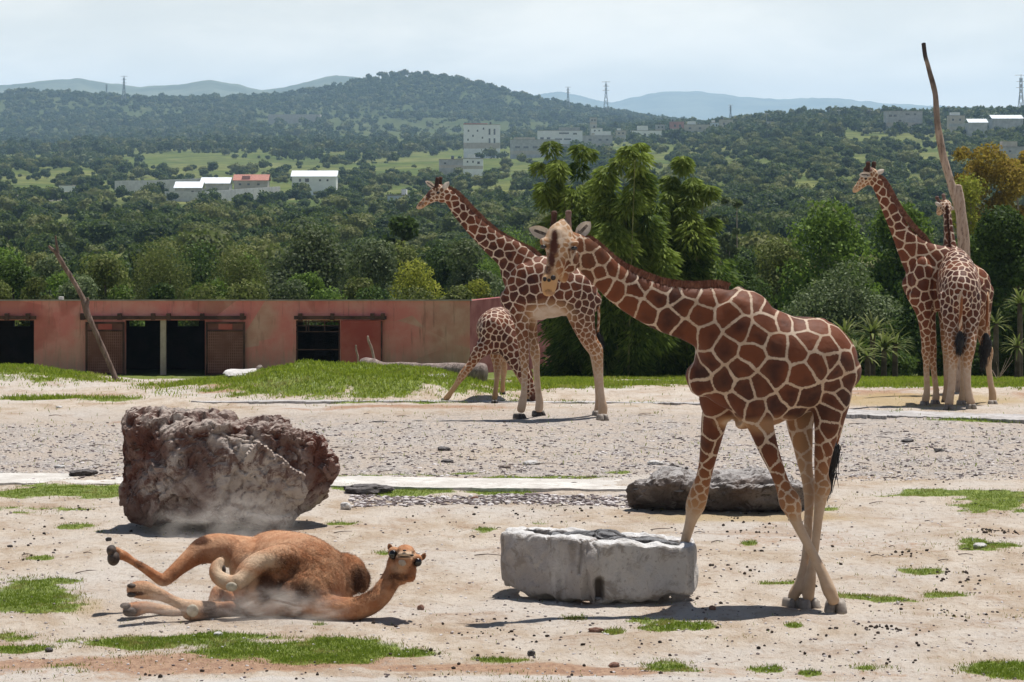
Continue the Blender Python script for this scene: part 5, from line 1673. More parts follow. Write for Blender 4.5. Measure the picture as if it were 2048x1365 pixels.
def building():
    Y = 75.0
    z0, zt, zo, zb = -1.05, ZW(602), ZW(641), ZW(748)
    root = thing('stable', 'long low stable with patched pink plaster, sliding doors and dark openings', 'stable', (XW(500), Y, z0))
    opens = [(-120, 68), (170, 320), (331, 490), (590, 765)]      # the door gaps behind the sliding doors
    gaps = [(-110, 68), (250, 320), (332, 410), (592, 680)]
    th = .25
    mb = MB()
    xs = [-420] + [v for g in gaps for v in g] + [940]
    for a, b in zip(xs[0::2], xs[1::2]):
        if (a, b) == (320, 332):
            continue
        mb.box(XW(a), XW(b), Y, Y + th, z0, zo)
    mb.box(XW(-420), XW(940), Y, Y + th, zo, zt)
    part(root, 'wall', mb.mesh('wall', M_PLASTER))
    part(root, 'pillar', MB().box(XW(320.5), XW(331.5), Y + .01, Y + .2, z0, zo - .004).mesh('pillar', mat_simple('grey_pillar', (0.36, 0.29, 0.24), (0.48, 0.40, 0.34), 3, .9, .4, 20, .01)))
    # end wall in darker red plaster, running back at an angle
    mb = MB()
    Y2 = 81.5
    x1, x2 = XW(940), (1116 - CX) / F * Y2
    V = [(x1, Y, z0), (x2, Y2, z0 - .8), (x2, Y2, zt + .02), (x1, Y, zt), (x1 - .2, Y + .2, z0), (x2 - .2, Y2 + .2, z0 - .8), (x2 - .2, Y2 + .2, zt + .02), (x1 - .2, Y + .2, zt)]
    mb.add(V, [[0, 1, 2, 3], [5, 4, 7, 6], [3, 2, 6, 7], [4, 0, 3, 7], [1, 5, 6, 2]])
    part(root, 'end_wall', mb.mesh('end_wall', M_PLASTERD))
    # roof slab, slightly proud, and the rear wall with small openings that let light through
    mb = MB()
    V = [(XW(-430), Y - .05, zt), (x1 + .03, Y - .05, zt), (x1 + .6, Y + 5.2, zt - .62), (XW(-430), Y + 5.2, zt - .62)]
    V = V + [(a, b, c + .03) for a, b, c in V]
    V = [(a, b, c + .003) for a, b, c in V]
    mb.add(V, [[3, 2, 1, 0], [4, 5, 6, 7], [0, 1, 5, 4], [1, 2, 6, 5], [2, 3, 7, 6], [3, 0, 4, 7]])
    part(root, 'roof', mb.mesh('roof', M_CAP))
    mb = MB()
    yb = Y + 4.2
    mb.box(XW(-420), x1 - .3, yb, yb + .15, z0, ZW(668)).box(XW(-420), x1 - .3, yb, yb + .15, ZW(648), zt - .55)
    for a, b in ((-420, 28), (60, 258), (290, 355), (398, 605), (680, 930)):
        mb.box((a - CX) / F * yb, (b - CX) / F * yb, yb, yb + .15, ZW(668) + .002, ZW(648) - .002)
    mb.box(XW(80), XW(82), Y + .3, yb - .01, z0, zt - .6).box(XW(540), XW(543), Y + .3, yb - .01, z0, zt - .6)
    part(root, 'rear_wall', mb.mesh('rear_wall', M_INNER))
    def rail(a, b, brackets):
        o = part(root, 'door_rail', MB().box(XW(a, Y - .12), XW(b, Y - .12), Y - .14, Y - .08, ZW(639), ZW(632)).mesh('door_rail', M_RUST))
        for x in brackets:
            m2 = MB().box(XW(x) - .05, XW(x) + .05, Y - .17, Y - .002, ZW(640), ZW(627))
            part(o, 'bracket', m2.mesh('bracket', M_RUST))
    rail(-60, 72, (15, 57)); rail(162, 492, (166, 240, 307, 338, 405, 485)); rail(588, 773, (601, 665, 745, 766))
    def grate_door(a, b, label):
        x0, x1_ = XW(a, Y - .1), XW(b, Y - .1)
        zt_, zb_ = ZW(644), ZW(750)
        d = part(root, 'sliding_door', MB().box(x0, x1_, Y - .075, Y - .055, zb_, zt_).mesh('sliding_door', mat_simple('door_sheet_' + str(a), (0.15, 0.055, 0.045), (0.22, 0.10, 0.08), 1.3, .85, .3, 10, .01)), label=label)
        fr = MB()
        t_ = .05
        fr.box(x0, x0 + t_, Y - .12, Y - .076, zb_, zt_).box(x1_ - t_, x1_, Y - .12, Y - .076, zb_, zt_)
        fr.box(x0 + t_, x1_ - t_, Y - .12, Y - .076, zt_ - t_, zt_).box(x0 + t_, x1_ - t_, Y - .12, Y - .076, ZW(663), ZW(660)).box(x0 + t_, x1_ - t_, Y - .12, Y - .076, zb_, zb_ + t_)
        part(d, 'frame', fr.mesh('frame', M_RUST))
        hp = MB()
        xm0, xm1 = x0 + (x1_ - x0) * .33, x0 + (x1_ - x0) * .68
        hp.box(xm0, xm1, Y - .11, Y - .078, ZW(659), ZW(647))
        part(d, 'hatch', hp.mesh('hatch', M_REDDOOR))
        gb = MB()
        n = 17
        for k in range(n):
            x = x0 + t_ + (x1_ - x0 - 2 * t_) * (k + .5) / n
            gb.box(x - .010, x + .010, Y - .098, Y - .086, zb_ + t_, ZW(663))
        m = 15
        for k in range(m):
            z = zb_ + t_ + (ZW(663) - zb_ - t_) * (k + .5) / m
            gb.box(x0 + t_, x1_ - t_, Y - .085, Y - .077, z - .010, z + .010)
        part(d, 'grating', gb.mesh('grating', M_MESH), kind='stuff')
    grate_door(171, 249, None); grate_door(411, 490, None)
    d = part(root, 'sliding_door', MB().box(XW(682, Y - .1), XW(765, Y - .1), Y - .11, Y - .055, ZW(748), ZW(641)).mesh('sliding_door', M_REDDOOR), label='plain red sheet door')
    part(d, 'frame', MB().box(XW(761.5, Y - .12), XW(764.5, Y - .12), Y - .13, Y - .112, ZW(748), ZW(642)).mesh('frame', M_RUST))
    # barred half door in the right opening
    mb = MB()
    for z in (644, 652, 664, 700, 738):
        mb.box(XW(592), XW(680), Y + .05, Y + .08, ZW(z) - .012, ZW(z) + .012)
    for x in (594, 612, 617, 649, 678):
        mb.box(XW(x) - .015, XW(x) + .015, Y + .04, Y + .09, z0 if x in (594, 678) else ZW(664), zo - .003)
    part(root, 'barred_gate', mb.mesh('barred_gate', M_RUST))
    part(root, 'roof_vent', MB().box(XW(116), XW(124), Y + .1, Y + .3, zt + .02, zt + .10).mesh('roof_vent', M_STONEW))
building()

# ------------------------------------------------------------------ dead poles and logs
def bark(name, a, b, dk):
    t = NT(name)
    c = t.coord()
    n = t.noise(c, 5, 6, .65, vscale=(2.2, 2.2, .35), dist=.5)
    n2 = t.noise(c, 22, 4, .7, vscale=(1, 1, .3))
    col = t.mix(t.rng(n, .36, .64), a, b)
    col = t.mix(t.rng(n2, .5, .68, 0, .75), col, dk)
    col = t.mix(t.attr('stain'), col, (0.025, 0.020, 0.020))
    return t.pbr(col, .8, t.bump(t.math('ADD', n, t.math('MULTIPLY', n2, .5)), .9, .05), .25)
M_DEAD = bark('bleached_dead_wood', (0.33, 0.24, 0.18), (0.47, 0.37, 0.30), (0.10, 0.06, 0.045))
M_DEADD = bark('dark_dead_wood', (0.13, 0.085, 0.065), (0.24, 0.17, 0.135), (0.04, 0.025, 0.02))
M_LOG = bark('grey_log_bark', (0.20, 0.15, 0.13), (0.34, 0.27, 0.24), (0.07, 0.05, 0.04))

def limb(parent, name, nodes, Y, mat, seed, stain=None, amp=.12, seg=14, sub=8):
    N = []
    for nd in nodes:
        px, py, h = nd[:3]; dd = nd[3] if len(nd) > 3 else 0
        N.append((P(px, py, Y + dd), h / F * (Y + dd), h / F * (Y + dd)))
    V, f4, f3 = tube(N, seg, sub, cap=.4)
    r = np.mean([n[1] for n in N])
    V = V + (r * amp) * np.stack([fbm(V * [1, 1, .4], .35 / r, 3, seed + k) for k in range(3)], 1)
    me = mesh_np(name, V, [f4, f3], mat, True)
    if stain is not None:
        py = HY + F * (EYE - V[:, 2]) / V[:, 1]
        st = np.interp(py, stain[0], stain[1]) * np.clip(.8 + .6 * fbm(V, 3, 3, seed), 0, 1)
    else:
        st = np.zeros(len(V))
    at = me.attributes.new('stain', 'FLOAT', 'POINT'); at.data.foreach_set('value', st.astype(np.float32))
    return part(parent, name, me)

r_ = thing('dead_tree', 'tall bare bleached pole with a dark tip, rising behind the two giraffes', 'dead tree', (P(1928, 0, 56.5)[0], 56.5, 0))
limb(r_, 'trunk', [(1925, 790, 16), (1926, 700, 15.5), (1929, 600, 14.5), (1930, 530, 13), (1927, 470, 12), (1921, 420, 11), (1917, 388, 10), (1917, 372, 7)], 56.5, M_DEAD, 3, None, .16)
limb(r_, 'branch', [(1921, 430, 9), (1908, 385, 8.5), (1897, 350, 8), (1886, 310, 7.5), (1877, 262, 7), (1873, 225, 6.2), (1870, 190, 5.5), (1864, 160, 5.2), (1856, 130, 4.6), (1850, 110, 4.4), (1847, 88, 4.6)], 56.5, M_DEAD, 9,
     ([85, 150, 190, 215, 260, 290, 320], [.95, .9, .85, .5, .75, .5, 0]), .14)
r_ = thing('dead_tree', 'leaning forked dead branch planted before the stable at the left', 'dead tree', (P(231, 0, 60.5)[0], 60.5, land1(P(231, 0, 60.5)[0], 60.5)))
limb(r_, 'trunk', [(236, 768, 7), (229, 752, 6), (222, 735, 5.5), (205, 695, 5.2), (190, 660, 5.2), (176, 630, 5.8), (170, 610, 7.5), (166, 598, 6.5), (154, 575, 4.8), (138, 548, 4.6), (122, 522, 4.2), (113, 507, 4), (104, 498, 3.2), (98, 492, 2.4)], 60.5, M_DEADD, 5, None, .3)
limb(r_, 'branch', [(116, 508, 3.2), (114, 495, 2.8), (112, 482, 2.2), (111, 472, 1.6)], 60.5, M_DEADD, 8, None, .2)
limb(r_, 'branch', [(173, 612, 4), (176, 604, 3), (175, 596, 2)], 60.5, M_DEADD, 9, None, .2)

r_ = thing('fallen_log', 'thick grey fallen log on the grassy mound behind the calf', 'log', (P(850, 0, 58.4)[0], 58.4, .3))
limb(r_, 'trunk', [(726, 731, 13, .5), (740, 730, 14.5, .45), (775, 734, 11, .3), (820, 737, 11.5, .1), (870, 740, 13, -.1), (920, 744, 17, -.3), (955, 748, 21, -.4), (968, 750, 21, -.42)], 58.4, M_LOG, 15, None, .22, 22)
part(r_, 'cut_end', MB().add(*ellipsoid(P(727, 731, 58.85), (.03, .13, .135), 2)[:1], None, ico(2)[1]).mesh('cut_end', mat_simple('pale_cut_wood', (0.33, 0.27, 0.23), (0.45, 0.38, 0.33), 8, .9, .4, 30, .01)))
for pts, lab in ((([(749, 722, 3), (746, 708, 2.6), (742, 694, 2.4), (737, 680, 2.6), (736, 673, 2.2)]), 'pale crooked dead stick standing behind the fallen log'), (([(715, 738, 2.4), (716, 715, 2.2), (712, 700, 2), (712, 691, 1.8)]), 'short dark stick left of the pale one')):
    r_ = thing('dead_stick', lab, 'stick', tuple(P(pts[0][0], pts[0][1], 59.3)))
    limb(r_, 'stem', pts, 59.3, M_DEAD if 'pale' in lab else M_DEADD, 4, None, .3, 8, 4)

def slab():
    Yc = 58.2
    c = P(507, 748, Yc)
    V, Fc = ico(4)
    V = np.sign(V) * np.abs(V) ** .7
    V = V * (1 + .13 * fbm(V, 1.6, 3, 3))[:, None] * [.56, .7, .075]
    V[:, 2] += .03 * fbm(V, 4, 3, 8) + .05 * V[:, 0] * -.4
    solo('white_slab', mesh_np('white_slab', V + c, Fc, M_STONEW, False), 'white weathered slab lying tilted on the mound in front of the stable', 'slab', c)
    c2 = P(519, 738, Yc)
    V, Fc = ico(2)
    V = V * (1 + .25 * fbm(V, 1.4, 2, 6))[:, None] * [.065, .06, .07]
    solo('stone', mesh_np('stone', V + c2, Fc, M_STONE, False), 'small grey stone lying on top of the white slab', 'stone', c2)
    c3 = P(845, 752, 57.0)
    V, Fc = ico(3)
    V = V * (1 + .2 * fbm(V, 1.4, 2, 7))[:, None] * [.52, .5, .05]
    solo('flat_rock', mesh_np('flat_rock', V + c3, Fc, M_CONCG, False), 'grey bare rock ledge in the grass just below the fallen log', 'rock', c3)
slab()

# ------------------------------------------------------------------ grass of the paddock
def leafy(name, a, b, transl=.35, rough=.6, dry=None):
    t = NT(name)
    r = t.attr('rnd')
    oi = t.new('ObjectInfo').outputs['Random']
    col = t.mix(r, a, b)
    col = t.mix(t.math('MULTIPLY', oi, .45), col, tuple(v * .6 for v in a))
    if dry is not None:
        col = t.mix(t.rng(t.noise(t.pos(), dry[1], 3, .6), dry[2], dry[2] + .1, 0, .85), col, dry[0])
    p = t.new('BsdfPrincipled')
    t.set(p.inputs['Base Color'], col); p.inputs['Roughness'].default_value = rough
    p.inputs['Specular IOR Level'].default_value = .08
    tr = t.new('BsdfTranslucent'); t.set(tr.inputs['Color'], t.mix(.5, col, (0.16, 0.22, 0.03)))
    mx = t.new('MixShader'); mx.inputs[0].default_value = transl
    t.l.new(p.outputs[0], mx.inputs[1]); t.l.new(tr.outputs[0], mx.inputs[2]); t.l.new(mx.outputs[0], t.out.inputs['Surface'])
    return t.m
M_STRAW = leafy('dry_grass', (0.30, 0.22, 0.09), (0.48, 0.38, 0.18), .3)
M_GRASS = leafy('short_grass', (0.14, 0.21, 0.018), (0.32, 0.40, 0.050), .45, dry=((0.40, 0.32, 0.12), 1.6, .53))
def blades(name, X, Y, h, w, seed, mat=None):
    rs = np.random.RandomState(seed)
    n = len(X)
    Z = land(X, Y)
    a = rs.rand(n) * math.pi * 2
    lean = .25 + .6 * rs.rand(n)
    l = a + rs.randn(n) * .8
    b = np.stack([X, Y, Z - .004], 1)
    wv = np.stack([np.cos(a), np.sin(a), 0 * a], 1) * (w * (0.7 + .6 * rs.rand(n)))[:, None]
    hh = h * (.55 + .7 * rs.rand(n))
    tip = b + np.stack([np.cos(l) * lean * hh, np.sin(l) * lean * hh, hh], 1)
    mid = b + (tip - b) * .5 + np.stack([0 * a, 0 * a, hh * .12], 1)
    V = np.stack([b - wv, b + wv, mid - wv * .7, mid + wv * .7, tip], 1).reshape(-1, 3)
    k = np.arange(n)[:, None] * 5
    f4 = k + np.array([[0, 1, 3, 2]]); f3 = k + np.array([[2, 3, 4]])
    rn = np.repeat(rs.rand(n), 5)
    o = bpy.data.objects.new(name, mesh_np(name, V, [f4, f3], mat or M_GRASS, False, {'rnd': rn})); link(o); o['kind'] = 'stuff'
    return o
def sow(n, x0, x1, y0, y1, seed, thr=.52, inv=True):
    rs = np.random.RandomState(seed)
    px = x0 + (x1 - x0) * rs.rand(n); py = y0 + (y1 - y0) * rs.rand(n)
    Y = F * EYE / (py - HY); X = (px - CX) / F * Y
    g = grass_mask(X, Y)
    k = g + .25 * rs.randn(n) > thr
    return X[k], Y[k]
X, Y = sow(560000, -60, 2110, 935, 1372, 1, .74)
blades('grass', X, Y, .030, .0035, 1)
X, Y = sow(200000, -60, 2110, 742, 935, 2, .6)
blades('grass', X, Y, .055, .006, 2)
# dry, thin growth fading into the soil around the green
rs = np.random.RandomState(18)
px = -60 + 2170 * rs.rand(150000); py = 800 + 572 * rs.rand(150000)
Y = F * EYE / (py - HY); X = (px - CX) / F * Y
g = grass_mask(X, Y)
pp = np.stack([X, Y, 0 * X], 1)
q = .55 * fbm(pp, .45, 3, 61) + .45 * fbm(pp, 3.5, 2, 62)
k = ((g > .12) & (g < .75) & (rs.rand(len(g)) < .35)) | ((q > .50) & (rs.rand(len(g)) < .22))
blades('dry_grass', X[k], Y[k], .030, .0035, 18, M_STRAW)
k = (q > .62) & (rs.rand(len(g)) < .16)
blades('grass', X[k], Y[k], .028, .004, 19)
rs = np.random.RandomState(8)
# mounds and lawn, sown in ground metres because they rise out of the flat
Xa = np.concatenate([-16 + 17.5 * rs.rand(120000), 0 + 15 * rs.rand(90000)]); Ya = np.concatenate([54.5 + 12 * rs.rand(120000), 57 + 12 * rs.rand(90000)])
g = grass_mask(Xa, Ya); k = g > .55 + .2 * rs.randn(len(g))
M_GRASSY = leafy('yellow_green_mound_grass', (0.19, 0.26, 0.018), (0.42, 0.48, 0.055), .5, dry=((0.42, 0.36, 0.14), 1.2, .56))  # brighter yellow-green grass for mounds and lawn
blades('grass', Xa[k], Ya[k], .075, .009, 3, M_GRASSY)
# ------------------------------------------------------------------ foliage
def leaf_mat(name, a, b, transl=.30, c2=None):
    t = NT(name)
    r = t.attr('rnd')
    oi = t.new('ObjectInfo').outputs['Random']
    col = t.mix(r, a, b)
    if c2 is not None:
        col = t.mix(t.rng(oi, .45, .95, 0, .9), col, c2)
    hs = t.new('HueSaturation')
    t.set(hs.inputs['Color'], col)
    t.set(hs.inputs['Value'], t.rng(oi, 0, 1, .70, 1.25, smooth=False))
    col = hs.outputs['Color']
    p = t.new('BsdfPrincipled')
    t.set(p.inputs['Base Color'], col); p.inputs['Roughness'].default_value = .6
    p.inputs['Specular IOR Level'].default_value = .10
    tr = t.new('BsdfTranslucent'); t.set(tr.inputs['Color'], t.mix(.4, col, (0.10, 0.16, 0.02)))
    mx = t.new('MixShader'); mx.inputs[0].default_value = transl
    t.l.new(p.outputs[0], mx.inputs[1]); t.l.new(tr.outputs[0], mx.inputs[2]); t.l.new(mx.outputs[0], t.out.inputs['Surface'])
    return t.m
M_OAK = leaf_mat('dark_oak_leaves', (0.020, 0.042, 0.012), (0.125, 0.175, 0.040), .30, (0.150, 0.155, 0.050))
M_SCRUB = leaf_mat('hill_scrub_leaves', (0.040, 0.070, 0.026), (0.095, 0.135, 0.045), .25, (0.13, 0.135, 0.055))
M_GREEN = leaf_mat('fresh_green_leaves', (0.060, 0.110, 0.020), (0.17, 0.25, 0.045), .40)
M_GREY = leaf_mat('grey_green_leaves', (0.085, 0.115, 0.055), (0.19, 0.225, 0.115), .34)
M_OLIVE = leaf_mat('olive_wispy_leaves', (0.085, 0.105, 0.030), (0.19, 0.205, 0.065), .38)
M_DARKG = leaf_mat('deep_green_leaves', (0.020, 0.042, 0.012), (0.095, 0.145, 0.036), .32)
M_BAMB = leaf_mat('bamboo_leaves', (0.050, 0.095, 0.018), (0.34, 0.42, 0.085), .48)
M_GOLD = leaf_mat('yellowing_leaves', (0.34, 0.23, 0.04), (0.58, 0.40, 0.08), .55)
M_GOLDG = leaf_mat('yellow_green_leaves', (0.17, 0.18, 0.025), (0.36, 0.36, 0.055), .46)
M_YUC = leaf_mat('yucca_leaves', (0.10, 0.13, 0.035), (0.27, 0.27, 0.10), .35)
M_TRUNK = mat_simple('rough_tree_bark', (0.06, 0.045, 0.035), (0.13, 0.10, 0.08), 4, .95, .6, 20, .02)
M_TRUNKP = mat_simple('pale_tree_bark', (0.22, 0.18, 0.15), (0.34, 0.29, 0.25), 4, .95, .6, 20, .02)

def crown(rs, lobes, n, size, ratio=1.6, droop=.15, fill=.35, core=None, up=.25, tri=False):
    """many small leaf faces over and inside a group of lobes. lobes: (x,y,z,rx,ry,rz)"""
    L = np.array(lobes, float)
    w = (L[:, 3] * L[:, 4] + L[:, 4] * L[:, 5]); w /= w.sum()
    k = rs.choice(len(L), n, p=w)
    d = rs.randn(n, 3); d[:, 2] += up; d /= np.linalg.norm(d, axis=1)[:, None]
    rad = np.where(rs.rand(n) < fill, rs.rand(n) ** .5 * .9, .85 + .22 * rs.rand(n) ** 1.5)
    wob = 1 + .22 * vnoise(d * 1.0 + L[k, :3], 2.6, 5)
    p = L[k, :3] + d * L[k, 3:6] * (rad * wob)[:, None]
    # drop leaves that would sit deep inside another lobe
    nrm = d + rs.randn(n, 3) * .65; nrm /= np.linalg.norm(nrm, axis=1)[:, None]
    a = np.cross(nrm, rs.randn(n, 3)); a /= np.linalg.norm(a, axis=1)[:, None] + 1e-9
    a[:, 2] -= droop; a /= np.linalg.norm(a, axis=1)[:, None]
    b = np.cross(nrm, a)
    s = size * (.6 + .8 * rs.rand(n))[:, None]
    if tri:
        V = np.stack([p - b * s / ratio, p + b * s / ratio, p + a * s * 1.2], 1).reshape(-1, 3)
        faces = [np.arange(n * 3).reshape(-1, 3)]
        rn = np.repeat(rs.rand(n), 3)
    else:
        V = np.stack([p - a * s * .6, p + b * s / ratio * .6, p + a * s * .6, p - b * s / ratio * .6], 1).reshape(-1, 3)
        faces = [np.arange(n * 4).reshape(-1, 4)]
        rn = np.repeat(rs.rand(n), 4)
    if core:
        Vi, Fi = ico(2 if core < .85 else 1)
        base = len(V)
        Vs, Fs = [], []
        for j, l in enumerate(L):
            v = Vi * (1 + .16 * vnoise(Vi + j, 2.0, 3))[:, None] * l[3:6] * core + l[:3]
            Vs.append(v); Fs.append(Fi + base + j * len(Vi))
        V = np.vstack([V] + Vs)
        faces.append(np.concatenate(Fs))
        rn = np.concatenate([rn, np.full(len(L) * len(Vi), .05)])
    return V, faces, rn

def mk_lobes(rs, n, R, H, z0, r=.45, flat=.8):
    out = []
    for i in range(n):
        a = rs.rand() * 6.28; q = math.sqrt(rs.rand()) * (1 - r * .8)
        z = z0 + H * (.25 + .6 * rs.rand() * (1 - q * .6))
        rr = R * r * (.75 + .5 * rs.rand())
        out.append((R * q * math.cos(a), R * q * math.sin(a), z, rr, rr, rr * flat))
    return out

def trunk_mesh(rs, h, r, n_limb=4, spread=.5, seg=7, name='trunk', mat=None):
    mb = MB()
    lean = rs.randn(2) * .05 * h
    top = np.array([lean[0], lean[1], h])
    mb.add(*tube([((0, 0, -.3), r * 1.25, r * 1.25), ((lean[0] * .3, lean[1] * .3, h * .4), r, r), (top, r * .7, r * .7)], seg, 2))
    for i in range(n_limb):
        a = i * 6.28 / n_limb + rs.rand()
        e = top + np.array([math.cos(a) * spread * h, math.sin(a) * spread * h, h * (.45 + .4 * rs.rand())])
        mb.add(*tube([(top * .8, r * .6, r * .6), ((top + e) / 2 + [0, 0, h * .05], r * .4, r * .4), (e, r * .15, r * .15)], max(4, seg - 2), 2))
    return mb.mesh(name, mat or M_TRUNK, True)

# prototypes, unit: crown about 6 m wide standing on the ground, scaled per tree
def oak_proto(seed, n, size, lob=9, core=.80, R=3.0, H=3.4, z0=1.3, tri=False, mat=None, r=.46):
    rs = np.random.RandomState(seed)
    V, f, rn = crown(rs, mk_lobes(rs, lob, R, H, z0, r), n, size, core=core, tri=tri)
    return mesh_np('crown', V, f, mat or M_OAK, False, {'rnd': rn})

OAK_MID = [oak_proto(100 + i, 2600, .30, 11) for i in range(5)]
OAK_SMALL = [oak_proto(200 + i, 700, .52, 8) for i in range(5)]
SCRUB = [oak_proto(300 + i, 150, .95, 3 + i, core=.86, tri=True, mat=M_SCRUB, H=2.2 + .5 * i, r=.62 - .045 * i) for i in range(6)]
TR_MID = [trunk_mesh(np.random.RandomState(i), 1.7, .20) for i in range(3)]

# open meadows, as they are seen: centre, radii in the photograph
MEADOW = [(420, 322, 130, 13), (360, 333, 90, 12), (560, 335, 110, 12), (40, 375, 75, 18), (130, 352, 60, 10), (1010, 350, 115, 26), (985, 395, 80, 14), (1050, 318, 80, 12), (1290, 350, 60, 35), (1600, 385, 26, 28),
          (1760, 282, 90, 9), (1850, 292, 60, 8), (1690, 270, 40, 6), (420, 405, 55, 8), (540, 382, 90, 10), (430, 385, 250, 30), (870, 340, 130, 26), (1700, 330, 30, 10), (1845, 315, 50, 10), (270, 333, 40, 6), (1500, 330, 40, 8), (1240, 305, 60, 9),
          (1340, 300, 60, 7), (960, 320, 60, 26), (640, 352, 60, 14), (800, 400, 50, 18), (100, 395, 110, 9), (700, 250, 160, 22), (860, 262, 190, 22), (600, 235, 100, 10), (1000, 258, 160, 12)]
def meadow(px, py):
    m = np.zeros_like(px)
    for cx, cy_, rx, ry in MEADOW:
        d = np.sqrt(((px - cx) / rx) ** 2 + ((py - cy_) / ry) ** 2)
        m = np.maximum(m, np.clip(1.75 - d * 1.1, 0, 1))
    return m

rs = np.random.RandomState(77)
def sample(n, y0, y1, xm=.20, power=1.0):
    u = rs.rand(n)
    Y = y0 + (y1 - y0) * u ** power
    X = (rs.rand(n) * 2 - 1) * Y * xm
    return X, Y
X, Y = sample(9000, 150, 1650, .195, .62)
Z = land(X, Y)
px = CX + F * X / Y; py = HY + F * (EYE - Z) / Y
p2 = np.stack([X, Y, 0 * X], -1)
dens = .72 + .5 * fbm(p2, 1 / 90.0, 3, 9)
keep = (rs.rand(len(X)) < dens * 1.1) & (rs.rand(len(X)) > meadow(px, py) * .95) 
# thin them so that crowns do not stand inside one another
X, Y, Z, px, py = [v[keep] for v in (X, Y, Z, px, py)]
cell = {}
ok = []
sc = .42 + .95 * rs.rand(len(X)) ** 1.5
sc = sc * np.where(Y < 400, .80, 1.0)
for i in range(len(X)):
    g = (int(X[i] // 8), int(Y[i] // 8))
    bad = False
    for dx in (-1, 0, 1):
        for dy in (-1, 0, 1):
            for j in cell.get((g[0] + dx, g[1] + dy), ()):
                if (X[i] - X[j]) ** 2 + (Y[i] - Y[j]) ** 2 < (1.75 * (sc[i] + sc[j])) ** 2:
                    bad = True
    if not bad:
        cell.setdefault(g, []).append(i); ok.append(i)
ok = np.array(ok)
X, Y, Z, px, py, sc = [v[ok] for v in (X, Y, Z, px, py, sc)]
vis = (px > -60) & (px < 2110)
size = sc / Y * vis
order = np.argsort(-size)
NBIG = 285
big = order[:NBIG]; rest = order[NBIG:]
hue_words = []
for k, i in enumerate(big):
    zx = int(np.searchsorted([110, 250, 400, 560, 700, 850, 1080, 1420, 1560, 1700, 1860, 1960], px[i]))
    place = ('over the stable\'s left end', 'over the leaning branch', 'over the grating doors', 'over mid stable', 'over the barred opening', 'over the red door', 'by the second giraffe\'s neck',
             'behind the bamboo', 'right of the bamboo', 'over the big giraffe\'s back', 'left of the red-brown giraffe', 'around the bare pole', 'at the right edge')[zx]
    rowp = 'nearest row' if Y[i] < 230 else 'second row' if Y[i] < 300 else 'third row' if Y[i] < 380 else 'back rows'
    d = '%s valley tree, %s, %s' % ('small' if sc[i] < .72 else 'middling' if sc[i] < .95 else 'broad', rowp, place)
    t_ = thing('tree', d, 'tree', (X[i], Y[i], Z[i] - .1), 'trees of the wooded valley', rs.rand() * 6.28)
    s = sc[i]; sz = s * (.85 + .35 * rs.rand())
    t_.scale = (s, s, sz)
    o = bpy.data.objects.new('crown', OAK_MID[k % 5]); link(o, t_)
    o = bpy.data.objects.new('trunk', TR_MID[k % 3]); link(o, t_)

def gn_scatter(name, X, Y, Z, S, rot, idx, protos, label_kind='stuff'):
    """a far-off wood that reads as one mass: instances of a few crowns on points"""
    pc = bpy.data.collections.new(name + '_kinds')
    for k, me in enumerate(protos):
        o = bpy.data.objects.new('%s_kind_%02d' % (name, k), me)
        pc.objects.link(o)
    n = len(X)
    me = bpy.data.meshes.new(name)
    me.vertices.add(n)
    me.vertices.foreach_set('co', np.stack([X, Y, Z], 1).astype(np.float32).ravel())
    at = me.attributes.new('sc', 'FLOAT', 'POINT'); at.data.foreach_set('value', S.astype(np.float32))
    at = me.attributes.new('ro', 'FLOAT', 'POINT'); at.data.foreach_set('value', rot.astype(np.float32))
    at = me.attributes.new('ix', 'INT', 'POINT'); at.data.foreach_set('value', idx.astype(np.int32))
    o = bpy.data.objects.new(name, me); link(o); o['kind'] = 'stuff'
    ng = bpy.data.node_groups.new(name, 'GeometryNodeTree')
    ng.interface.new_socket('Geometry', in_out='INPUT', socket_type='NodeSocketGeometry')
    ng.interface.new_socket('Geometry', in_out='OUTPUT', socket_type='NodeSocketGeometry')
    N = ng.nodes; Lk = ng.links
    gi = N.new('NodeGroupInput'); go = N.new('NodeGroupOutput')
    ip = N.new('GeometryNodeInstanceOnPoints')
    ci = N.new('GeometryNodeCollectionInfo'); ci.inputs['Collection'].default_value = pc
    ci.inputs['Separate Children'].default_value = True; ci.inputs['Reset Children'].default_value = True
    def na(nm, typ):
        x = N.new('GeometryNodeInputNamedAttribute'); x.data_type = typ; x.inputs['Name'].default_value = nm
        return [s for s in x.outputs if s.enabled and s.name == 'Attribute'][0]
    cx = N.new('ShaderNodeCombineXYZ'); Lk.new(na('ro', 'FLOAT'), cx.inputs['Z'])
    Lk.new(gi.outputs[0], ip.inputs['Points']); Lk.new(ci.outputs[0], ip.inputs['Instance'])
    ip.inputs['Pick Instance'].default_value = True
    Lk.new(na('ix', 'INT'), ip.inputs['Instance Index'])
    Lk.new(na('sc', 'FLOAT'), ip.inputs['Scale'])
    Lk.new(cx.outputs[0], ip.inputs['Rotation'])
    Lk.new(ip.outputs[0], go.inputs[0])
    md = o.modifiers.new('scatter', 'NODES'); md.node_group = ng
    return o
r = rest
gn_scatter('woods', X[r], Y[r], Z[r] - .1, sc[r], rs.rand(len(r)) * 6.28, rs.randint(0, 5, len(r)), OAK_SMALL)

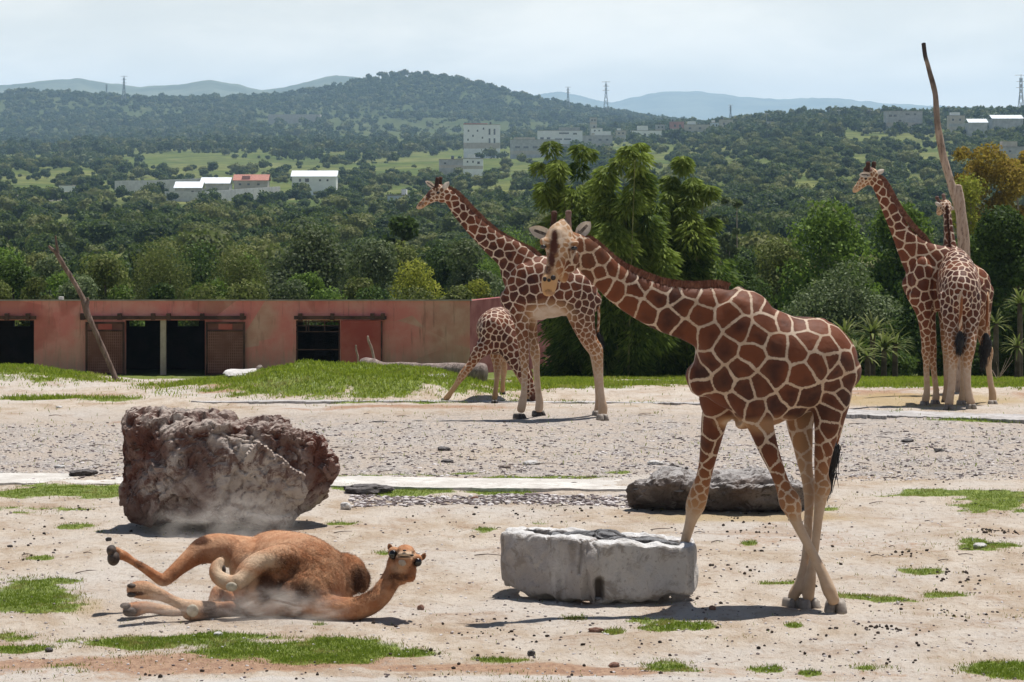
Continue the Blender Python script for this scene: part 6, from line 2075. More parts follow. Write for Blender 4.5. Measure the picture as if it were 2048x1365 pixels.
# scattered trees of the far hills and ridge
X, Y = sample(30000, 1650, 4750, .19, .8)
Z = land(X, Y)
px = CX + F * X / Y; py = HY + F * (EYE - Z) / Y
p2 = np.stack([X, Y, 0 * X], -1)
hillbig = np.clip(1.5 - np.abs(px - 860) / 300, 0, 1) * (Y > 3700)
dens = .60 + .75 * fbm(p2, 1 / 170.0, 3, 19) - .12 + .55 * (Y > 3200) + .55 * hillbig + .35 * np.clip(1 - np.abs(py - 290) / 14, 0, 1) + .35 * np.clip((px - 1250) / 200, 0, 1)
keep = (rs.rand(len(X)) < dens) & (rs.rand(len(X)) > meadow(px, py) * .9)
X, Y, Z = X[keep], Y[keep], Z[keep]
S = (.45 + 1.5 * rs.rand(len(X)) ** 2.2) * np.where(Y > 3000, 1.25, 1.0)
gn_scatter('hill_scrub', X, Y, Z - .4, S, rs.rand(len(X)) * 6.28, rs.randint(0, 6, len(X)), SCRUB)

# ------------------------------------------------------------------ trees and shrubs just behind the paddock
def near_tree(name, label, cat, px_, base_py, Yt, wpx, top_py, mat, n, size, seed, group=None, shape='round', lob=14, ratio=1.6, trunk_r=.09, droop=.15, fill=.4, depth=.8, tmat=None, up=.25):
    rs = np.random.RandomState(seed)
    s = F / Yt
    W = wpx / s / 2 * 1.22
    x = (px_ - CX) / s
    zb = land1(x, Yt)
    zt = EYE - (top_py - HY) / s
    H = zt - zb
    root = thing(name, label, cat, (x, Yt, zb), group)
    lobes = []
    for i in range(lob):
        a = rs.rand() * 6.28; q = math.sqrt(rs.rand())
        h = rs.rand()
        if shape == 'round':
            prof = math.sqrt(max(0.05, 1 - (h * 1.05 - .25) ** 2 * 1.3)); lo, r = .04, .36
        elif shape == 'column':
            prof = .75 - .25 * h; lo, r = .08, .42
        elif shape == 'spread':
            prof = .6 + .4 * h; lo, r = .45, .30
        else:
            prof = 1 - .45 * h; lo, r = .02, .34
        rr = W * r * (.7 + .6 * rs.rand())
        rz = min(rr * .8, H * .22)
        z = H * (lo + (1 - lo) * h) - rz * (h > .5) * 1.05
        if i == 0: z, a, q = H - rz, a, .1
        lobes.append((math.cos(a) * q * max(W * prof - rr, .1), math.sin(a) * q * max(W * depth * prof - rr, .1), max(z, rz * .6), rr, rr, rz))
    V, f, rn = crown(rs, lobes, n, size, ratio, droop, fill, None, up)
    me = mesh_np('crown', V, f, mat, False, {'rnd': rn})
    o = bpy.data.objects.new('crown', me); link(o, root)
    tm = MB()
    for k in range(3 if shape != 'column' else 5):
        a = rs.rand() * 6.28
        e = lobes[rs.randint(lob)]
        tm.add(*tube([((.1 * math.cos(a), .1 * math.sin(a), -.2), trunk_r, trunk_r), ((e[0] * .4, e[1] * .4, H * .35), trunk_r * .8, trunk_r * .8), ((e[0], e[1], e[2]), trunk_r * .3, trunk_r * .3)], 7, 3))
    o = bpy.data.objects.new('trunk', tm.mesh('trunk', tmat or M_TRUNK, True)); link(o, root)
    return root
T = near_tree
# left, behind the stable
T('shrub', 'dark low shrub behind the left end of the stable', 'shrub', 30, 0, 92, 190, 520, M_DARKG, 9000, .11, 1)
T('shrub', 'mid green shrub mass behind the stable, left of the leaning branch', 'shrub', 130, 0, 96, 170, 545, M_GREEN, 8000, .10, 2)
T('shrub', 'dull green shrub behind the stable, just right of the leaning branch', 'shrub', 215, 0, 100, 150, 515, M_OLIVE, 8000, .10, 3)
T('wispy_tree', 'tall olive wispy tree behind the stable, yellowish at its top', 'tree', 330, 0, 102, 210, 472, M_OLIVE, 17000, .085, 4, shape='column', ratio=3.2, lob=20)
T('wispy_tree', 'brownish-green feathery tree between the tall olive one and the grey-green one', 'tree', 480, 0, 100, 200, 488, M_OLIVE, 15000, .085, 5, shape='column', ratio=3.2, lob=20)
T('broad_tree', 'broad grey-green tree behind the stable, highest of that row', 'tree', 620, 0, 118, 270, 446, M_GREY, 20000, .13, 6, lob=22)
T('broad_tree', 'pale grey-green tree beside the highest one of the row', 'tree', 745, 0, 112, 190, 478, M_GREY, 15000, .12, 7, lob=18)
T('shrub', 'green shrub in front of the broad grey-green trees', 'shrub', 610, 0, 92, 170, 545, M_GREEN, 9000, .10, 8)
T('dark_tree', 'dark big-leaved tree standing farther off, left of the second giraffe\'s head', 'tree', 800, 0, 135, 150, 432, M_DARKG, 7000, .26, 9, lob=14)
T('yellowing_tree', 'yellow-brown tree behind the right part of the stable', 'tree', 830, 0, 98, 165, 518, M_GOLDG, 8000, .085, 10, lob=14, fill=.6)
T('shrub', 'fresh green tree behind the second giraffe\'s chest', 'tree', 925, 0, 108, 170, 478, M_GREY, 12000, .11, 11)
T('feathery_tree', 'light feathery tree seen between the second giraffe\'s neck and the bamboo', 'tree', 1020, 0, 110, 200, 455, M_GREEN, 15000, .085, 12, ratio=3.0, lob=16)
T('shrub', 'bright yellow-green bush by the corner of the stable', 'shrub', 955, 0, 88, 90, 560, M_GOLDG, 5000, .10, 13, ratio=3.0)
T('shrub', 'shrub between the bright bush and the grey-green trees', 'shrub', 720, 0, 90, 190, 555, M_OLIVE, 8000, .09, 14)
T('shrub', 'low green growth over the left half of the stable roof', 'shrub', 420, 0, 88, 210, 560, M_GREEN, 9000, .09, 15)
# a closed belt of foliage behind the stable, and a second one farther back
_rs = np.random.RandomState(9)
_m = [(M_GREEN, 'fresh green'), (M_OLIVE, 'olive'), (M_GREY, 'grey-green'), (M_DARKG, 'dark green'), (M_OLIVE, 'olive-brown')]
_where = ['at the left end of the stable', 'left of the leaning branch', 'right behind the leaning branch', 'over the first grating door', 'over the grey pillar', 'over the second grating door', 'over the plain wall by the pillar openings', 'over the barred opening',
          'over the red sheet door', 'over the plaster right of the red door', 'over the right third of the stable', 'left of the stable corner', 'over the stable corner']
for k in range(13):
    m, w = _m[(k * 3 + 1) % 5]
    x = -10 + 84 * k
    T('shrub', '%s shrub of the front belt, %s' % (w, _where[k]), 'shrub', x, 0, 84 + 5 * _rs.rand(), 125 + 50 * _rs.rand(), 548 + 26 * _rs.rand(), m, 6500, .085, 400 + k, 'shrubs of the belt behind the stable', shape='bush')
for k in range(11):
    m, w = _m[(k * 2) % 5]
    x = 10 + 98 * k
    T('tree', '%s tree of the second belt, %s' % (w, _where[min(12, int(k * 1.2))]), 'tree', x, 0, 122 + 22 * _rs.rand(), 150 + 60 * _rs.rand(), 480 + 34 * _rs.rand(), m, 7500, .13, 450 + k, 'trees of the belt behind the stable')
# right of the bamboo
T('shrub', 'dense dark shrub right of the bamboo clumps', 'shrub', 1475, 0, 84, 200, 512, M_DARKG, 20000, .085, 21, lob=20, up=.1)
T('shrub', 'olive-green shrub mass above the big giraffe\'s withers', 'shrub', 1560, 0, 92, 200, 478, M_OLIVE, 17000, .09, 22, lob=18)
T('layered_tree', 'bright green layered tree behind the round bush at the right', 'tree', 1665, 0, 90, 250, 400, M_GREEN, 19000, .11, 23, lob=22, shape='round')
T('layered_tree', 'bright green tree behind the red-brown giraffe\'s neck', 'tree', 1800, 0, 92, 220, 405, M_GREEN, 16000, .11, 24, lob=20)
T('round_bush', 'big rounded grey-green bush left of the red-brown giraffe', 'bush', 1690, 0, 76, 280, 520, M_GREY, 26000, .075, 25, lob=24)
T('round_bush', 'large dark green bush behind the two giraffes at the right', 'bush', 1850, 0, 74, 190, 545, M_DARKG, 18000, .075, 26, lob=20)
T('tall_shrub', 'tall dark green tree at the right edge beside the bare pole', 'tree', 2010, 0, 74, 190, 412, M_DARKG, 26000, .085, 27, lob=26)
T('tall_shrub', 'dark shrub wall behind the pole, lower than the tree at the edge', 'tree', 1950, 0, 80, 170, 470, M_GREEN, 15000, .085, 28, lob=20)
T('yellow_tree', 'golden yellowing tree with bare twigs at the upper right', 'tree', 1975, 0, 120, 170, 286, M_GOLD, 15000, .115, 29, lob=20, shape='spread', tmat=M_TRUNKP, trunk_r=.11, fill=.7)
T('yellow_tree', 'second golden tree, cut by the right edge of the frame', 'tree', 2060, 0, 126, 130, 300, M_GOLD, 9000, .12, 30, lob=14, shape='spread', tmat=M_TRUNKP, trunk_r=.1)
T('yellow_tree', 'pale yellow-green sparse tree below the golden ones', 'tree', 1940, 0, 108, 130, 350, M_GOLDG, 6000, .10, 31, lob=16, fill=.8, tmat=M_TRUNKP)
for k, (x, tp, w, sd) in enumerate(((1450, 395, 60, 41), (1475, 400, 50, 42), (1430, 430, 60, 43))):
    T('slender_tree', ('slender bare-stemmed tree right of the bamboo', 'second slender stem, a little right of its twin', 'shorter slender tree closest to the bamboo')[k], 'tree', x, 0, 150, w, tp, M_GREY, 1500, .20, sd, lob=8, shape='spread', tmat=M_TRUNKP, trunk_r=.07, fill=.8)

# ------------------------------------------------------------------ bamboo clumps
M_CULM = mat_simple('bamboo_culm', (0.12, 0.14, 0.04), (0.20, 0.19, 0.07), 3, .6, .2, 20, .01)
def bamboo(px_, Yb, tips, nleaf, label, seed):
    rs = np.random.RandomState(seed)
    s = F / Yb
    x0 = (px_ - CX) / s
    zb = land1(x0, Yb)
    root = thing('bamboo', label, 'bamboo', (x0, Yb, zb), 'bamboo clumps behind the paddock')
    Vs, rn = [], []
    cul = MB()
    tot = sum(t[2] for t in tips)
    for (tx, ty, wt, wpx, bot) in tips:
        e = np.array([(tx - CX) / s - x0, rs.randn() * .3, EYE - (ty - HY) / s - zb])
        zbot = EYE - (bot - HY) / s - zb
        n = int(nleaf * wt / tot)
        for c in range(1):
            o_ = np.array([rs.randn() * .16, rs.randn() * .3, 0])
            cul.add(*tube([(o_ + [e[0] * max(u_, .02) ** 1.2, e[1] * u_, e[2] * .93 * u_ - .05], .020 * (1.1 - u_) + .004, .020 * (1.1 - u_) + .004) for u_ in (0, .25, .5, .75, 1)], 6, 2))
        # plume: drooping sprays of narrow leaves gathered on side branches, open at the tip
        W = wpx / s / 2
        nl = max(9, int((e[2] - zbot) / .19))
        for l in range(nl):
            u = (l + .5 + .6 * rs.randn()) / nl
            u = min(max(u, 0.0), 1.0)
            a = rs.rand() * 6.28
            zc = zbot + (e[2] - zbot) * u
            uu = max(zc / max(e[2], .1), 0)
            prof = min(1, (1.08 - u) * 3.2) ** .6
            q = W * prof * (.30 + .85 * rs.rand())
            lc = np.array([e[0] * uu ** 1.2 + math.cos(a) * q, e[1] * uu + math.sin(a) * q * .8, zc + .08 * rs.randn()])
            r0 = W * (.30 + .26 * rs.rand()) * (.72 + .28 * prof)
            lt = .18 + .50 * u + .16 * rs.randn()  # leaf tone rises towards the tip, light from above put into colour
            m = int(n / nl)
            d = rs.randn(m, 3); d[:, 2] += .2; d /= np.linalg.norm(d, axis=1)[:, None]
            rr = r0 * (.25 + .85 * rs.rand(m) ** .6)
            out = np.array([math.cos(a), math.sin(a), 0])
            c0 = lc + d * rr[:, None] * [1, 1, 1.15] + out * (rr * .35)[:, None]
            c0[:, 2] -= .10 * (rr / r0) ** 2
            ax = d * [1, 1, .35] + out * .25; ax[:, 2] -= .45 + .3 * rs.rand(m); ax /= np.linalg.norm(ax, axis=1)[:, None]
            L = .12 + .12 * rs.rand(m)[:, None]
            sd = np.cross(ax, rs.randn(m, 3)); sd /= np.linalg.norm(sd, axis=1)[:, None]
            w = .016 + .014 * rs.rand(m)[:, None]
            Vs.append(np.stack([c0, c0 + ax * L * .45 + sd * w, c0 + ax * L, c0 + ax * L * .45 - sd * w], 1).reshape(-1, 3))
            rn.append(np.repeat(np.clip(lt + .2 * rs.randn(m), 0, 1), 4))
    V = np.vstack(Vs)
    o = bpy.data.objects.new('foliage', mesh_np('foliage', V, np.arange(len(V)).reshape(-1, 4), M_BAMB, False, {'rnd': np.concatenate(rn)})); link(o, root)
    o = bpy.data.objects.new('culms', cul.mesh('culms', M_CULM, True)); link(o, root); o['kind'] = 'stuff'
    return root
bamboo(1150, 69, [(1096, 290, 1.1, 62, 560), (1125, 330, 1.4, 84, 640), (1182, 284, 1.2, 66, 600), (1150, 350, 1.8, 110, 700), (1120, 440, 2.0, 120, 742), (1180, 430, 2.2, 130, 742)], 34000, 'left bamboo clump with two drooping tips, behind the big giraffe\'s face', 1)
bamboo(1255, 67.5, [(1268, 284, 1.3, 76, 560), (1238, 310, 1.3, 80, 620), (1250, 360, 1.6, 110, 700), (1220, 450, 1.8, 130, 742), (1275, 470, 1.8, 130, 742)], 32000, 'middle bamboo clump, the densest, one orange-tipped shoot at its top', 2)
bamboo(1365, 68.5, [(1384, 308, 1.3, 64, 520), (1405, 352, 1.2, 66, 560), (1302, 392, 1.4, 84, 700), (1340, 378, 1.0, 64, 600), (1370, 420, 2.0, 124, 742), (1330, 520, 1.6, 120, 742), (1400, 560, 1.2, 70, 742)], 34000, 'right bamboo clump with a tall leaning plume', 3)
T('shrub', 'very dark undergrowth at the foot of the bamboo clumps', 'shrub', 1230, 0, 71.5, 300, 560, M_DARKG, 26000, .09, 51, lob=26, depth=.5, shape='bush')
T('shrub', 'dark undergrowth right of the bamboo foot, behind the lowered neck', 'shrub', 1380, 0, 70, 200, 600, M_DARKG, 16000, .08, 52, lob=18, depth=.6, shape='bush')
T('shrub', 'dark undergrowth between the bamboo foot and the stable wall', 'shrub', 1130, 0, 84, 150, 560, M_DARKG, 9000, .10, 53, lob=14, shape='bush')

# ------------------------------------------------------------------ spiky plants
def yucca_leaf():
    n = 5
    V = []
    for i in range(n):
        u = i / (n - 1)
        w = .5 * (1 - u) ** .7 * (.6 + .8 * math.sin(min(u * 3 + .4, 1.57)))
        w = w * .09 + .001
        z = u - .22 * u * u
        y = .30 * u * u
        V += [(-w, y, z), (0, y - .012, z - .004), (w, y, z)]
    Fq = []
    for i in range(n - 1):
        for j in range(2):
            a = i * 3 + j
            Fq.append([a, a + 1, a + 4, a + 3])
    return mesh_np('leaf', np.array(V), np.array(Fq), M_YUC, False, {'rnd': np.random.RandomState(1).rand(len(V))})
YLEAF = yucca_leaf()
def yucca(px_, py_, Yt, r, n, label, seed, group, stem=0.0):
    rs = np.random.RandomState(seed)
    s = F / Yt
    x = (px_ - CX) / s
    z = EYE - (py_ - HY) / s
    zb = land1(x, Yt)
    root = thing('yucca', label, 'yucca', (x, Yt, zb), group)
    if z - zb > .2:
        V, f4, f3 = tube([((0, 0, -.1), .07, .07), ((0, 0, z - zb), .06, .06)], 8, 2)
        o = bpy.data.objects.new('stem', MB().add(V, f4, f3).mesh('stem', M_TRUNK, True)); link(o, root)
    for k in range(n):
        o = bpy.data.objects.new('leaf', YLEAF); link(o, root)
        o.location = (0, 0, z - zb)
        tilt = math.radians(12 + 88 * (k / n) ** .8 + rs.randn() * 6)
        o.rotation_euler = (-tilt, 0, rs.rand() * 6.28)
        l = r * (.8 + .4 * rs.rand())
        o.scale = (r * 1.1, l, l)
    return root
k = 0
gy = 'yuccas before the bushes at the right'
for (x, y, Yt, r, n) in ((1662, 690, 66, .55, 30), (1690, 672, 67, .6, 34), (1712, 705, 65.2, .55, 30), (1745, 668, 67, .65, 36), (1768, 700, 65.5, .6, 34), (1735, 716, 64.6, .45, 26), (1790, 690, 66.5, .55, 30), (1680, 718, 64.8, .42, 24)):
    yucca(x, y, Yt, r * 1.15, n, 'spiky yellow-green yucca by the bushes, ' + ('leftmost, beside the big giraffe\'s rump', 'second from the big giraffe\'s rump, upper', 'third from the left, lower', 'the tallest, in the middle', 'right of the tallest, lower', 'lowest, below the tallest', 'rightmost, nearest the red-brown giraffe', 'small low one at the left foot of the clump')[k], 60 + k, gy); k += 1
T('shrub', 'dark low undergrowth behind the yucca clump', 'shrub', 1730, 0, 68.6, 210, 668, M_DARKG, 12000, .08, 81, lob=16, depth=.3, shape='bush')
T('shrub', 'dark undergrowth behind the two giraffes\' legs', 'shrub', 1900, 0, 70, 230, 590, M_DARKG, 18000, .08, 82, lob=20, depth=.4, shape='bush')
T('shrub', 'dark undergrowth at the right edge below the tall tree', 'shrub', 2040, 0, 69, 160, 600, M_DARKG, 12000, .08, 83, lob=16, depth=.4, shape='bush')
yucca(1992, 650, 66, .5, 34, 'green yucca just right of the rearmost giraffe\'s tail', 71, 'yuccas at the right edge')
yucca(2040, 610, 67, .6, 34, 'taller yucca at the right edge of the frame', 72, 'yuccas at the right edge')
yucca(2035, 695, 65.5, .5, 30, 'low yucca at the right edge, below the taller one', 73, 'yuccas at the right edge')
def dry_twig(px_, py_, label, seed, h=.5):
    rs = np.random.RandomState(seed)
    Yt = 63.0
    g = P(px_, py_, Yt); g[2] = land1(g[0], Yt)
    mb = MB()
    for k in range(6):
        a = rs.randn(3) * [.18, .1, 0] + [0, 0, h * (.7 + .5 * rs.rand())]
        mb.add(*tube([(g, .008, .008), (g + a * .5 + [.02, 0, .03], .006, .006), (g + a, .003, .003)], 5, 2))
    solo('dry_twig', mb.mesh('dry_twig', M_DEAD, True), label, 'twig', g)
dry_twig(1995, 735, 'small pale dry twig in the grass behind the rearmost giraffe\'s feet', 3)

# ------------------------------------------------------------------ far houses
M_WHITE = mat_simple('white_house_wall', (0.78, 0.78, 0.78), (0.86, 0.86, 0.85), .4, .9, 0)
M_LGREY = mat_simple('grey_block_wall', (0.36, 0.355, 0.36), (0.50, 0.49, 0.485), .5, .95, 0)
M_BEIGE = mat_simple('beige_house_wall', (0.46, 0.40, 0.34), (0.56, 0.50, 0.44), .5, .95, 0)
M_PINKH = mat_simple('dusky_pink_wall', (0.40, 0.17, 0.15), (0.50, 0.25, 0.22), .5, .95, 0)
M_TILE = mat_simple('orange_tile_roof', (0.30, 0.12, 0.09), (0.42, 0.20, 0.15), 2, .9, 0)
M_METAL = mat_simple('light_metal_roof', (0.62, 0.66, 0.70), (0.74, 0.78, 0.82), .5, .45, 0, metal=0.0)
M_WIN = mat_simple('dark_window', (0.02, 0.025, 0.03), (0.05, 0.06, 0.07), 1, .2, 0, spec=.6)
M_BLUEW = mat_simple('pale_blue_wall', (0.48, 0.55, 0.62), (0.58, 0.65, 0.72), .5, .9, 0)

def house(name, label, cat, x0, x1, ytop, ybot, Yh, wall, wins=(), roof=None, depth=8, blocks=(), group=None, roofm=None):
    """wins: (x, y, w, h) in photo pixels on the front; blocks: extra boxes (x0,x1,ytop,ybot,material)"""
    s = F / Yh
    X0, X1 = (x0 - CX) / s, (x1 - CX) / s
    zt, zb = EYE - (ytop - HY) / s, EYE - (ybot - HY) / s
    zg = min(zb, land1((X0 + X1) / 2, Yh)) - 1.5
    root = thing(name, label, cat, ((X0 + X1) / 2, Yh, zb), group)
    w = part(root, 'wall', MB().box(X0, X1, Yh, Yh + depth, zg, zt).mesh('wall', wall))
    for (bx0, bx1, bt, bb, bm) in blocks:
        part(root, 'upper_storey', MB().box((bx0 - CX) / s, (bx1 - CX) / s, Yh + .3, Yh + depth * .7, EYE - (bb - HY) / s + .01, EYE - (bt - HY) / s).mesh('upper_storey', bm))
    for (x, y, ww, hh) in wins:
        a, b = (x - ww / 2 - CX) / s, (x + ww / 2 - CX) / s
        c, d = EYE - (y + hh / 2 - HY) / s, EYE - (y - hh / 2 - HY) / s
        f = part(root, 'window', MB().box(a - .1, b + .1, Yh - .10, Yh - .01, c - .1, d + .1).mesh('window', wall))
        part(f, 'pane', MB().box(a, b, Yh - .13, Yh - .102, c, d).mesh('pane', M_WIN))
    rm = roofm or M_CAP
    if roof == 'flat':
        if X1 - X0 > 6:
            tx = X0 + (X1 - X0) * (.2 + .6 * ((x0 * 7) % 10) / 10)
            tm_ = MB(); tm_.add(*tube([((tx, Yh + 2, zt + .3), .7, .7), ((tx, Yh + 2, zt + 1.7), .7, .7)], 8, 1, cap=.2))
            part(root, 'water_tank', tm_.mesh('water_tank', M_WIN, True))
        part(root, 'stain_band', MB().box(X0 + .01, X1 - .01, Yh - .03, Yh - .005, zb - .5, zb + (zt - zb) * .22).mesh('stain_band', M_BEIGE if wall is not M_BEIGE else M_LGREY))
        part(root, 'roof', MB().box(X0 - .25, X1 + .25, Yh - .25, Yh + depth + .25, zt + .005, zt + .3).mesh('roof', rm))
    elif roof == 'shed':
        h = 2.2
        V = [(X0 - .5, Yh - .6, zt), (X1 + .5, Yh - .6, zt), (X1 + .5, Yh + depth / 2, zt + h), (X0 - .5, Yh + depth / 2, zt + h), (X0 - .5, Yh + depth + .6, zt), (X1 + .5, Yh + depth + .6, zt)]
        V = V + [(a, b, c + .15) for a, b, c in V]
        mb = MB().add(V, [[0, 1, 7, 6], [6, 7, 8, 9], [9, 8, 11, 10], [3, 2, 1, 0], [4, 5, 2, 3], [1, 2, 8, 7], [2, 5, 11, 8], [0, 6, 9, 3], [3, 9, 10, 4], [4, 10, 11, 5]])
        part(root, 'roof', mb.mesh('roof', rm))
    return root
H = house
H('apartment_block', 'tall white five-storey block standing alone below the round hill', 'building', 927, 1000, 250, 296, 1900, M_WHITE,
  [(937, 262, 3, 4), (955, 262, 3, 4), (946, 272, 3, 4), (967, 258, 3, 4), (979, 264, 3.5, 12), (989, 264, 3.5, 12), (979, 282, 3.5, 10), (989, 282, 3.5, 10), (965, 276, 3, 4), (936, 280, 3, 4)], 'flat', 14, ((927, 975, 247, 250, M_PINKH),))
H('office_building', 'long grey-white multi-storey building right of the tall white block', 'building', 1075, 1165, 262, 296, 1950, M_WHITE,
  [(1084, 277, 7, 4), (1097, 277, 7, 4), (1117, 279, 14, 3), (1135, 279, 14, 3), (1128, 267, 20, 3), (1120, 290, 12, 3), (1150, 268, 8, 3)], 'flat', 12, ((1118, 1160, 255, 262, M_LGREY),))
H('office_building', 'lower grey building in front of the long one, with a row of dark windows', 'building', 1020, 1120, 280, 308, 1850, M_LGREY,
  [(1035, 295, 10, 4), (1052, 295, 10, 4), (1070, 295, 10, 4), (1090, 294, 10, 4)], 'flat', 10, ((1028, 1070, 275, 280, M_BEIGE),))
H('house', 'grey building continuing the long row, left of the white church-like house', 'house', 1165, 1225, 272, 292, 2000, M_LGREY, [(1180, 280, 6, 4), (1200, 280, 6, 4), (1214, 280, 5, 4)], 'flat', 10, ((1190, 1222, 263, 272, M_WHITE),))
H('house', 'white house with a small turret on the distant ridge above the bamboo', 'house', 1262, 1330, 262, 282, 2050, M_WHITE, [(1275, 270, 4, 5), (1290, 270, 4, 5), (1315, 272, 4, 5)], 'flat', 10, ((1275, 1296, 252, 262, M_WHITE),))
H('house', 'dusky pink house between pale ones on the distant ridge', 'house', 1340, 1368, 244, 262, 2150, M_PINKH, [(1350, 252, 4, 5), (1360, 252, 4, 5)], 'flat', 9)
H('house', 'low beige house just right of the dusky pink one', 'house', 1368, 1420, 250, 266, 2200, M_BEIGE, [(1380, 257, 5, 4), (1400, 257, 5, 4)], 'flat', 9, ((1376, 1392, 243, 250, M_WHITE),))
H('house', 'small beige house on the ridge under the short pylon', 'house', 1440, 1466, 240, 258, 2150, M_BEIGE, [(1448, 248, 4, 4), (1458, 248, 4, 4)], 'flat', 9)
H('house', 'grey flat-roofed row of houses on the ridge, middle of the right side', 'house', 1520, 1595, 244, 262, 2050, M_LGREY, [(1532, 252, 6, 4), (1550, 252, 5, 5), (1566, 252, 5, 5), (1583, 252, 5, 4)], 'flat', 10)
H('house', 'pale house with a rooftop hut on the ridge left of the big grey one', 'house', 1592, 1640, 240, 254, 2050, M_BEIGE, [(1602, 246, 4, 4), (1625, 246, 4, 4)], 'flat', 9, ((1605, 1622, 233, 240, M_WHITE),))
H('house', 'grey two-storey house left of the tall bare pole', 'house', 1772, 1845, 223, 252, 1750, M_LGREY, [(1781, 232, 7, 4), (1790, 232, 6, 4), (1815, 229, 8, 3), (1830, 229, 5, 3), (1800, 242, 6, 4)], 'flat', 12)
H('house', 'small pale house just right of the tall bare pole', 'house', 1898, 1930, 232, 252, 1700, M_BEIGE, [(1906, 240, 4, 4), (1920, 240, 4, 4)], 'flat', 8, ((1902, 1920, 225, 232, M_WHITE),))
H('shed', 'long shed with a bright curved metal roof at the upper right', 'shed', 1985, 2046, 238, 248, 1650, M_LGREY, (), 'shed', 16, roofm=M_METAL)
H('shed', 'smaller metal-roofed shed left of the long one at the upper right', 'shed', 1938, 1975, 246, 254, 1600, M_LGREY, (), 'shed', 14, roofm=M_METAL)
H('house', 'grey house with pale roof parts under the sheds at the right edge', 'house', 1975, 2060, 295, 312, 1150, M_LGREY, [(1995, 303, 5, 4), (2020, 303, 5, 4)], 'flat', 9, ((2005, 2035, 283, 295, M_BEIGE),))
H('shed', 'long white shed with light metal roof beyond the walled yard', 'shed', 584, 672, 354, 372, 1080, M_WHITE, [(600, 361, 4, 6), (614, 361, 8, 7), (640, 361, 4, 4), (655, 361, 4, 4)], 'shed', 12, roofm=M_METAL)
H('house', 'house with orange tiled roof parts in the walled yard', 'house', 468, 535, 362, 378, 1060, M_BEIGE, [(480, 369, 5, 4), (497, 369, 5, 4), (517, 369, 5, 4)], 'shed', 9, ((484, 500, 352, 360, M_PINKH),), roofm=M_TILE)
H('shed', 'open-fronted shed with a white metal roof, middle of the walled yard', 'shed', 350, 402, 377, 396, 1000, M_LGREY, [(385, 386, 5, 8)], 'shed', 12, roofm=M_METAL)
H('shed', 'low white-roofed shed between the yard walls and the orange-roofed house', 'shed', 402, 458, 368, 378, 1040, M_LGREY, (), 'shed', 12, roofm=M_METAL)
H('house', 'pale blue house with a roof tank, left of the second giraffe\'s muzzle', 'house', 775, 840, 392, 418, 760, M_BLUEW, [(806, 404, 4, 6), (828, 404, 3, 5)], 'flat', 7, ((803, 813, 379, 392, M_WHITE),))
H('house', 'white two-storey house in the trees above the second giraffe\'s head', 'house', 926, 966, 318, 336, 1250, M_WHITE, [(935, 324, 3, 4), (946, 324, 3, 4), (957, 326, 5, 5)], 'flat', 8, ((934, 950, 309, 318, M_WHITE),))
H('house', 'low grey house left of the white two-storey house', 'house', 878, 926, 320, 334, 1300, M_LGREY, [(890, 327, 4, 3)], 'flat', 8)
H('house', 'small white house half hidden by trees at the far left', 'house', 118, 144, 372, 388, 1000, M_WHITE, [(126, 379, 3, 4)], 'flat', 7)
H('pale_ground', 'bare pale ground, built as a low box, on the distant slope left of the round hill', 'wall', 536, 640, 229, 233, 3600, M_BEIGE, (), None, 30)  # low box put in for bare pale ground
M_YARD = mat_simple('pale_block_wall', (0.50, 0.49, 0.50), (0.64, 0.63, 0.63), .5, .95, 0)
_hx = [(1183, 257, 22), (1232, 262, 20), (1312, 250, 18), (1422, 246, 16), (1478, 250, 22), (1505, 246, 14), (1655, 240, 24), (1700, 236, 20), (1752, 232, 14), (1860, 228, 18), (1180, 236, 14)]
_hn = ['leftmost, above the long office building', 'second, near the turreted white house', 'between the turreted house and the pink one', 'just right of the low beige house', 'left of the grey flat-roofed row', 'touching the grey flat-roofed row', 'right of the rooftop-hut house', 'halfway to the big grey house', 'at the left foot of the big grey house', 'right behind the tall bare pole', 'farthest, on the slope under the tallest pylon']
for k, (hx, hy, hw) in enumerate(_hx):
    Yh = 2080 + 40 * (k % 3)
    H('house', 'small hazy house on the ridge, ' + _hn[k], 'house', hx, hx + hw, hy, hy + 12, Yh, (M_WHITE, M_BEIGE, M_LGREY, M_BLUEW)[k % 4], [(hx + hw * .3, hy + 5, 3, 3.5), (hx + hw * .7, hy + 5, 3, 3.5)], 'flat', 8, (((hx + 2, hx + hw * .5, hy - 5, hy, M_WHITE),) if k % 2 else ()), group='small houses on the far ridge')
def yard_wall(pts, Yw, h_px, label, mat):
    mb = None
    c = P(pts[0][0], pts[0][1], Yw[0])
    root = thing('yard_wall', label, 'wall', c)
    for (a, ya), (b, yb) in zip(list(zip(pts, Yw))[:-1], list(zip(pts, Yw))[1:]):
        p, q = P(a[0], a[1], ya), P(b[0], b[1], yb)
        h = h_px / F * ya
        n = max(1, int(np.linalg.norm(q - p) / 6))
        for k in range(n):
            u0, u1 = k / n, (k + 1) / n - .004
            s0, s1 = p + (q - p) * u0, p + (q - p) * u1
            d = (q - p)[:2]; d /= np.linalg.norm(d); o2 = np.array([-d[1], d[0]]) * .15
            V = [(*(s0[:2] - o2), s0[2] - 3), (*(s1[:2] - o2), s1[2] - 3), (*(s1[:2] + o2), s1[2] - 3), (*(s0[:2] + o2), s0[2] - 3)]
            V += [(x, y, (s0[2], s1[2], s1[2], s0[2])[i] + h) for i, (x, y, z) in enumerate(V)]
            m2 = MB().add(V, [[0, 1, 5, 4], [1, 2, 6, 5], [2, 3, 7, 6], [3, 0, 4, 7], [4, 5, 6, 7]])
            part(root, 'panel', m2.mesh('panel', mat))
yard_wall([(230, 376), (330, 374), (420, 370)], [1090, 1110, 1130], 14, 'grey block wall along the back of the walled yard at the left', M_YARD)
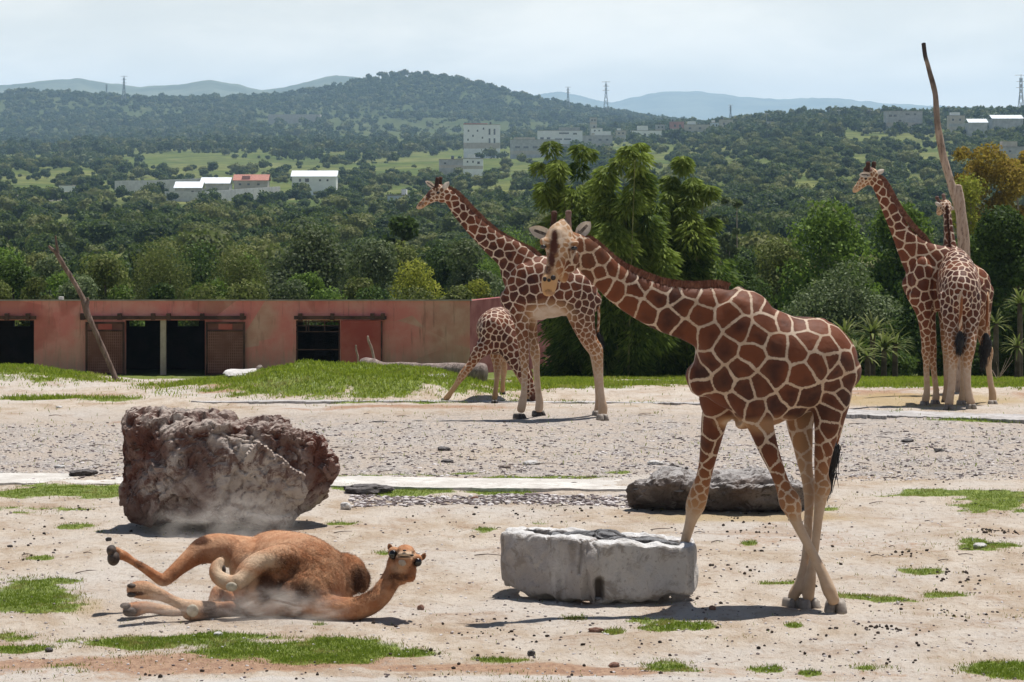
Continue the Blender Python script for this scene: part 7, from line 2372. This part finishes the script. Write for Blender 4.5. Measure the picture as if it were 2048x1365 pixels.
yard_wall([(330, 396), (400, 398), (470, 392), (560, 386)], [980, 970, 990, 1020], 13, 'grey block wall along the front of the walled yard', M_YARD)
yard_wall([(0, 402), (70, 400), (140, 394)], [930, 950, 980], 11, 'pale wall with posts at the far left below the meadow', M_BEIGE)

# ------------------------------------------------------------------ pylons
M_STEEL = mat_simple('grey_steel', (0.20, 0.21, 0.22), (0.30, 0.31, 0.32), 1, .6, 0, metal=.2)
def pylon(px_, top, bot, Yp, label):
    s = F / Yp
    x = (px_ - CX) / s
    z1, z0 = EYE - (top - HY) / s, EYE - (bot - HY) / s
    H_ = z1 - z0
    root = thing('pylon', label, 'pylon', (x, Yp, z0), 'power line pylons')
    mb = MB()
    t_ = Yp / F * .55
    w0, w1 = H_ * .085, H_ * .025
    def lvl(u): return w0 + (w1 - w0) * min(u / .6, 1)
    us = [0, .2, .4, .55, .68, .8, .92]
    for sx in (-1, 1):
        for sy in (-1, 1):
            for a, b in zip(us[:-1], us[1:]):
                mb.bar(np.array([x + sx * lvl(a), Yp + sy * lvl(a), z0 + H_ * a]), np.array([x + sx * lvl(b), Yp + sy * lvl(b), z0 + H_ * b]), t_, 4)
    for a, b in zip(us[:-1], us[1:]):
        for sy in (-1, 1):
            mb.bar(np.array([x - lvl(a), Yp + sy * lvl(a), z0 + H_ * a]), np.array([x + lvl(b), Yp + sy * lvl(b), z0 + H_ * b]), t_ * .6, 4)
            mb.bar(np.array([x + lvl(a), Yp + sy * lvl(a), z0 + H_ * a]), np.array([x - lvl(b), Yp + sy * lvl(b), z0 + H_ * b]), t_ * .6, 4)
    part(root, 'lattice', mb.mesh('lattice', M_STEEL))
    for u, w in ((.70, .11), (.84, .10), (.98, .14)):
        m2 = MB().bar(np.array([x - H_ * w, Yp, z0 + H_ * u]), np.array([x + H_ * w, Yp, z0 + H_ * u]), t_ * .8, 4)
        part(root, 'arm', m2.mesh('arm', M_STEEL))
    mb = MB().bar(np.array([x, Yp, z0 + H_ * .9]), np.array([x, Yp, z1]), t_, 4)
    part(root, 'peak', mb.mesh('peak', M_STEEL))
pylon(1212, 163, 224, 3300, 'tallest pylon on the shoulder of the round hill')
pylon(1136, 174, 214, 4200, 'pylon left of the tallest one, nearer the round hill')
pylon(248, 152, 200, 4300, 'thin pylon on the left skyline before the blue hills')
pylon(2042, 149, 238, 2300, 'pylon at the right edge of the frame, above the sheds')
pylon(1461, 210, 244, 3200, 'short pylon above the small beige house on the ridge')
pylon(213, 168, 196, 5000, 'faint small pylon just left of the thin one')
for k, (x, tp, bt) in enumerate(((1533, 225, 248), (1678, 219, 242), (1740, 218, 240), (1898, 212, 236))):
    p0, p1 = P(x, bt + 6, 2000), P(x, tp, 2000)
    m2 = MB().bar(p0, p1, .22, 5).bar(p1 + [-1.5, 0, -1], p1 + [1.5, 0, -1], .15, 4)
    solo('utility_pole', m2.mesh('utility_pole', M_STEEL), 'utility pole on the ridge, %s' % ('left of the pale house with the rooftop hut', 'between the rooftop-hut house and the big grey house', 'just left of the big grey house', 'beside the small pale house right of the bare pole')[k], 'pole', p0, 'utility poles on the ridge')
